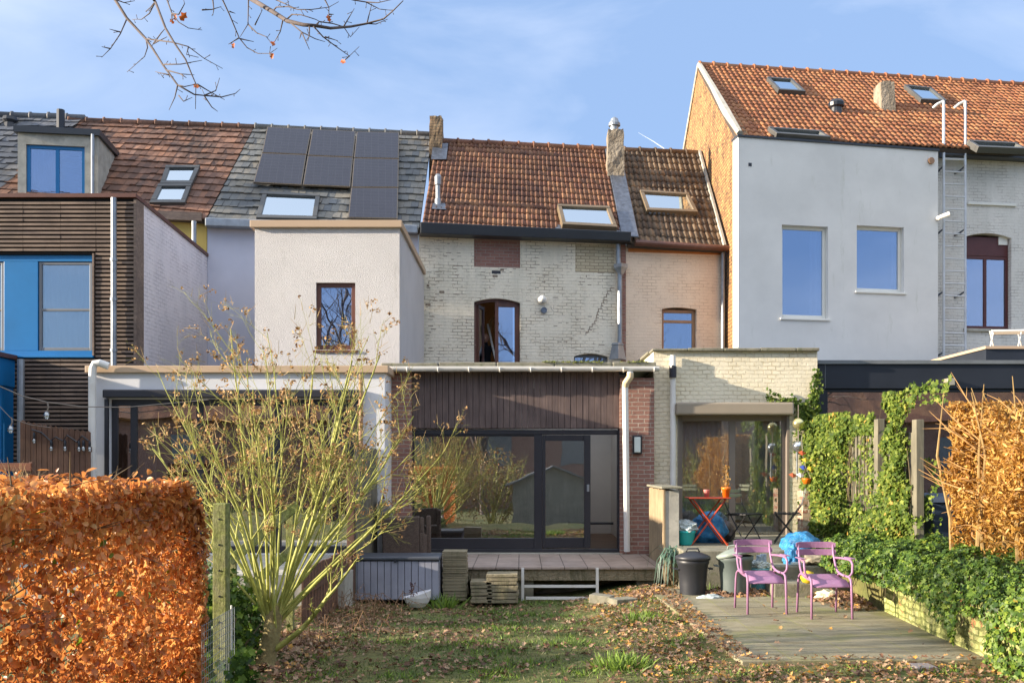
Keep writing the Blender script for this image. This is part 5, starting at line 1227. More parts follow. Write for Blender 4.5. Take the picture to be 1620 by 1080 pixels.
tgt = [(225, 650, 0), (262, 730, 0.3), (268, 590, -.4), (300, 585, .4), (285, 500, 0), (350, 450, .2), (385, 500, -.5), (440, 450, .3), (470, 480, -.2), (500, 440, .5), (545, 500, 0), (585, 490, .4), (625, 545, -.3), (665, 585, .2), (690, 640, -.3), (700, 720, .2), (590, 600, -.7), (330, 640, -.7), (440, 540, -.8), (520, 560, .8), (640, 660, .6), (255, 650, .7), (410, 470, .8), (560, 520, -.5), (475, 600, -.9), (365, 560, -.9)]
for (px, py, dy) in tgt:
    e = P(px, py, 8.4 + dy); b0 = trunk[2].lerp(trunk[3], rd.random()) + Vector((rd.uniform(-.05, .06), rd.uniform(-.05, .05), 0))
    Lv = e - b0; Ln = Lv.length; d0 = Lv.normalized(); out = Vector((Lv.x, Lv.y, 0)); 
    d0 = (d0 + Vector((0, 0, .1)) + out.normalized() * .12).normalized()
    grow(mbs, tips, b0, d0, Ln * .87, rd.uniform(.011, .021), 0, rd, dict(cfg, up=[-.004, .05, .03, .03]), 7)
make_obj('stems', mbs, m_stem, shr, smooth=True)
m_head = simple('dry_flower_heads', lin(158, 118, 70), .9, var=.4, scale=20)
rd.shuffle(tips)
tp = [t for t in tips if t[0].z > .9][:760]
Cc = []; Nc = []
for p, d in tp:
    big = rd.random(); r0 = .012 + .026 * big ** 2; kk = 4 + int(9 * big ** 2)
    for j in range(kk):
        o = Vector((rd.gauss(0, 1), rd.gauss(0, 1), rd.gauss(0, 1))).normalized(); Cc.append(p + d * .012 + o * r0); Nc.append(o)
g_head = leafmat('dry_petals', [(0, lin(106, 72, 42)), (.5, lin(184, 142, 88)), (1, lin(220, 186, 130))], .2, .8)
scatter('flower_heads', Cc, Nc, rng.uniform(.018, .034, len(Cc)), T_LEAF, g_head, shr)
tw = MB()
for p, d in tips[:900]:
    o = (d + Vector((rd.uniform(-.8, .8), rd.uniform(-.8, .8), rd.uniform(-.3, .8)))).normalized(); q = p - d * rd.uniform(.02, .12); tw.tube([q, q + o * rd.uniform(.06, .16)], [.003, .0012], 3, cap=False)
make_obj('twigs', tw, m_twig, shr)

# overhanging bare branch with its tree behind the camera
tree = thing('bare_tree', 'bare tree whose thin twigs hang into the sky at the top left', 'tree', (-5.5, -2.5, -.5))
m_tb = simple('tree_bark', lin(92, 82, 80), .85, var=.3, scale=8, bump=.5, bscale=20)
T = MB(); D0 = 6.6
def PP(l, D=D0): return [P(a / 3.24 + 150, b / 3.24, D + .25 * math.sin(a * .01)) for a, b in l]
main = [([(105, 0), (165, 95), (262, 200), (300, 255), (350, 335), (425, 437), (510, 485), (560, 490)], .011, .004),
        ([(310, 10), (362, 145), (410, 225), (465, 305), (500, 390), (518, 430), (516, 560)], .009, .002),
        ([(800, -5), (910, 60), (985, 108), (1070, 128), (1130, 133), (1210, 146), (1310, 138), (1395, 122), (1480, 98), (1530, 55), (1580, 5)], .017, .003)]
side = [[(165, 95), (130, 175), (80, 250), (35, 295)], [(130, 165), (75, 150)], [(80, 250), (35, 240)], [(262, 200), (270, 245), (255, 290), (165, 370)], [(262, 200), (400, 218), (480, 240), (560, 300), (655, 352)], [(480, 240), (470, 280), (530, 295)], [(300, 225), (340, 170), (362, 145)], [(300, 225), (370, 190)],
        [(350, 332), (440, 330), (550, 310)], [(365, 360), (440, 380), (510, 385)], [(440, 380), (470, 400)], [(380, 385), (310, 368)], [(425, 437), (410, 500), (380, 565)], [(425, 437), (460, 445), (530, 430)], [(430, 490), (455, 520), (500, 500)], [(560, 490), (650, 498), (720, 480), (745, 458)], [(560, 490), (620, 465), (640, 400)], [(560, 490), (600, 550), (630, 572)], [(530, 435), (580, 465), (665, 512)], [(370, 0), (395, 70), (430, 115), (480, 145), (550, 155)], [(395, 70), (430, 75), (460, 20), (455, 0)], [(395, 75), (395, 120)],
        [(110, 0), (150, 15), (205, 5)], [(310, 10), (280, 70), (240, 100), (190, 100)], [(310, 10), (285, 40), (260, 60)],
        [(605, 0), (610, 50), (605, 80)], [(550, 52), (600, 50), (648, 35)], [(655, 0), (690, 75), (740, 195), (780, 245), (835, 275), (895, 275), (935, 248)], [(740, 195), (685, 228)], [(895, 275), (910, 298)], [(690, 60), (720, 70)], [(745, 200), (815, 215)], [(788, 0), (785, 125), (745, 190)], [(785, 125), (830, 170), (880, 190), (915, 235)], [(820, 130), (860, 50)],
        [(965, 100), (950, 165), (910, 235)], [(910, 60), (930, 38), (990, 35), (1040, 50), (1110, 50), (1200, 38), (1250, 10)], [(930, 0), (1030, 45)], [(985, 100), (1010, 75), (1060, 78), (1130, 100), (1160, 115)], [(1130, 133), (1150, 112), (1220, 122), (1275, 138), (1310, 190), (1355, 140)], [(1275, 138), (1330, 45)], [(1395, 122), (1420, 20)], [(1400, 122), (1440, 125), (1500, 100)], [(1120, 135), (1170, 190), (1230, 235), (1305, 288), (1355, 240)], [(1305, 288), (1270, 320)], [(1000, 115), (1060, 165), (1130, 200), (1180, 215)], [(1060, 165), (1080, 210), (1100, 255)], [(1060, 165), (1050, 200)], [(1100, 135), (1100, 185), (1080, 215)], [(1180, 0), (1200, 40), (1200, 100)], [(1320, 0), (1390, 12), (1460, 48), (1530, 55)], [(1390, 12), (1450, 15), (1540, -5)], [(1200, 75), (1225, 75)], [(1180, 190), (1245, 210)]]
for pts, r0, r1 in main:
    q = PP(pts); T.tube(q, [r0 + (r1 - r0) * i / (len(q) - 1) for i in range(len(q))], 7)
rd = random.Random(9); budC = []
for l in side:
    q = PP(l); rr = [.0055 + (.0018 - .0055) * i / (len(q) - 1) for i in range(len(q))]
    T.tube(q, rr, 5)
    for a, b in zip(q[:-1], q[1:]):
        m_ = max(1, int((b - a).length / .045))
        for j in range(m_):
            if rd.random() < .5:
                p = a.lerp(b, (j + rd.random()) / m_); o = ((b - a).normalized() * .6 + Vector((rd.uniform(-1, 1), rd.uniform(-.4, .4), rd.uniform(-1, 1))) * .8).normalized() * rd.uniform(.02, .05)
                T.tube([p, p + o * .6, p + o], [.0022, .002, .003], 4)
# the limbs that carry the twigs, coming from the trunk behind the camera
fork = Vector((-5.2, -2.2, 4.2)); hub = Vector((-4.6, 3.0, 6.6))
T.tube([(-5.5, -2.5, -.8), (-5.45, -2.4, 1.5), fork], [.30, .24, .19], 12); T.tube([fork, (-4.9, .5, 5.8), hub], [.16, .12, .07], 10); T.tube([fork, (-5.6, -3.5, 7), (-6, -4.5, 10)], [.15, .11, .03], 8)
for s_, r_ in (((105, 0), .011), ((310, 10), .009), ((800, -5), .017), ((655, 0), .006), ((370, 0), .006), ((605, 0), .006), ((788, 0), .006), ((1180, 0), .006), ((1320, 0), .006), ((930, 0), .006)):
    e = PP([s_])[0]; mid_ = hub.lerp(e, .5) + Vector((0, 0, .45)); T.tube([hub, hub.lerp(mid_, .6) + Vector((0, 0, .15)), mid_, e.lerp(mid_, .35) + Vector((0, 0, .03)), e], [r_ * 2.6, r_ * 2.2, r_ * 1.8, r_ * 1.3, r_], 6)
cfgt = dict(max=3, steps=[8, 6, 5, 4], wob=[.1, .2, .25, .3], up=[.05, .05, .03, .0], end=[.3, .3, .3, .4], nb=[6, 5, 4], start=[.2, .2, .2], ang=[.7, .7, .8], len=[.5, .55, .55], rad=[.55, .55, .55])
tt_ = []; rd = random.Random(77)
for a in range(7):
    an = a * .9 + 2.2; grow(T, tt_, fork + Vector((0, 0, rd.uniform(-.5, .5))), Vector((math.cos(an) * .7, -abs(math.sin(an)) * .7 - .1, .7)).normalized(), 5.5, .09, 0, rd, cfgt, 6)
make_obj('branches', T, m_tb, tree, smooth=True)
lv = MB()
def dead_leaf(px, py, s):
    p = P(px / 3.24 + 150, py / 3.24, D0); C = [p]; return (p, s)
g_dl = leafmat('hanging_leaf', [(0, lin(190, 96, 40)), (1, lin(214, 120, 60))], .5)
dl = [(455, 85, .055), (1198, 95, .04), (910, 290, .035), (712, 235, .035), (415, 92, .04), (520, 440, .04), (1275, 318, .04), (395, 110, .03), (912, 225, .04)]
scatter('leaves', [P(a / 3.24 + 150, b / 3.24, D0 - .03) for a, b, s in dl], rng.normal(0, .4, (len(dl), 3)) + [0, -1, 0], [s * 1.3 for a, b, s in dl], T_OAK, g_dl, tree)

# ================================================================== FENCES, POSTS, MESH
post = thing('mossy_post', 'upright wooden post green with moss beside the beech hedge', 'post', (Xp(347, 7.0), 7.0, 0))
x0, x1 = Xp(336, 7.0), Xp(358, 7.0); make_obj('shaft', MB().box(x0, x1, 7.0, 7.1, -.1, Zp(796, 7.0)), m_mosswood, post, bevel=.008)
mh = MB()
for i in range(6): q = ((x0 + x1) / 2, 7.0, .45 + i * .19); mh.tube([Vector(q), Vector(q) + Vector((0, -.004, 0))], .008, 8)
make_obj('bolt_holes', mh, m_black, post)
wf_ = thing('wire_mesh_fence', 'low white wire mesh fence at the foot of the beech hedge', 'fence', (-2.12, 6, 0))
wm_ = MB(); ya, yb = 6.35, 7.15
for i in range(17):
    y = ya + (yb - ya) * i / 16; wm_.tube([(-2.1 - .03 * (y - 5), y, 0), (-2.1 - .03 * (y - 5), y, .73)], .0022, 4)
for j in range(15):
    z = .02 + j * .05; wm_.tube([(-2.1 - .03 * (ya - 5), ya, z), (-2.1 - .03 * (yb - 5), yb, z)], .0022, 4)
make_obj('mesh', wm_, m_zinc, wf_); make_obj('end_rod', MB().tube([(Xp(366, 7.3), 7.3, -.1), (Xp(366, 7.3), 7.3, .72)], .007, 6), m_whiteframe, wf_)
bf = thing('boundary_fence', 'weathered grey board fence between the two extensions, seen edge on', 'fence', (-2.35, 14.5, 0))
rd = random.Random(8)
for i in range(13):
    y = 13.35 + i * .158; make_obj('board', MB().box(-2.36, -2.335 + rd.uniform(-.004, .004), y, y + .15, .0, 2.05 + rd.uniform(-.015, .015)), m_fencegrey, bf)
make_obj('post', MB().box(-2.44, -2.34, 13.24, 13.34, -.1, 1.75), m_fencebrown, bf, bevel=.005); make_obj('post', MB().box(-2.44, -2.361, 15.2, 15.3, -.1, 2.0), m_fencebrown, bf)
bf2 = thing('plank_fence', 'low brown plank fence behind the bare shrub left of the grey storage box', 'fence', (-2.4, 11.5, 0))
for i in range(16):
    y = 10.6 + i * .165; make_obj('board', MB().box(-2.46, -2.44, y, y + .15, -.1, .62 + rd.uniform(-.01, .01)), m_fencebrown, bf2)
make_obj('rail', MB().box(-2.439, -2.40, 10.6, 13.2, .35, .43), m_fencebrown, bf2)
ms_ = thing('leaning_beams', 'two mossy green timbers leaning up behind the post and shrub', 'timber', (Xp(400, 9.4), 9.4, 0))
for (a, b) in (((362, 888), (470, 798)), ((375, 945), (462, 868))):
    p, q = P(*a, 9.5), P(*b, 9.9); d = (q - p).normalized(); u = Vector((-d.z, 0, d.x)) * .055
    make_obj('beam', MB().hexa([p - u, q - u, q - u + Vector((0, .05, 0)), p - u + Vector((0, .05, 0)), p + u, q + u, q + u + Vector((0, .05, 0)), p + u + Vector((0, .05, 0))]), m_mosswood, ms_, bevel=.006)
make_obj('upright', MB().box(Xp(452, 9.95), Xp(463, 9.95), 9.95, 10.03, -.1, Zp(800, 9.95)), m_mosswood, ms_); make_obj('upright', MB().box(Xp(366, 9.6), Xp(374, 9.6), 9.56, 9.62, -.1, Zp(885, 9.6)), m_mosswood, ms_)
bush = thing('ivy_bush', 'dark ivy clump at the foot of the mossy post', 'ivy', (-2.5, 8.2, 0))
k = 4200; a = rng.random(k) * 6.28; b = np.arccos(rng.uniform(-.2, 1, k)); r = 1 + .15 * rng.normal(size=k)
C = np.c_[-2.62 + .42 * r * np.sin(b) * np.cos(a), 8.3 + 1.0 * r * np.sin(b) * np.sin(a), .62 * r * np.cos(b) + .1 + .12 * rng.random(k)]
C[:, 0] -= .22; C2 = np.c_[rng.normal(-2.55, .1, 700), rng.normal(7.2, .15, 700), rng.uniform(0, .36, 700)]; C2[:, 0] = rng.normal(-2.22, .07, 700)
C = np.concatenate([C, C2]); k = len(C)
scatter('leaves', C, C - [-2.6, 8.6, .2] + rng.normal(0, .4, (k, 3)), rng.uniform(.045, .08, k), T_IVY, g_ivy, bush, rnd=rng.beta(1.6, 3, k))
bt = MB()
for i in range(18): bt.tube([(-2.6 + rd.uniform(-.1, .1), 8.3 + rd.uniform(-.5, .5), 0), (-2.6 + rd.uniform(-.35, .35), 8.3 + rd.uniform(-.8, .8), .5)], [.012, .004], 5)
make_obj('stems', bt, m_bark, bush)
# dry bramble stems on the left of the storage box
br_ = thing('dry_brambles', 'tangle of thin dry brown stalks between shrub and grey storage box', 'brambles', (-2.0, 11, 0))
k_ = MB(); rd = random.Random(31)
for i in range(130):
    p = Vector((rd.uniform(-2.4, -1.5), rd.uniform(9.2, 12.9), -.1)); an = rd.random() * 6.28; h = rd.uniform(.08, .34); w_ = rd.uniform(.1, .5)
    k_.tube([p, p + Vector((math.cos(an) * w_ * .4, math.sin(an) * w_ * .4, h)), p + Vector((math.cos(an) * w_, math.sin(an) * w_, h * .7)), p + Vector((math.cos(an) * w_ * 1.3, math.sin(an) * w_ * 1.3, h * .2))], [.004, .0035, .003, .001], 4, cap=False)
make_obj('stalks', k_, simple('dry_stalks', lin(128, 98, 70), .9), br_); br_['kind'] = 'stuff'

# brown picket fence at far left with festoon lights
pf = thing('picket_fence', 'dark brown plank fence with a drooping top line before the blue house', 'fence', (-7.3, 14.8, .3))
W15 = 14.8; m = 13
for i in range(m):
    px = 32 + i * 8.6; ytop = 664 + (i / (m - 1)) ** .8 * 17
    xa, xb = Xp(px, W15), Xp(px + 7.7, W15); zt_ = Zp(ytop, W15); q = MB()
    q.add([(xa, W15, .3), (xb, W15, .3), (xb, W15, zt_ - .03), ((xa + xb) / 2, W15, zt_), (xa, W15, zt_ - .03), (xa, W15 + .02, .3), (xb, W15 + .02, .3), (xb, W15 + .02, zt_ - .03), ((xa + xb) / 2, W15 + .02, zt_), (xa, W15 + .02, zt_ - .03)],
          [(0, 1, 2, 3, 4), (9, 8, 7, 6, 5), (1, 0, 5, 6), (2, 1, 6, 7), (3, 2, 7, 8), (4, 3, 8, 9), (0, 4, 9, 5)])
    make_obj('board', q, m_fencebrown, pf)
make_obj('rail', MB().box(Xp(32, W15), Xp(143, W15), W15 + .021, W15 + .06, 2.0, 2.08), m_fencebrown, pf)
dl_ = thing('fairy_lights', 'black festoon string with small clear bulbs draped along the brown fence', 'string lights', (-7.3, 14.7, 2.2))
w_ = MB(); lp2 = [(50, 679), (66, 684), (80, 697), (88, 691), (100, 697), (106, 688), (122, 699), (130, 689), (140, 697)]
w_.tube([P(a, b, 14.76) for a, b in lp2], .012, 5); make_obj('wire', w_, m_black, dl_)
m_bulb = glassmat('bulb_glass', .25, (.95, .95, .9, 1))
for (a, b) in ((54, 694), (81, 706), (103, 706), (125, 707), (132, 706), (142, 707)):
    p = P(a, b, 14.74); so_ = make_obj('bulb_socket', MB().lathe(p + Vector((0, 0, .0)), [(.018, 0), (.022, .06), (.012, .1)], 8), m_black, dl_)
    make_obj('bulb', MB().lathe(p + Vector((0, 0, -.075)), [(.004, 0), (.024, .02), (.03, .045), (.018, .076)], 8), m_bulb, so_, smooth=True)
fl = thing('festoon_cable', 'thin pale cable with two hanging light bulbs crossing before the blue house', 'string lights', (-8, 14.3, 2.8))
w_ = MB(); w_.tube([P(-60, 590, 14.4), P(0, 611, 14.4), P(35, 626, 14.4), P(75, 636, 14.4), P(130, 643, 14.6), P(200, 644, 15.0), P(330, 632, 15.3)], .008, 5); w_.tube([P(-60, 600, 14.4), P(0, 643, 14.4), P(18, 662, 14.4), P(50, 672, 14.5), P(80, 676, 14.7)], .006, 5); make_obj('cable', w_, m_taupe, fl)
for (a, b, c_) in ((75, 636, 652), (18, 660, 674)):
    p, q = P(a, b, 14.4), P(a - 1, c_, 14.4); w_ = make_obj('bulb_holder', MB().tube([p, p.lerp(q, .5) + Vector((.02, 0, 0)), q], .012, 6), m_taupe, fl); make_obj('bulb', MB().lathe(q + Vector((0, 0, -.11)), [(.01, 0), (.045, .03), (.05, .06), (.025, .12)], 10), m_bulb, w_, smooth=True)
bn = thing('slatted_bench', 'back of a reddish brown slatted garden bench at the left edge above the hedge', 'bench', (-6.8, 12, .34))
for i, (a, b) in enumerate(((732, 745), (752, 764))): make_obj('back_slat', MB().box(Xp(-60, 12), Xp(49, 12), 12, 12.03, Zp(b, 12), Zp(a, 12)), woodmat('bench_wood', lin(96, 52, 34), lin(138, 80, 52), 'x', 5), bn, bevel=.005)
make_obj('leg', MB().box(Xp(44, 12), Xp(49, 12), 12.031, 12.09, .34, Zp(730, 12)), m_fencebrown, bn); make_obj('leg', MB().box(Xp(-58, 12), Xp(-53, 12), 12.031, 12.09, .34, Zp(730, 12)), m_fencebrown, bn)
make_obj('seat', MB().box(Xp(-60, 12), Xp(49, 12), 11.5, 11.98, .74, .78), m_fencebrown, bn)
sb = thing('bare_bush', 'small pale twiggy bush sticking up behind the hedge at the far left', 'bush', (Xp(10, 10), 10, .2))
tb = MB(); t2 = []; rd = random.Random(4)
for i in range(13): grow(tb, t2, Vector((Xp(12, 10) + rd.uniform(-.1, .1), 10, .2)), Vector((rd.uniform(-.35, .35), rd.uniform(-.3, .3), 1)).normalized(), 1.55, .014, 0, rd, dict(cfg, nb=[4, 2, 1], max=2), 5)
make_obj('stems', tb, m_twig, sb)
#SECTION3
# ================================================================== FURNITURE AND THINGS ON THE TERRACES
m_purple = simple('mauve_paint', lin(152, 110, 144), .5, var=.08, scale=14, dirt=(lin(176, 150, 168), .45))
def purple_chair(label):
    t = thing('garden_armchair', label, 'chair', (0, 0, 0), 'mauve metal armchairs on the patio')
    w = .215
    # seat: sheet curved down at the front, front is -y
    mb = MB(); K = 14; prof = []
    for i in range(K + 1):
        u = i / K; y = .22 - .47 * u; z = .455 - .03 * math.sin(u * math.pi * .8)
        if u > .72: z -= .075 * ((u - .72) / .28) ** 1.6
        prof.append((y, z))
    for th in (0, -.012): mb.v += [(sx, y, z + th) for (y, z) in prof for sx in (-w + .01, -w * .5, 0, w * .5, w - .01)]
    n1 = len(prof) * 5
    for i in range(K):
        for j in range(4): a = i * 5 + j; mb.f.append((a, a + 5, a + 6, a + 1)); mb.f.append((n1 + a, n1 + a + 1, n1 + a + 6, n1 + a + 5))
    for i in range(K):
        a = i * 5; mb.f.append((a, n1 + a, n1 + a + 5, a + 5)); a += 4; mb.f.append((a, a + 5, n1 + a + 5, n1 + a))
    for j in range(4): mb.f.append((j, j + 1, n1 + j + 1, n1 + j)); a = K * 5 + j; mb.f.append((a, n1 + a, n1 + a + 1, a + 1))
    make_obj('seat', mb, m_purple, t, smooth=True)
    for zc in (.70, .785):
        sl = MB(); K = 10; h = .036
        for k in range(K + 1):
            x = -w - .02 + (2 * w + .04) * k / K; y = .285 + .035 * (1 - (2 * k / K - 1) ** 2) + (zc - .7) * .15; e = .012 if k in (0, K) else 0
            sl.v += [(x, y - .006, zc - h + e), (x, y + .006, zc - h + e), (x, y + .008, zc + h - e), (x, y - .004, zc + h - e)]
        for k in range(K):
            a = 4 * k; [sl.f.append((a + i, a + (i + 1) % 4, a + 4 + (i + 1) % 4, a + 4 + i)) for i in range(4)]
        sl.f += [(3, 2, 1, 0), (4 * K, 4 * K + 1, 4 * K + 2, 4 * K + 3)]
        make_obj('back_slat', sl, m_purple, t, bevel=.003)
    r = .0135
    for s in (-1, 1):
        make_obj('leg_loop', MB().tube([(s * (w + .015), .27, 0), (s * (w + .012), .235, .36), (s * (w + .01), .21, .43), (s * (w + .01), .15, .465), (s * (w + .01), .0, .46), (s * (w + .01), -.17, .46), (s * (w + .01), -.225, .435), (s * (w + .01), -.245, .37), (s * (w + .015), -.26, 0)], r, 10), m_purple, t, smooth=True)
        make_obj('back_stile', MB().tube([(s * (w + .01), -.02, .455), (s * (w + .005), .10, .47), (s * w, .17, .49), (s * (w - .005), .22, .54), (s * (w - .01), .285, .68), (s * (w - .01), .315, .80)], r, 10), m_purple, t, smooth=True)
        ar = make_obj('armrest', MB().tube([(s * (w + .01), -.15, .46), (s * (w + .035), -.15, .475), (s * (w + .055), -.15, .51), (s * (w + .062), -.14, .60), (s * (w + .055), -.12, .635), (s * (w + .06), -.04, .645), (s * (w + .04), .12, .645), (s * (w + .0), .255, .64)], r, 10), m_purple, t, smooth=True)
        make_obj('arm_pad', MB().box(s * (w + .07) - .03, s * (w + .07) + .03, -.14, .08, .658, .668), m_purple, ar, bevel=.004)
    return t
c1 = purple_chair('mauve metal garden armchair on the patio nearer the dustbins'); c1.location = (Xp(1203, 11.25), 11.25, pz); c1.rotation_euler.z = R(3)
c2 = dup(c1); c2['label'] = 'mauve metal garden armchair on the patio nearer the ivy wall'; c2.location = (Xp(1304, 10.9), 10.9, pz); c2.rotation_euler.z = R(1)

# bins and buckets
def crumple(mb_r, k, seed, sx, sy, sz, amp=.18):
    bm = bmesh.new(); bmesh.ops.create_icosphere(bm, subdivisions=4, radius=1)
    for v in bm.verts:
        n = v.co.normalized(); f = 1 + amp * mnoise.noise(n * 2.2 + Vector((seed, 0, 0))) + amp * .6 * abs(mnoise.noise(n * 6 + Vector((0, seed, 0)))) + amp * .3 * mnoise.noise(n * 14)
        v.co = Vector((n.x * sx, n.y * sy, (n.z * sz) * (1 if n.z > 0 else .8))) * f
        v.co.z = max(v.co.z, -sz * .72)
    mb = MB(); mb.v = [tuple(v.co + mb_r) for v in bm.verts]; mb.f = [tuple(v.index for v in f.verts) for f in bm.faces]; bm.free(); return mb
m_bluebag = N('blue_bag'); ob = m_bluebag.coord('Object'); m_bluebag.base(m_bluebag.ramp(m_bluebag.noise(ob, 7, 5, .7), [(.35, lin(20, 92, 150)), (.6, lin(60, 150, 206)), (.75, lin(150, 196, 214))])).rough(.3)
m_bluebag.bump(m_bluebag.noise(ob, 16, 6, .7, 1.5), .9, .03); m_bluebag = m_bluebag.m
m_clearbag = simple('clear_bag', lin(178, 190, 190), .3, var=.3, scale=10, bump=.9, bscale=22)
m_binblack = simple('black_bin', lin(44, 46, 52), .45, var=.2, scale=3); m_bingrey = simple('grey_green_bin', lin(88, 98, 96), .5, var=.15, scale=3)
def round_bin(name, label, x, y, z, r, h, mat, lidmat, tilt=0, sq=1, lidz=0):
    t = thing(name, label, 'bin', (x, y, z)); 
    make_obj('body', MB().lathe((x, y, z), [(r * .78, 0), (r * .8, .02), (r * .84, h * .4), (r * .95, h * .86), (r, h * .88), (r * 1.03, h), (r * .97, h), (r * .94, h * .97)], 24, sq), mat, t, smooth=True, bevel=0)
    lid = MB().lathe((0, 0, 0), [(r * 1.04, -.03), (r * 1.1, -.03), (r * 1.1, .012), (r * .95, .03), (r * .5, .065), (r * .2, .08), (.01, .082)], 24, sq)
    lid.tube([(-.09, 0, .07), (-.07, 0, .115), (.07, 0, .115), (.09, 0, .07)], .012, 6)
    M_ = Matrix.Translation((x, y, z + h + .02 + lidz)) @ Matrix.Rotation(tilt, 4, 'Y') @ Matrix.Rotation(tilt * .6, 4, 'X'); lid.v = [tuple(M_ @ Vector(v)) for v in lid.v]
    make_obj('lid', lid, lidmat, t, smooth=True)
    for s in (-1, 1):
        make_obj('handle', MB().tube([(x + s * r * .95, y - .07, z + h * .75), (x + s * (r * .95 + .05), y - .06, z + h * .76), (x + s * (r * .95 + .05), y + .06, z + h * .76), (x + s * r * .95, y + .07, z + h * .75)], .011, 6), mat, t)
    return t
round_bin('dustbin', 'black round dustbin with closed lid between the plank divider and the grey bin', Xp(1096, 12.75), 12.75, .0, .215, .54, m_binblack, m_binblack)
round_bin('dustbin', 'grey green dustbin with its lid askew behind the mauve chair', Xp(1163, 12.7), 12.7, .03, .235, .56, m_bingrey, simple('pale_lid', lin(128, 138, 130), .5, var=.2, scale=5), tilt=R(-11), sq=.92, lidz=.0)
bk_ = thing('plastic_bucket', 'pale turquoise bucket overflowing with rubbish beside the grey green dustbin', 'bucket', (Xp(1202, 12.9), 12.9, pz))
x, y = Xp(1201, 12.9), 12.9
make_obj('body', MB().lathe((x, y, pz), [(.095, 0), (.105, .02), (.13, .30), (.145, .31), (.14, .33), (.12, .32)], 20, .85), simple('turquoise_plastic', lin(96, 164, 172), .4, var=.1), bk_, smooth=True)
make_obj('rubbish', crumple(Vector((x, y, pz + .36)), 0, 3.1, .13, .11, .08, .35), m_clearbag, bk_)
make_obj('carton', MB().tube([(x - .01, y - .02, pz + .34), (x + .0, y - .03, pz + .5)], .045, 12).box(x + .02, x + .09, y - .04, y + .02, pz + .36, pz + .52), simple('printed_paper', lin(150, 170, 190), .6, var=.5, scale=30), bk_)
tb_ = thing('teal_tub', 'teal tub under clear plastic at the left end of the concrete terrace', 'tub', (Xp(1085, 14.2), 14.2, .6))
x, y = Xp(1085, 14.2), 14.2
make_obj('body', MB().lathe((x, y, .6), [(.1, 0), (.115, .02), (.14, .18), (.155, .2), (.15, .22), (.13, .21)], 20), simple('teal_plastic', lin(36, 170, 168), .35, var=.1), tb_, smooth=True)
make_obj('plastic_cover', crumple(Vector((x, y, .86)), 0, 5.2, .17, .15, .11, .3), m_clearbag, tb_)
b1 = tag(make_obj('rubbish_bag', crumple(Vector((Xp(1121, 14.7), 14.7, .78)), 0, 1.3, .27, .2, .28), m_bluebag, smooth=True), 'full blue rubbish bag standing behind the red folding table', 'bag')
b2 = make_obj('rubbish_bag', crumple(Vector((Xp(1267, 13.45), 13.45, .66)), 0, 7.7, .27, .2, .19), m_bluebag, smooth=True)
tag(b2, 'blue rubbish bag slumped over the concrete steps behind the mauve chairs', 'bag')
b3 = tag(make_obj('rubbish_bag', crumple(Vector((Xp(1146, 14.9), 14.9, .72)), 0, 4.4, .16, .16, .2), simple('dark_bag', lin(70, 60, 62), .35, var=.4, scale=12, bump=.9), smooth=True), 'small dark rubbish bag leaning right of the blue bag', 'bag')
dr = make_obj('bag_tail', crumple(Vector((Xp(1252, 13.12), 13.12, .52)), 0, 9.1, .1, .09, .17, .3), m_bluebag, b2, smooth=True)
tag(make_obj('rag_heap', crumple(Vector((Xp(1292, 13.0), 13.0, .49)), 0, 2.2, .2, .12, .075, .35), simple('rag', lin(150, 140, 120), .9, var=.5, scale=12, bump=.7), smooth=True), 'heap of crumpled grey cloth lying on the upper step', 'cloth')
tag(make_obj('food_tray', MB().box(Xp(1252, 12.95), Xp(1268, 12.95), 12.9, 13.0, .432, .475), m_clearbag, bevel=.01), 'small clear plastic tray on the step left of the crumpled cloth', 'tray')
tag(make_obj('plastic_litter', crumple(Vector((Xp(1310, 12.1), 12.1, pz + .06)), 0, 6.2, .15, .1, .07, .4), simple('litter', lin(222, 214, 180), .5, var=.2, scale=8, bump=.9), smooth=True), 'white and yellow plastic litter on the patio by the leaf pile', 'litter')
tag(make_obj('plastic_litter', crumple(Vector((Xp(1125, 12.3), 12.35, .06)), 0, 1.2, .16, .08, .05, .4), m_clearbag, smooth=True), 'grey plastic litter on the ground between the two dustbins', 'litter')
yl = tag(make_obj('yellow_ball', MB().lathe((Xp(1278, 12.3), 12.3, .26), [(.01, 0), (.07, .02), (.1, .08), (.07, .15), (.01, .17)], 16), simple('yellow', lin(206, 176, 40), .5), smooth=True), 'yellow ball lying on the lower step behind a mauve chair', 'ball')
# red folding table with pot
m_redm = simple('red_metal', lin(176, 66, 34), .45, var=.2, scale=6); m_blk = simple('black_metal', lin(30, 30, 32), .5)
ft = thing('folding_table', 'orange red folding bistro table with crossed legs on the concrete terrace', 'table', (Xp(1118, 14.3), 14.3, .6))
xa, xb = Xp(1086, 14.3), Xp(1151, 14.3); zt = .6 + .715
make_obj('table_top', MB().box(xa, xb, 14.05, 14.5, zt - .018, zt), m_redm, ft, bevel=.006)
for i, (y_) in enumerate((14.1, 14.45)):
    make_obj('leg', MB().tube([(xa + .06, y_, zt - .02), (xb - .04, y_ - .02, .6)], .013, 8), m_redm, ft); make_obj('leg', MB().tube([(xb - .06, y_ + .02, zt - .02), (xa + .04, y_ + .03, .6)], .013, 8), m_redm, ft)
make_obj('stretcher', MB().tube([(xa + .3, 14.1, .6 + .37), (xa + .3, 14.45, .6 + .37)], .008, 6).tube([(xb - .04, 14.08, .63), (xb - .04, 14.43, .63)], .01, 6), m_redm, ft)
pt = thing('flower_pot', 'orange flower pot with a dried plant on the red folding table', 'pot', (Xp(1149, 14.2), 14.2, zt))
x, y = Xp(1148.5, 14.2), 14.2
m_opot = simple('orange_plastic', lin(232, 118, 24), .4, var=.06)
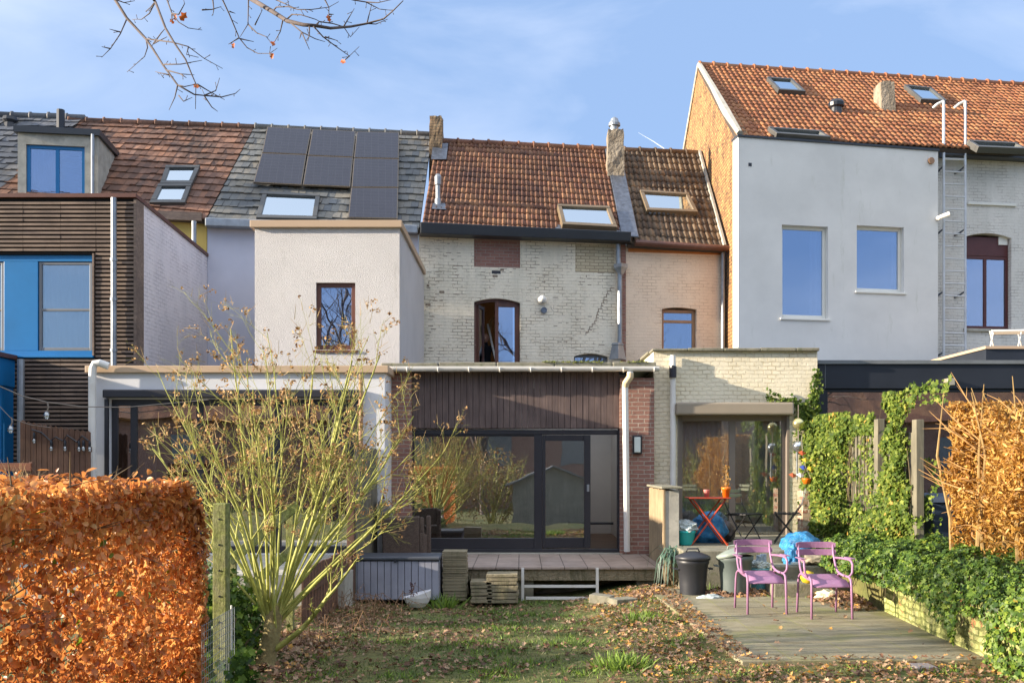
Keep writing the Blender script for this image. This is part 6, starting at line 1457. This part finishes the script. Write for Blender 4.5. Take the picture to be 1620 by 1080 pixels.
make_obj('pot', MB().lathe((x, y, zt + .001), [(.045, 0), (.062, .11), (.07, .112), (.072, .15), (.062, .15), (.055, .13)], 20), m_opot, pt, smooth=True)
k = 130; make_obj('stem', MB().tube([(x, y, zt + .1), (x + .01, y, zt + .45)], [.01, .004], 5), m_twig, pt)
scatter('dry_leaves', np.c_[rng.normal(x + .01, .022, k), rng.normal(y, .02, k), zt + rng.uniform(.14, .48, k)], rng.normal(size=(k, 3)), rng.uniform(.02, .05, k), T_CURL, g_horn, pt)
pp_ = thing('small_pot', 'small pale pink pot on the red folding table', 'pot', (Xp(1118, 14.3), 14.3, zt)); x = Xp(1118, 14.35)
make_obj('pot', MB().lathe((x, 14.35, zt + .001), [(.035, 0), (.048, .1), (.05, .11), (.044, .11)], 16), simple('pink_pot', lin(206, 130, 120), .5), pp_, smooth=True)
# bistro chairs
def bistro(label):
    t = thing('bistro_chair', label, 'chair', (0, 0, 0), 'black folding bistro chairs on the concrete terrace')
    for s in (-1, 1):
        y = s * .19
        make_obj('long_leg', MB().tube([(-.26, y, .84), (-.2, y, .6), (.21, y, 0)], .009, 6), m_blk, t); make_obj('short_leg', MB().tube([(.19, y * .92, .44), (-.19, y * .92, 0)], .009, 6), m_blk, t)
    make_obj('seat_frame', MB().tube([(-.19, -.19, .44), (.2, -.19, .455), (.2, .19, .455), (-.19, .19, .44), (-.19, -.19, .44)], .009, 6), m_blk, t)
    for i in range(6): x = -.17 + i * .068; make_obj('seat_slat', MB().box(x, x + .04, -.2, .2, .455, .468), m_blk, t)
    for z in (.73, .80): make_obj('back_slat', MB().box(-.262 + (.8 - z) * .25, -.245 + (.8 - z) * .25, -.21, .21, z - .025, z + .022), simple('sage_slats', lin(128, 134, 110), .6), t, bevel=.003)
    make_obj('crossbar', MB().tube([(.15, -.19, .09), (.15, .19, .09)], .007, 6).tube([(-.13, -.175, .07), (-.13, .175, .07)], .007, 6), m_blk, t)
    return t
ba = bistro('black folding bistro chair between the red table and its twin'); ba.location = (Xp(1178, 14.3), 14.35, .6); ba.rotation_euler.z = R(-55)
bb = dup(ba); bb['label'] = 'black folding bistro chair beside the brick pillar with its back to the ivy'; bb.location = (Xp(1247, 14.6), 14.6, .6); bb.rotation_euler.z = R(165)
bp_ = tag(make_obj('brick_pillar', MB().box(Xp(1270, 15.6), Xp(1292, 15.6), 15.6, 15.9, .6, Zp(776, 15.6)), brickmat('flaking_brick', lin(150, 84, 66), lin(196, 180, 150), lin(170, 160, 140), peel=(lin(206, 196, 170), 3, .5))), 'short flaking brick pillar beside the ivy at the end of the terrace', 'pillar')
# glass balls and hanging ornaments
m_mirror = simple('mirror_ball', lin(210, 214, 214), .12, .9, var=.1); m_gold = simple('gold_ball', lin(214, 206, 150), .15, .8, var=.1)
orn = thing('ball_ornament', 'hanging string of two shiny balls, pale gold above silver, by the taupe doors', 'ornament', (Xp(1263, 15.7), 15.7, 2.5))
for py, mt in ((670, m_gold), (706, m_mirror)):
    bm = bmesh.new(); bmesh.ops.create_uvsphere(bm, u_segments=24, v_segments=16, radius=.095); mb = MB(); c0 = P(1263, py, 15.7); mb.v = [tuple(v.co + c0) for v in bm.verts]; mb.f = [tuple(v.index for v in f.verts) for f in bm.faces]; bm.free()
    make_obj('ball', mb, mt, orn, smooth=True)
make_obj('cord', MB().tube([P(1263, 640, 15.75), P(1263, 661, 15.7)], .006, 5).tube([P(1263, 679, 15.7), P(1263, 697, 15.7)], .01, 6), m_taupe, orn); make_obj('chime', MB().tube([P(1261, 715, 15.7), P(1261, 758, 15.7)], .014, 8), m_zinc, orn)
gar = thing('bird_garland', 'string of small colourful birds hanging in the ivy beside the doors', 'ornament', (Xp(1275, 15.6), 15.6, 1.9))
rd = random.Random(14)
for (a, b, col) in ((1269, 717, (196, 90, 50)), (1274, 728, (210, 190, 60)), (1271, 740, (60, 80, 170)), (1282, 742, (214, 196, 60)), (1266, 752, (230, 230, 230)), (1254, 752, (180, 96, 60))):
    p = P(a, b, 15.6); make_obj('bird', MB().add([p + Vector((-.07, 0, .02)), p + Vector((0, -.03, -.03)), p + Vector((.07, 0, .0)), p + Vector((0, .03, -.03)), p + Vector((0, 0, .05))], [(0, 1, 4), (1, 2, 4), (2, 3, 4), (3, 0, 4), (0, 3, 2, 1)]), simple('bird_%d' % a, lin(*col), .5), gar)
make_obj('cord', MB().tube([P(1268, 690, 15.6), P(1270, 720, 15.6), P(1276, 745, 15.6), P(1254, 756, 15.6)], .005, 4), m_taupe, gar)
hp_ = thing('hanging_pot', 'small orange pot hung on the wall above the brick pillar', 'pot', (Xp(1276, 15.5), 15.5, 1.5)); q = P(1276, 765, 15.5)
make_obj('pot', MB().lathe(q, [(.05, 0), (.07, .07), (.08, .09), (.07, .09)], 16), m_opot, hp_, smooth=True); make_obj('soil', MB().lathe(q, [(.06, .07), (.01, .085)], 12), m_bark, hp_); make_obj('wire', MB().tube([q + Vector((-.07, 0, .09)), q + Vector((0, .05, .28)), q + Vector((.07, 0, .09))], .004, 4), m_taupe, hp_)
# plank divider
dv = thing('plank_divider', 'waist high divider clad in weathered upright planks at the end of the tiled terrace', 'divider', (2.15, 14.8, .2))
rd = random.Random(3)
for i in range(11):
    y = 14.02 + i * .145; make_obj('plank', MB().box(2.1, 2.128 + rd.uniform(-.003, .003), y, y + .138, .1, 1.43 + rd.uniform(-.01, .01)), m_oldwood, dv)
make_obj('core', MB().box(2.13, 2.33, 14.03, 15.6, .1, 1.42), m_concrete, dv); make_obj('cap', MB().box(2.06, 2.38, 13.97, 15.62, 1.445, 1.48), m_mossconc, dv, bevel=.012)
# strap leaved plant
sp = thing('strap_plant', 'blue green strap leaved plant drooping before the plank divider', 'plant', (2.2, 13.7, .2)); k = 70
vs = MB(); rd = random.Random(6)
for i in range(k):
    a = rd.random() * 6.28; L_ = rd.uniform(.25, .5); p0 = Vector((2.18 + rd.uniform(-.08, .08), 13.75 + rd.uniform(-.08, .08), .42 + rd.uniform(-.1, .1))); d = Vector((math.cos(a), math.sin(a), 0)); s = Vector((-d.y, d.x, 0)) * .012
    pts_ = [p0, p0 + d * L_ * .3 + Vector((0, 0, .12)), p0 + d * L_ * .6 + Vector((0, 0, .0)), p0 + d * L_ * .75 + Vector((0, 0, -.3))]
    vs.add([q + s * (1 - i_ * .3) * sg for i_, q in enumerate(pts_) for sg in (-1, 1)], [(2 * j, 2 * j + 1, 2 * j + 3, 2 * j + 2) for j in range(3)])
make_obj('leaves', vs, simple('blue_green_leaf', lin(76, 104, 88), .5, var=.3, scale=10), sp); make_obj('root_clump', crumple(Vector((2.18, 13.75, .25)), 0, 2, .12, .12, .25, .3), m_bark, sp)
# storage box
stb = thing('storage_box', 'grey resin garden storage box with dark lid at the left end of the terrace', 'box', (Xp(625, 13.4), 13.6, -.1))
xa, xb = Xp(554, 13.4), Xp(694, 13.4); zt = Zp(886, 13.4); k = 13
make_obj('panel_body', MB().box(xa + .01, xb - .01, 13.42, 13.98, -.12, zt), m_binblack, stb)
mbp = MB()
for i in range(k): u0 = xa + (xb - xa) * i / k; mbp.box(u0 + .004, xa + (xb - xa) * (i + 1) / k - .004, 13.40, 13.419, -.1, zt - .012)
mbp.box(xb - .009, xb + .004, 13.42, 13.98, -.1, zt - .012); make_obj('front_boards', mbp, m_greybox, stb, bevel=.003)
make_obj('lid', MB().box(xa - .02, xb + .025, 13.37, 14.0, zt + .002, zt + .055), simple('dark_grey_lid', lin(72, 76, 84), .45), stb, bevel=.018)
make_obj('clasp', MB().box(Xp(623, 13.36), Xp(627, 13.36), 13.36, 13.369, zt - .03, zt + .03), m_binblack, stb)
# bowl planter
bw = thing('bowl_planter', 'whitewashed bowl planter with slanted rim before the grey storage box', 'planter', (Xp(661, 12.9), 12.9, -.13)); x, y = Xp(660, 12.95), 12.95
K = 28; mb = MB(); prof = [(.11, 0), (.16, .06), (.185, .13), (.19, 1), (.17, 1), (.16, .5), (.02, .5)]
for r_, z_ in prof:
    for j in range(K):
        a = 2 * math.pi * j / K; top_ = .17 + .055 * math.cos(a); zz = z_ if z_ < .5 else (top_ if z_ == 1 else top_ * .75)
        mb.v.append((x + r_ * math.cos(a), y + r_ * math.sin(a), -.13 + zz))
for i in range(len(prof) - 1):
    for j in range(K): a = i * K + j; b = i * K + (j + 1) % K; mb.f.append((a, b, b + K, a + K))
mb.f.append(tuple(range(K))[::-1]); mb.f.append(tuple(range(6 * K, 7 * K)))
make_obj('bowl', mb, m_extwhite, bw, smooth=False); k = 60
scatter('dry_flower', np.c_[rng.normal(x - .07, .022, k), rng.normal(y, .02, k), -.13 + rng.uniform(.12, .33, k)], rng.normal(size=(k, 3)), rng.uniform(.02, .045, k), T_CURL, leafmat('dark_red_leaf', [(0, lin(70, 36, 30)), (1, lin(120, 66, 50))]), bw)
# paver stacks
m_paver = rendermat('weathered_paver', lin(142, 132, 108), 30, .6, .015, (lin(92, 92, 60), 3, .5))
ps = thing('paver_stack', 'tidy tall stack of small ribbed pavers right of the grey storage box', 'paver stack', (Xp(719, 13.6), 13.6, -.12))
xa, xb = Xp(700, 13.6), Xp(738, 13.6); z = -.14; i = 0; rd = random.Random(17)
while z < Zp(872, 13.6):
    dz = .045 if z < .17 else .026; o = rd.uniform(-.008, .008); make_obj('paver', MB().box(xa + o, xb + o, 13.6 + rd.uniform(-.01, .01), 13.95, z, z + dz - .005), m_paver, ps, bevel=.003); z += dz
ps2 = thing('paver_stack', 'sagging stack of mossy concrete slabs before the terrace', 'paver stack', (Xp(783, 13.5), 13.5, -.15))
for (cx, w_, n_) in ((Xp(762, 13.55), .3, 6), (Xp(795, 13.45), .44, 8)):
    z = -.16
    for i in range(n_): o = rd.uniform(-.015, .015); tl = rd.uniform(-.01, .012); make_obj('slab', MB().hexa([(cx - w_ / 2 + o, 13.45, z), (cx + w_ / 2 + o, 13.45, z + tl), (cx + w_ / 2 + o, 13.85, z + tl), (cx - w_ / 2 + o, 13.85, z), (cx - w_ / 2 + o, 13.45, z + .042), (cx + w_ / 2 + o, 13.45, z + .042 + tl), (cx + w_ / 2 + o, 13.85, z + .042 + tl), (cx - w_ / 2 + o, 13.85, z + .042)]), m_paver, ps2, bevel=.004); z += .052
mfr = thing('metal_frame', 'galvanised metal frame leaning against the front of the tiled terrace', 'frame', (.4, 13.95, -.1))
for a in (827, 945): make_obj('upright', MB().box(Xp(a - 2.2, 13.95), Xp(a + 2.2, 13.95), 13.95, 13.99, -.2, Zp(898, 13.95)), m_gpipe, mfr)
make_obj('rail', MB().box(Xp(829.5, 13.95), Xp(942.6, 13.95), 13.955, 13.985, Zp(929, 13.95), Zp(925, 13.95)), m_gpipe, mfr); make_obj('rail', MB().box(Xp(832, 13.85), Xp(944, 13.85), 13.86, 13.9, Zp(948, 13.85), Zp(944, 13.85)), m_gpipe, mfr)
for j, (px, py, w_, h_, D, rz, lb) in enumerate(((1037, 936, .2, .14, 13.6, .2, 'concrete block standing at the right corner of the tiled terrace'), (1040, 954, .22, .12, 13.2, -.3, 'concrete block half sunk in leaves before the terrace corner'), (985, 950, .34, .08, 12.6, .5, 'broken mossy slab lying on the grass, right piece'), (952, 944, .3, .07, 12.8, -.4, 'broken mossy slab lying on the grass, left piece'), (1010, 962, .22, .08, 12.2, .2, 'small broken slab nearest the lawn'))):
    p = P(px, py, D); q = MB(); hw = w_ / 2; M_ = Matrix.Translation((p.x, p.y, p.z - h_ / 2)) @ Matrix.Rotation(rz, 4, 'Z') @ Matrix.Rotation(.06 * (j - 2), 4, 'Y'); q.box(-hw, hw, -hw * .7, hw * .7, -.05, h_); q.v = [tuple(M_ @ Vector(v)) for v in q.v]
    tag(make_obj('concrete_block', q, m_mossconc, bevel=.012), lb, 'block')
tag(make_obj('grey_paver', MB().hexa([(Xp(1447, 8.1), 8.08, .0), (Xp(1488, 8.1), 8.08, .0), (Xp(1488, 8.1), 8.3, .0), (Xp(1447, 8.1), 8.3, .0), (Xp(1450, 8.1), 8.1, .075), (Xp(1485, 8.1), 8.1, .075), (Xp(1483, 8.1), 8.28, .075), (Xp(1450, 8.1), 8.28, .075)]), simple('grey_stone', lin(128, 122, 122), .8, bump=.4), bevel=.012), 'single grey paving stone lying in leaves before the patio', 'stone')
# rattan armchair
m_rat = N('rattan'); uv = m_rat.coord('UV'); ck_ = m_rat.n('ShaderNodeTexBrick'); ck_.offset = .5; ck_.inputs['Scale'].default_value = 1; ck_.inputs['Brick Width'].default_value = .028; ck_.inputs['Row Height'].default_value = .012; ck_.inputs['Mortar Size'].default_value = .002; ck_.inputs['Color1'].default_value = lin(124, 106, 92); ck_.inputs['Color2'].default_value = lin(98, 82, 72); ck_.inputs['Mortar'].default_value = lin(44, 36, 32)
m_rat.l(uv, ck_.inputs['Vector']); m_rat.base(ck_.outputs['Color']).rough(.6); m_rat.bump(m_rat.math('SUBTRACT', 1.0, ck_.outputs['Fac']), .6, .006); m_rat = m_rat.m
ra = thing('rattan_armchair', 'brown woven rattan armchair on the terrace left of the sliding door', 'chair', (Xp(638, 14.9), 14.9, tz))
xa, xb = Xp(606, 14.8), Xp(676, 14.8)
make_obj('side_panel', MB().hexa([(xa, 14.8, tz), (xb - .12, 14.78, tz), (xb - .12, 14.88, tz), (xa, 14.9, tz), (xa - .03, 14.8, Zp(820, 14.8)), (xb - .12, 14.76, Zp(816, 14.8)), (xb - .12, 14.88, Zp(816, 14.8)), (xa - .03, 14.9, Zp(820, 14.8))]), m_rat, ra, bevel=.02)
make_obj('arm', MB().box(xb - .12, xb - .05, 14.78, 14.93, tz, Zp(842, 14.8)).box(xb - .118, xb - .06, 14.8, 14.9, Zp(842, 14.8), Zp(818, 14.8)), m_rat, ra, bevel=.012); make_obj('arm', MB().box(xb - .07, xb, 15.3, 15.42, tz, Zp(818, 14.8)), m_rat, ra, bevel=.015)
make_obj('seat', MB().box(xa + .02, xb - .05, 14.93, 15.29, tz + .1, tz + .4), m_rat, ra, bevel=.02); make_obj('backrest', MB().box(xa - .03, xa + .08, 14.93, 15.45, tz, Zp(812, 14.8)), m_rat, ra, bevel=.02)
cu = MB().hexa([P(600, 820, 14.95), P(624, 820, 14.95), P(624, 820, 15.3), P(600, 820, 15.3), P(598, 792, 14.95), P(612, 790, 14.95), P(612, 790, 15.3), P(598, 792, 15.3)]); tag(make_obj('cushion', cu, simple('grey_cushion', lin(128, 126, 126), .9, var=.1), bevel=.03), 'grey cushion standing on the rattan armchair', 'cushion')
# wheelie bin behind the fence
wb = thing('wheelie_bin', 'dark wheelie bin behind the slatted fence below the black extension', 'bin', (5.55, 12.6, .58))
x0 = Xp(1474, 12.4); make_obj('body', MB().hexa([(x0 + .04, 12.45, .62), (x0 + .46, 12.45, .62), (x0 + .46, 12.95, .62), (x0 + .04, 12.95, .62), (x0, 12.4, 1.3), (x0 + .5, 12.4, 1.3), (x0 + .5, 13, 1.3), (x0, 13, 1.3)]), simple('dark_blue_bin', lin(44, 56, 74), .45), wb, bevel=.03)
make_obj('lid', MB().hexa([(x0 - .02, 12.36, 1.305), (x0 + .52, 12.36, 1.305), (x0 + .52, 13.02, 1.305), (x0 - .02, 13.02, 1.305), (x0 + .02, 12.42, 1.38), (x0 + .48, 12.42, 1.38), (x0 + .5, 13, 1.42), (x0, 13, 1.42)]), simple('dark_blue_bin', lin(44, 56, 74), .45), wb, bevel=.02)
for s in (0, .44): make_obj('wheel', MB().tube([(x0 + s, 12.98, .66), (x0 + s + .05, 12.98, .66)], .09, 16), m_black, wb)

# ================================================================== PERSON, LAMP AND PLANK BEHIND THE UPSTAIRS WINDOW
m_skin = simple('skin', lin(206, 156, 132), .6, var=.05); m_cloth = simple('dark_jumper', lin(24, 26, 34), .9, var=.1, bump=.2)
def person():
    bx, by, bz = Xp(768, 22.5), 22.55, 3.16; Hh = Zp(527, 22.5) - bz; s = Hh / 1.75
    J = {'pel': (0, 0, .95), 'waist': (0, 0, 1.1), 'chest': (0, 0, 1.32), 'neck': (0, .0, 1.5), 'hb': (0, -.01, 1.56),
         'sl': (-.17, 0, 1.43), 'el': (-.24, .02, 1.14), 'wl': (-.2, -.14, .93), 'hl': (-.19, -.2, .88), 'sr': (.17, 0, 1.43), 'er': (.25, .0, 1.15), 'wr': (.22, -.12, .92), 'hr': (.21, -.18, .87),
         'hpl': (-.1, 0, .9), 'kl': (-.11, -.02, .5), 'al': (-.11, .02, .09), 'tl': (-.12, -.15, .04), 'hpr': (.1, 0, .9), 'kr': (.12, -.02, .5), 'ar': (.13, .02, .09), 'tr': (.14, -.15, .04)}
    Rr = {'pel': .13, 'waist': .125, 'chest': .15, 'neck': .055, 'hb': .055, 'sl': .07, 'el': .045, 'wl': .03, 'hl': .035, 'sr': .07, 'er': .045, 'wr': .03, 'hr': .035, 'hpl': .095, 'kl': .06, 'al': .042, 'tl': .035, 'hpr': .095, 'kr': .06, 'ar': .042, 'tr': .035}
    E = [('pel', 'waist'), ('waist', 'chest'), ('chest', 'neck'), ('neck', 'hb'), ('chest', 'sl'), ('sl', 'el'), ('el', 'wl'), ('wl', 'hl'), ('chest', 'sr'), ('sr', 'er'), ('er', 'wr'), ('wr', 'hr'), ('pel', 'hpl'), ('hpl', 'kl'), ('kl', 'al'), ('al', 'tl'), ('pel', 'hpr'), ('hpr', 'kr'), ('kr', 'ar'), ('ar', 'tr')]
    for h_, sg in (('hl', -1), ('hr', 1)):
        hx, hy, hz = J[h_]
        for i, (dx, ln) in enumerate(((-.027, .06), (-.009, .072), (.009, .068), (.027, .052))):
            a, b = '%s%da' % (h_, i), '%s%db' % (h_, i); J[a] = (hx + dx, hy - .04, hz - .03); J[b] = (hx + dx * 1.1, hy - .05, hz - .03 - ln); Rr[a] = .0095; Rr[b] = .008; E += [(h_, a), (a, b)]
        a, b = h_ + 'ta', h_ + 'tb'; J[a] = (hx - sg * .035, hy - .03, hz); J[b] = (hx - sg * .045, hy - .055, hz - .04); Rr[a] = .012; Rr[b] = .009; E += [(h_, a), (a, b)]
    names = list(J); me = bpy.data.meshes.new('person'); me.from_pydata([tuple(Vector(J[n]) * s) for n in names], [(names.index(a), names.index(b)) for a, b in E], [])
    o = bpy.data.objects.new('person', me); COL.objects.link(o); o.location = (bx, by, bz)
    sk = o.modifiers.new('skin', 'SKIN'); sv_ = me.skin_vertices[0].data
    for i, n in enumerate(names): sv_[i].radius = (Rr[n] * s, Rr[n] * s * (.75 if n in ('chest', 'waist', 'pel') else 1)); 
    sv_[names.index('pel')].use_root = True
    sb_ = o.modifiers.new('sub', 'SUBSURF'); sb_.levels = 2; sb_.render_levels = 2
    me.materials.append(m_cloth); tag(o, 'bald person in a dark jumper standing inside the open upstairs window', 'person'); OFF['person'] = Vector((bx, by, bz))
    bm = bmesh.new(); bmesh.ops.create_uvsphere(bm, u_segments=32, v_segments=24, radius=1)
    for v in bm.verts:
        n = v.co.copy(); x, y, z = n; X_ = x * .078; Y_ = y * .098; Z_ = z * .115
        if z < -.2: X_ *= 1 - .28 * (-z - .2); Y_ *= 1 - .12 * (-z - .2)
        f = -y   # face looks towards -y
        if f > .5:
            Y_ += -.022 * math.exp(-((x / .13) ** 2 + ((z + .12) / .22) ** 2))      # nose
            for e in (-.36, .36): Y_ += .012 * math.exp(-(((x - e) / .16) ** 2 + ((z - .06) / .12) ** 2))   # eye sockets
            Y_ += -.006 * math.exp(-((x / .3) ** 2 + ((z + .47) / .06) ** 2)) - .01 * math.exp(-((x / .3) ** 2 + ((z + .78) / .15) ** 2))
        if abs(x) > .9 and abs(z) < .25: X_ *= 1.0 + .16 * math.exp(-((y - .1) / .2) ** 2)
        v.co = Vector((X_, Y_, Z_))
    M_ = Matrix.Translation(Vector((bx, by, bz)) + Vector((0, -.02, 1.635)) * s) @ Matrix.Rotation(R(-12), 4, 'Z') @ Matrix.Scale(s, 4)
    mb = MB(); mb.v = [tuple(M_ @ v.co) for v in bm.verts]; mb.f = [tuple(v.index for v in f.verts) for f in bm.faces]; bm.free()
    hd_ = make_obj('head', mb, m_skin, o, smooth=True)
    ey = MB()
    for e in (-.028, .028): ey.lathe(M_ @ Vector((e, -.088, .002)), [(.002, -.009), (.011, -.005), (.012, 0), (.011, .005), (.002, .009)], 10)
    make_obj('eyes', ey, m_whiteframe, hd_)
person()
pl = thing('pendant_lamp', 'round woven pendant lamp seen through the open upstairs window', 'lamp', (Xp(784, 23), 23, 5.0)); c0 = P(786, 519, 23.0)
mb = MB()
for i in range(14):
    a = 2 * math.pi * i / 14; mb.tube([c0 + Vector((math.cos(a) * r_, math.sin(a) * r_, z_)) for r_, z_ in ((.05, .3), (.16, .22), (.24, .02), (.22, -.16), (.12, -.26))], .012, 4)
make_obj('shade', mb, simple('woven_cane', lin(206, 172, 120), .7), pl); make_obj('cord', MB().tube([c0 + Vector((0, 0, .3)), c0 + Vector((0, 0, 1.2))], .006, 4), m_blk, pl)
tag(make_obj('white_plank', MB().hexa([P(785, 580, 22.3), P(788, 580, 22.3), P(788, 580, 22.34), P(785, 580, 22.34), P(770, 512, 22.6), P(773, 512, 22.6), P(773, 512, 22.64), P(770, 512, 22.64)]), m_whiteframe), 'white plank leaning inside the open upstairs window', 'plank')

# ================================================================== THE GARDEN BEHIND THE PHOTOGRAPHER (seen in the panes)
sh = thing('garden_shed', 'gabled wooden shed with white boards reflected in the sliding door', 'shed', (1.2, -5, -1)); gz_ = -1.0
mb = MB(); mb.add([(-.4, -5, gz_), (3.0, -5, gz_), (3.0, -5, 1.0), (1.3, -5, 1.75), (-.4, -5, 1.0), (-.4, -7.5, gz_), (3.0, -7.5, gz_), (3.0, -7.5, 1.0), (1.3, -7.5, 1.75), (-.4, -7.5, 1.0)], [(4, 3, 2, 1, 0), (5, 6, 7, 8, 9), (0, 1, 6, 5), (1, 2, 7, 6), (0, 5, 9, 4)])
make_obj('wall', mb, woodmat('shed_boards', lin(120, 116, 104), lin(160, 156, 142), 'z', 3), sh); mb = MB(); mb.slab([(-.65, -4.8, .9), (1.3, -4.8, 1.77), (1.3, -7.7, 1.77), (-.65, -7.7, .9)], (-.4, 0, .9), 0, .06); mb.slab([(3.25, -4.8, .9), (1.3, -4.8, 1.77), (1.3, -7.7, 1.77), (3.25, -7.7, .9)], (.4, 0, .9), .0, .06); make_obj('roof', mb, m_graycap, sh)
g_dry = leafmat('garden_brush', [(0, lin(110, 84, 50)), (.5, lin(150, 124, 74)), (.8, lin(110, 120, 60)), (1, lin(190, 120, 60))], .3)
for i, (x, y, h, r_) in enumerate(((-6.5, -7, 4.2, 2.0), (-3.4, -5, 3.6, 1.8), (-10, -8, 4.5, 2.4), (4.8, -9.5, 4.0, 1.8), (8, -8, 4.2, 2), (-1.2, -6.5, 3.6, 1.6), (4.2, -6, 3.4, 1.5), (7.5, -5, 3.6, 1.7))):
    t = thing('garden_bush', 'tall twiggy winter bush behind the photographer, seen only as a reflection', 'bush', (x, y, -1), 'bushes reflected in the panes'); mb = MB(); tt2 = []; rd = random.Random(100 + i)
    for j in range(14): grow(mb, tt2, Vector((x + rd.uniform(-.3, .3), y + rd.uniform(-.3, .3), -1)), Vector((rd.uniform(-.6, .6), rd.uniform(-.5, .5), 1)).normalized(), h * rd.uniform(.7, 1), .035, 0, rd, dict(cfg, nb=[5, 4, 2], max=3), 5)
    make_obj('stems', mb, m_stem if i % 2 else m_bark, t); k = 2600
    a = rng.random(k) * 6.28; b = np.arccos(rng.uniform(-.9, 1, k)); rr_ = rng.random(k) ** .33
    scatter('leaves', np.c_[x + r_ * rr_ * np.sin(b) * np.cos(a), y + r_ * rr_ * np.sin(b) * np.sin(a), h * .4 - .6 + h * .45 * rr_ * np.cos(b)], rng.normal(size=(k, 3)), rng.uniform(.06, .12, k), T_LEAF, g_dry, t)
for i, (x, y, h) in enumerate(((-9, -14, 13), (-2, -18, 14), (5, -15, 12), (13, -13, 13))):
    t = thing('garden_tree', 'tall bare tree behind the photographer, seen only as a reflection', 'tree', (x, y, -1.5), 'trees reflected in the panes'); mb = MB(); tt2 = []; rd = random.Random(300 + i)
    mb.tube([(x, y, -1.5), (x + .1, y, 2.5)], [.28, .22], 10)
    for j in range(7): grow(mb, tt2, Vector((x + .1, y, 1.5 + j * .25)), Vector((rd.uniform(-.55, .55), rd.uniform(-.55, .55), 1)).normalized(), h * rd.uniform(.55, .85), .14, 0, rd, cfgt, 6)
    make_obj('branches', mb, m_tb, t)
bh = thing('far_house', 'brick house beyond the gardens, seen only as a reflection', 'house', (2, -30, -1.5)); make_obj('wall', MB().box(-45, 50, -32, -26, -2, 4.6), m_patch_brick, bh)
mb = MB(); mb.slab([(-45.4, -25.6, 4.5), (50.4, -25.6, 4.5), (50.4, -29, 7.4), (-45.4, -29, 7.4)], (0, .6, .8), 0, .1); make_obj('roof', mb, m_tC, bh)
for i in range(20): make_obj('window', MB().box(-44.5 + i * 4.7, -43.0 + i * 4.7, -26, -25.95, 1.8, 3.6), m_greyframe, bh)
# faint vapour trail
tag(make_obj('vapour_trail', MB().tube([P(1010, 210, 2500), P(1034, 224, 2500), P(1058, 240, 2500)], [.3, 1.0, 1.6], 8), simple('vapour', lin(240, 244, 250), 1.0, var=.0)), 'short white vapour trail in the sky right of the central chimney', 'vapour trail')
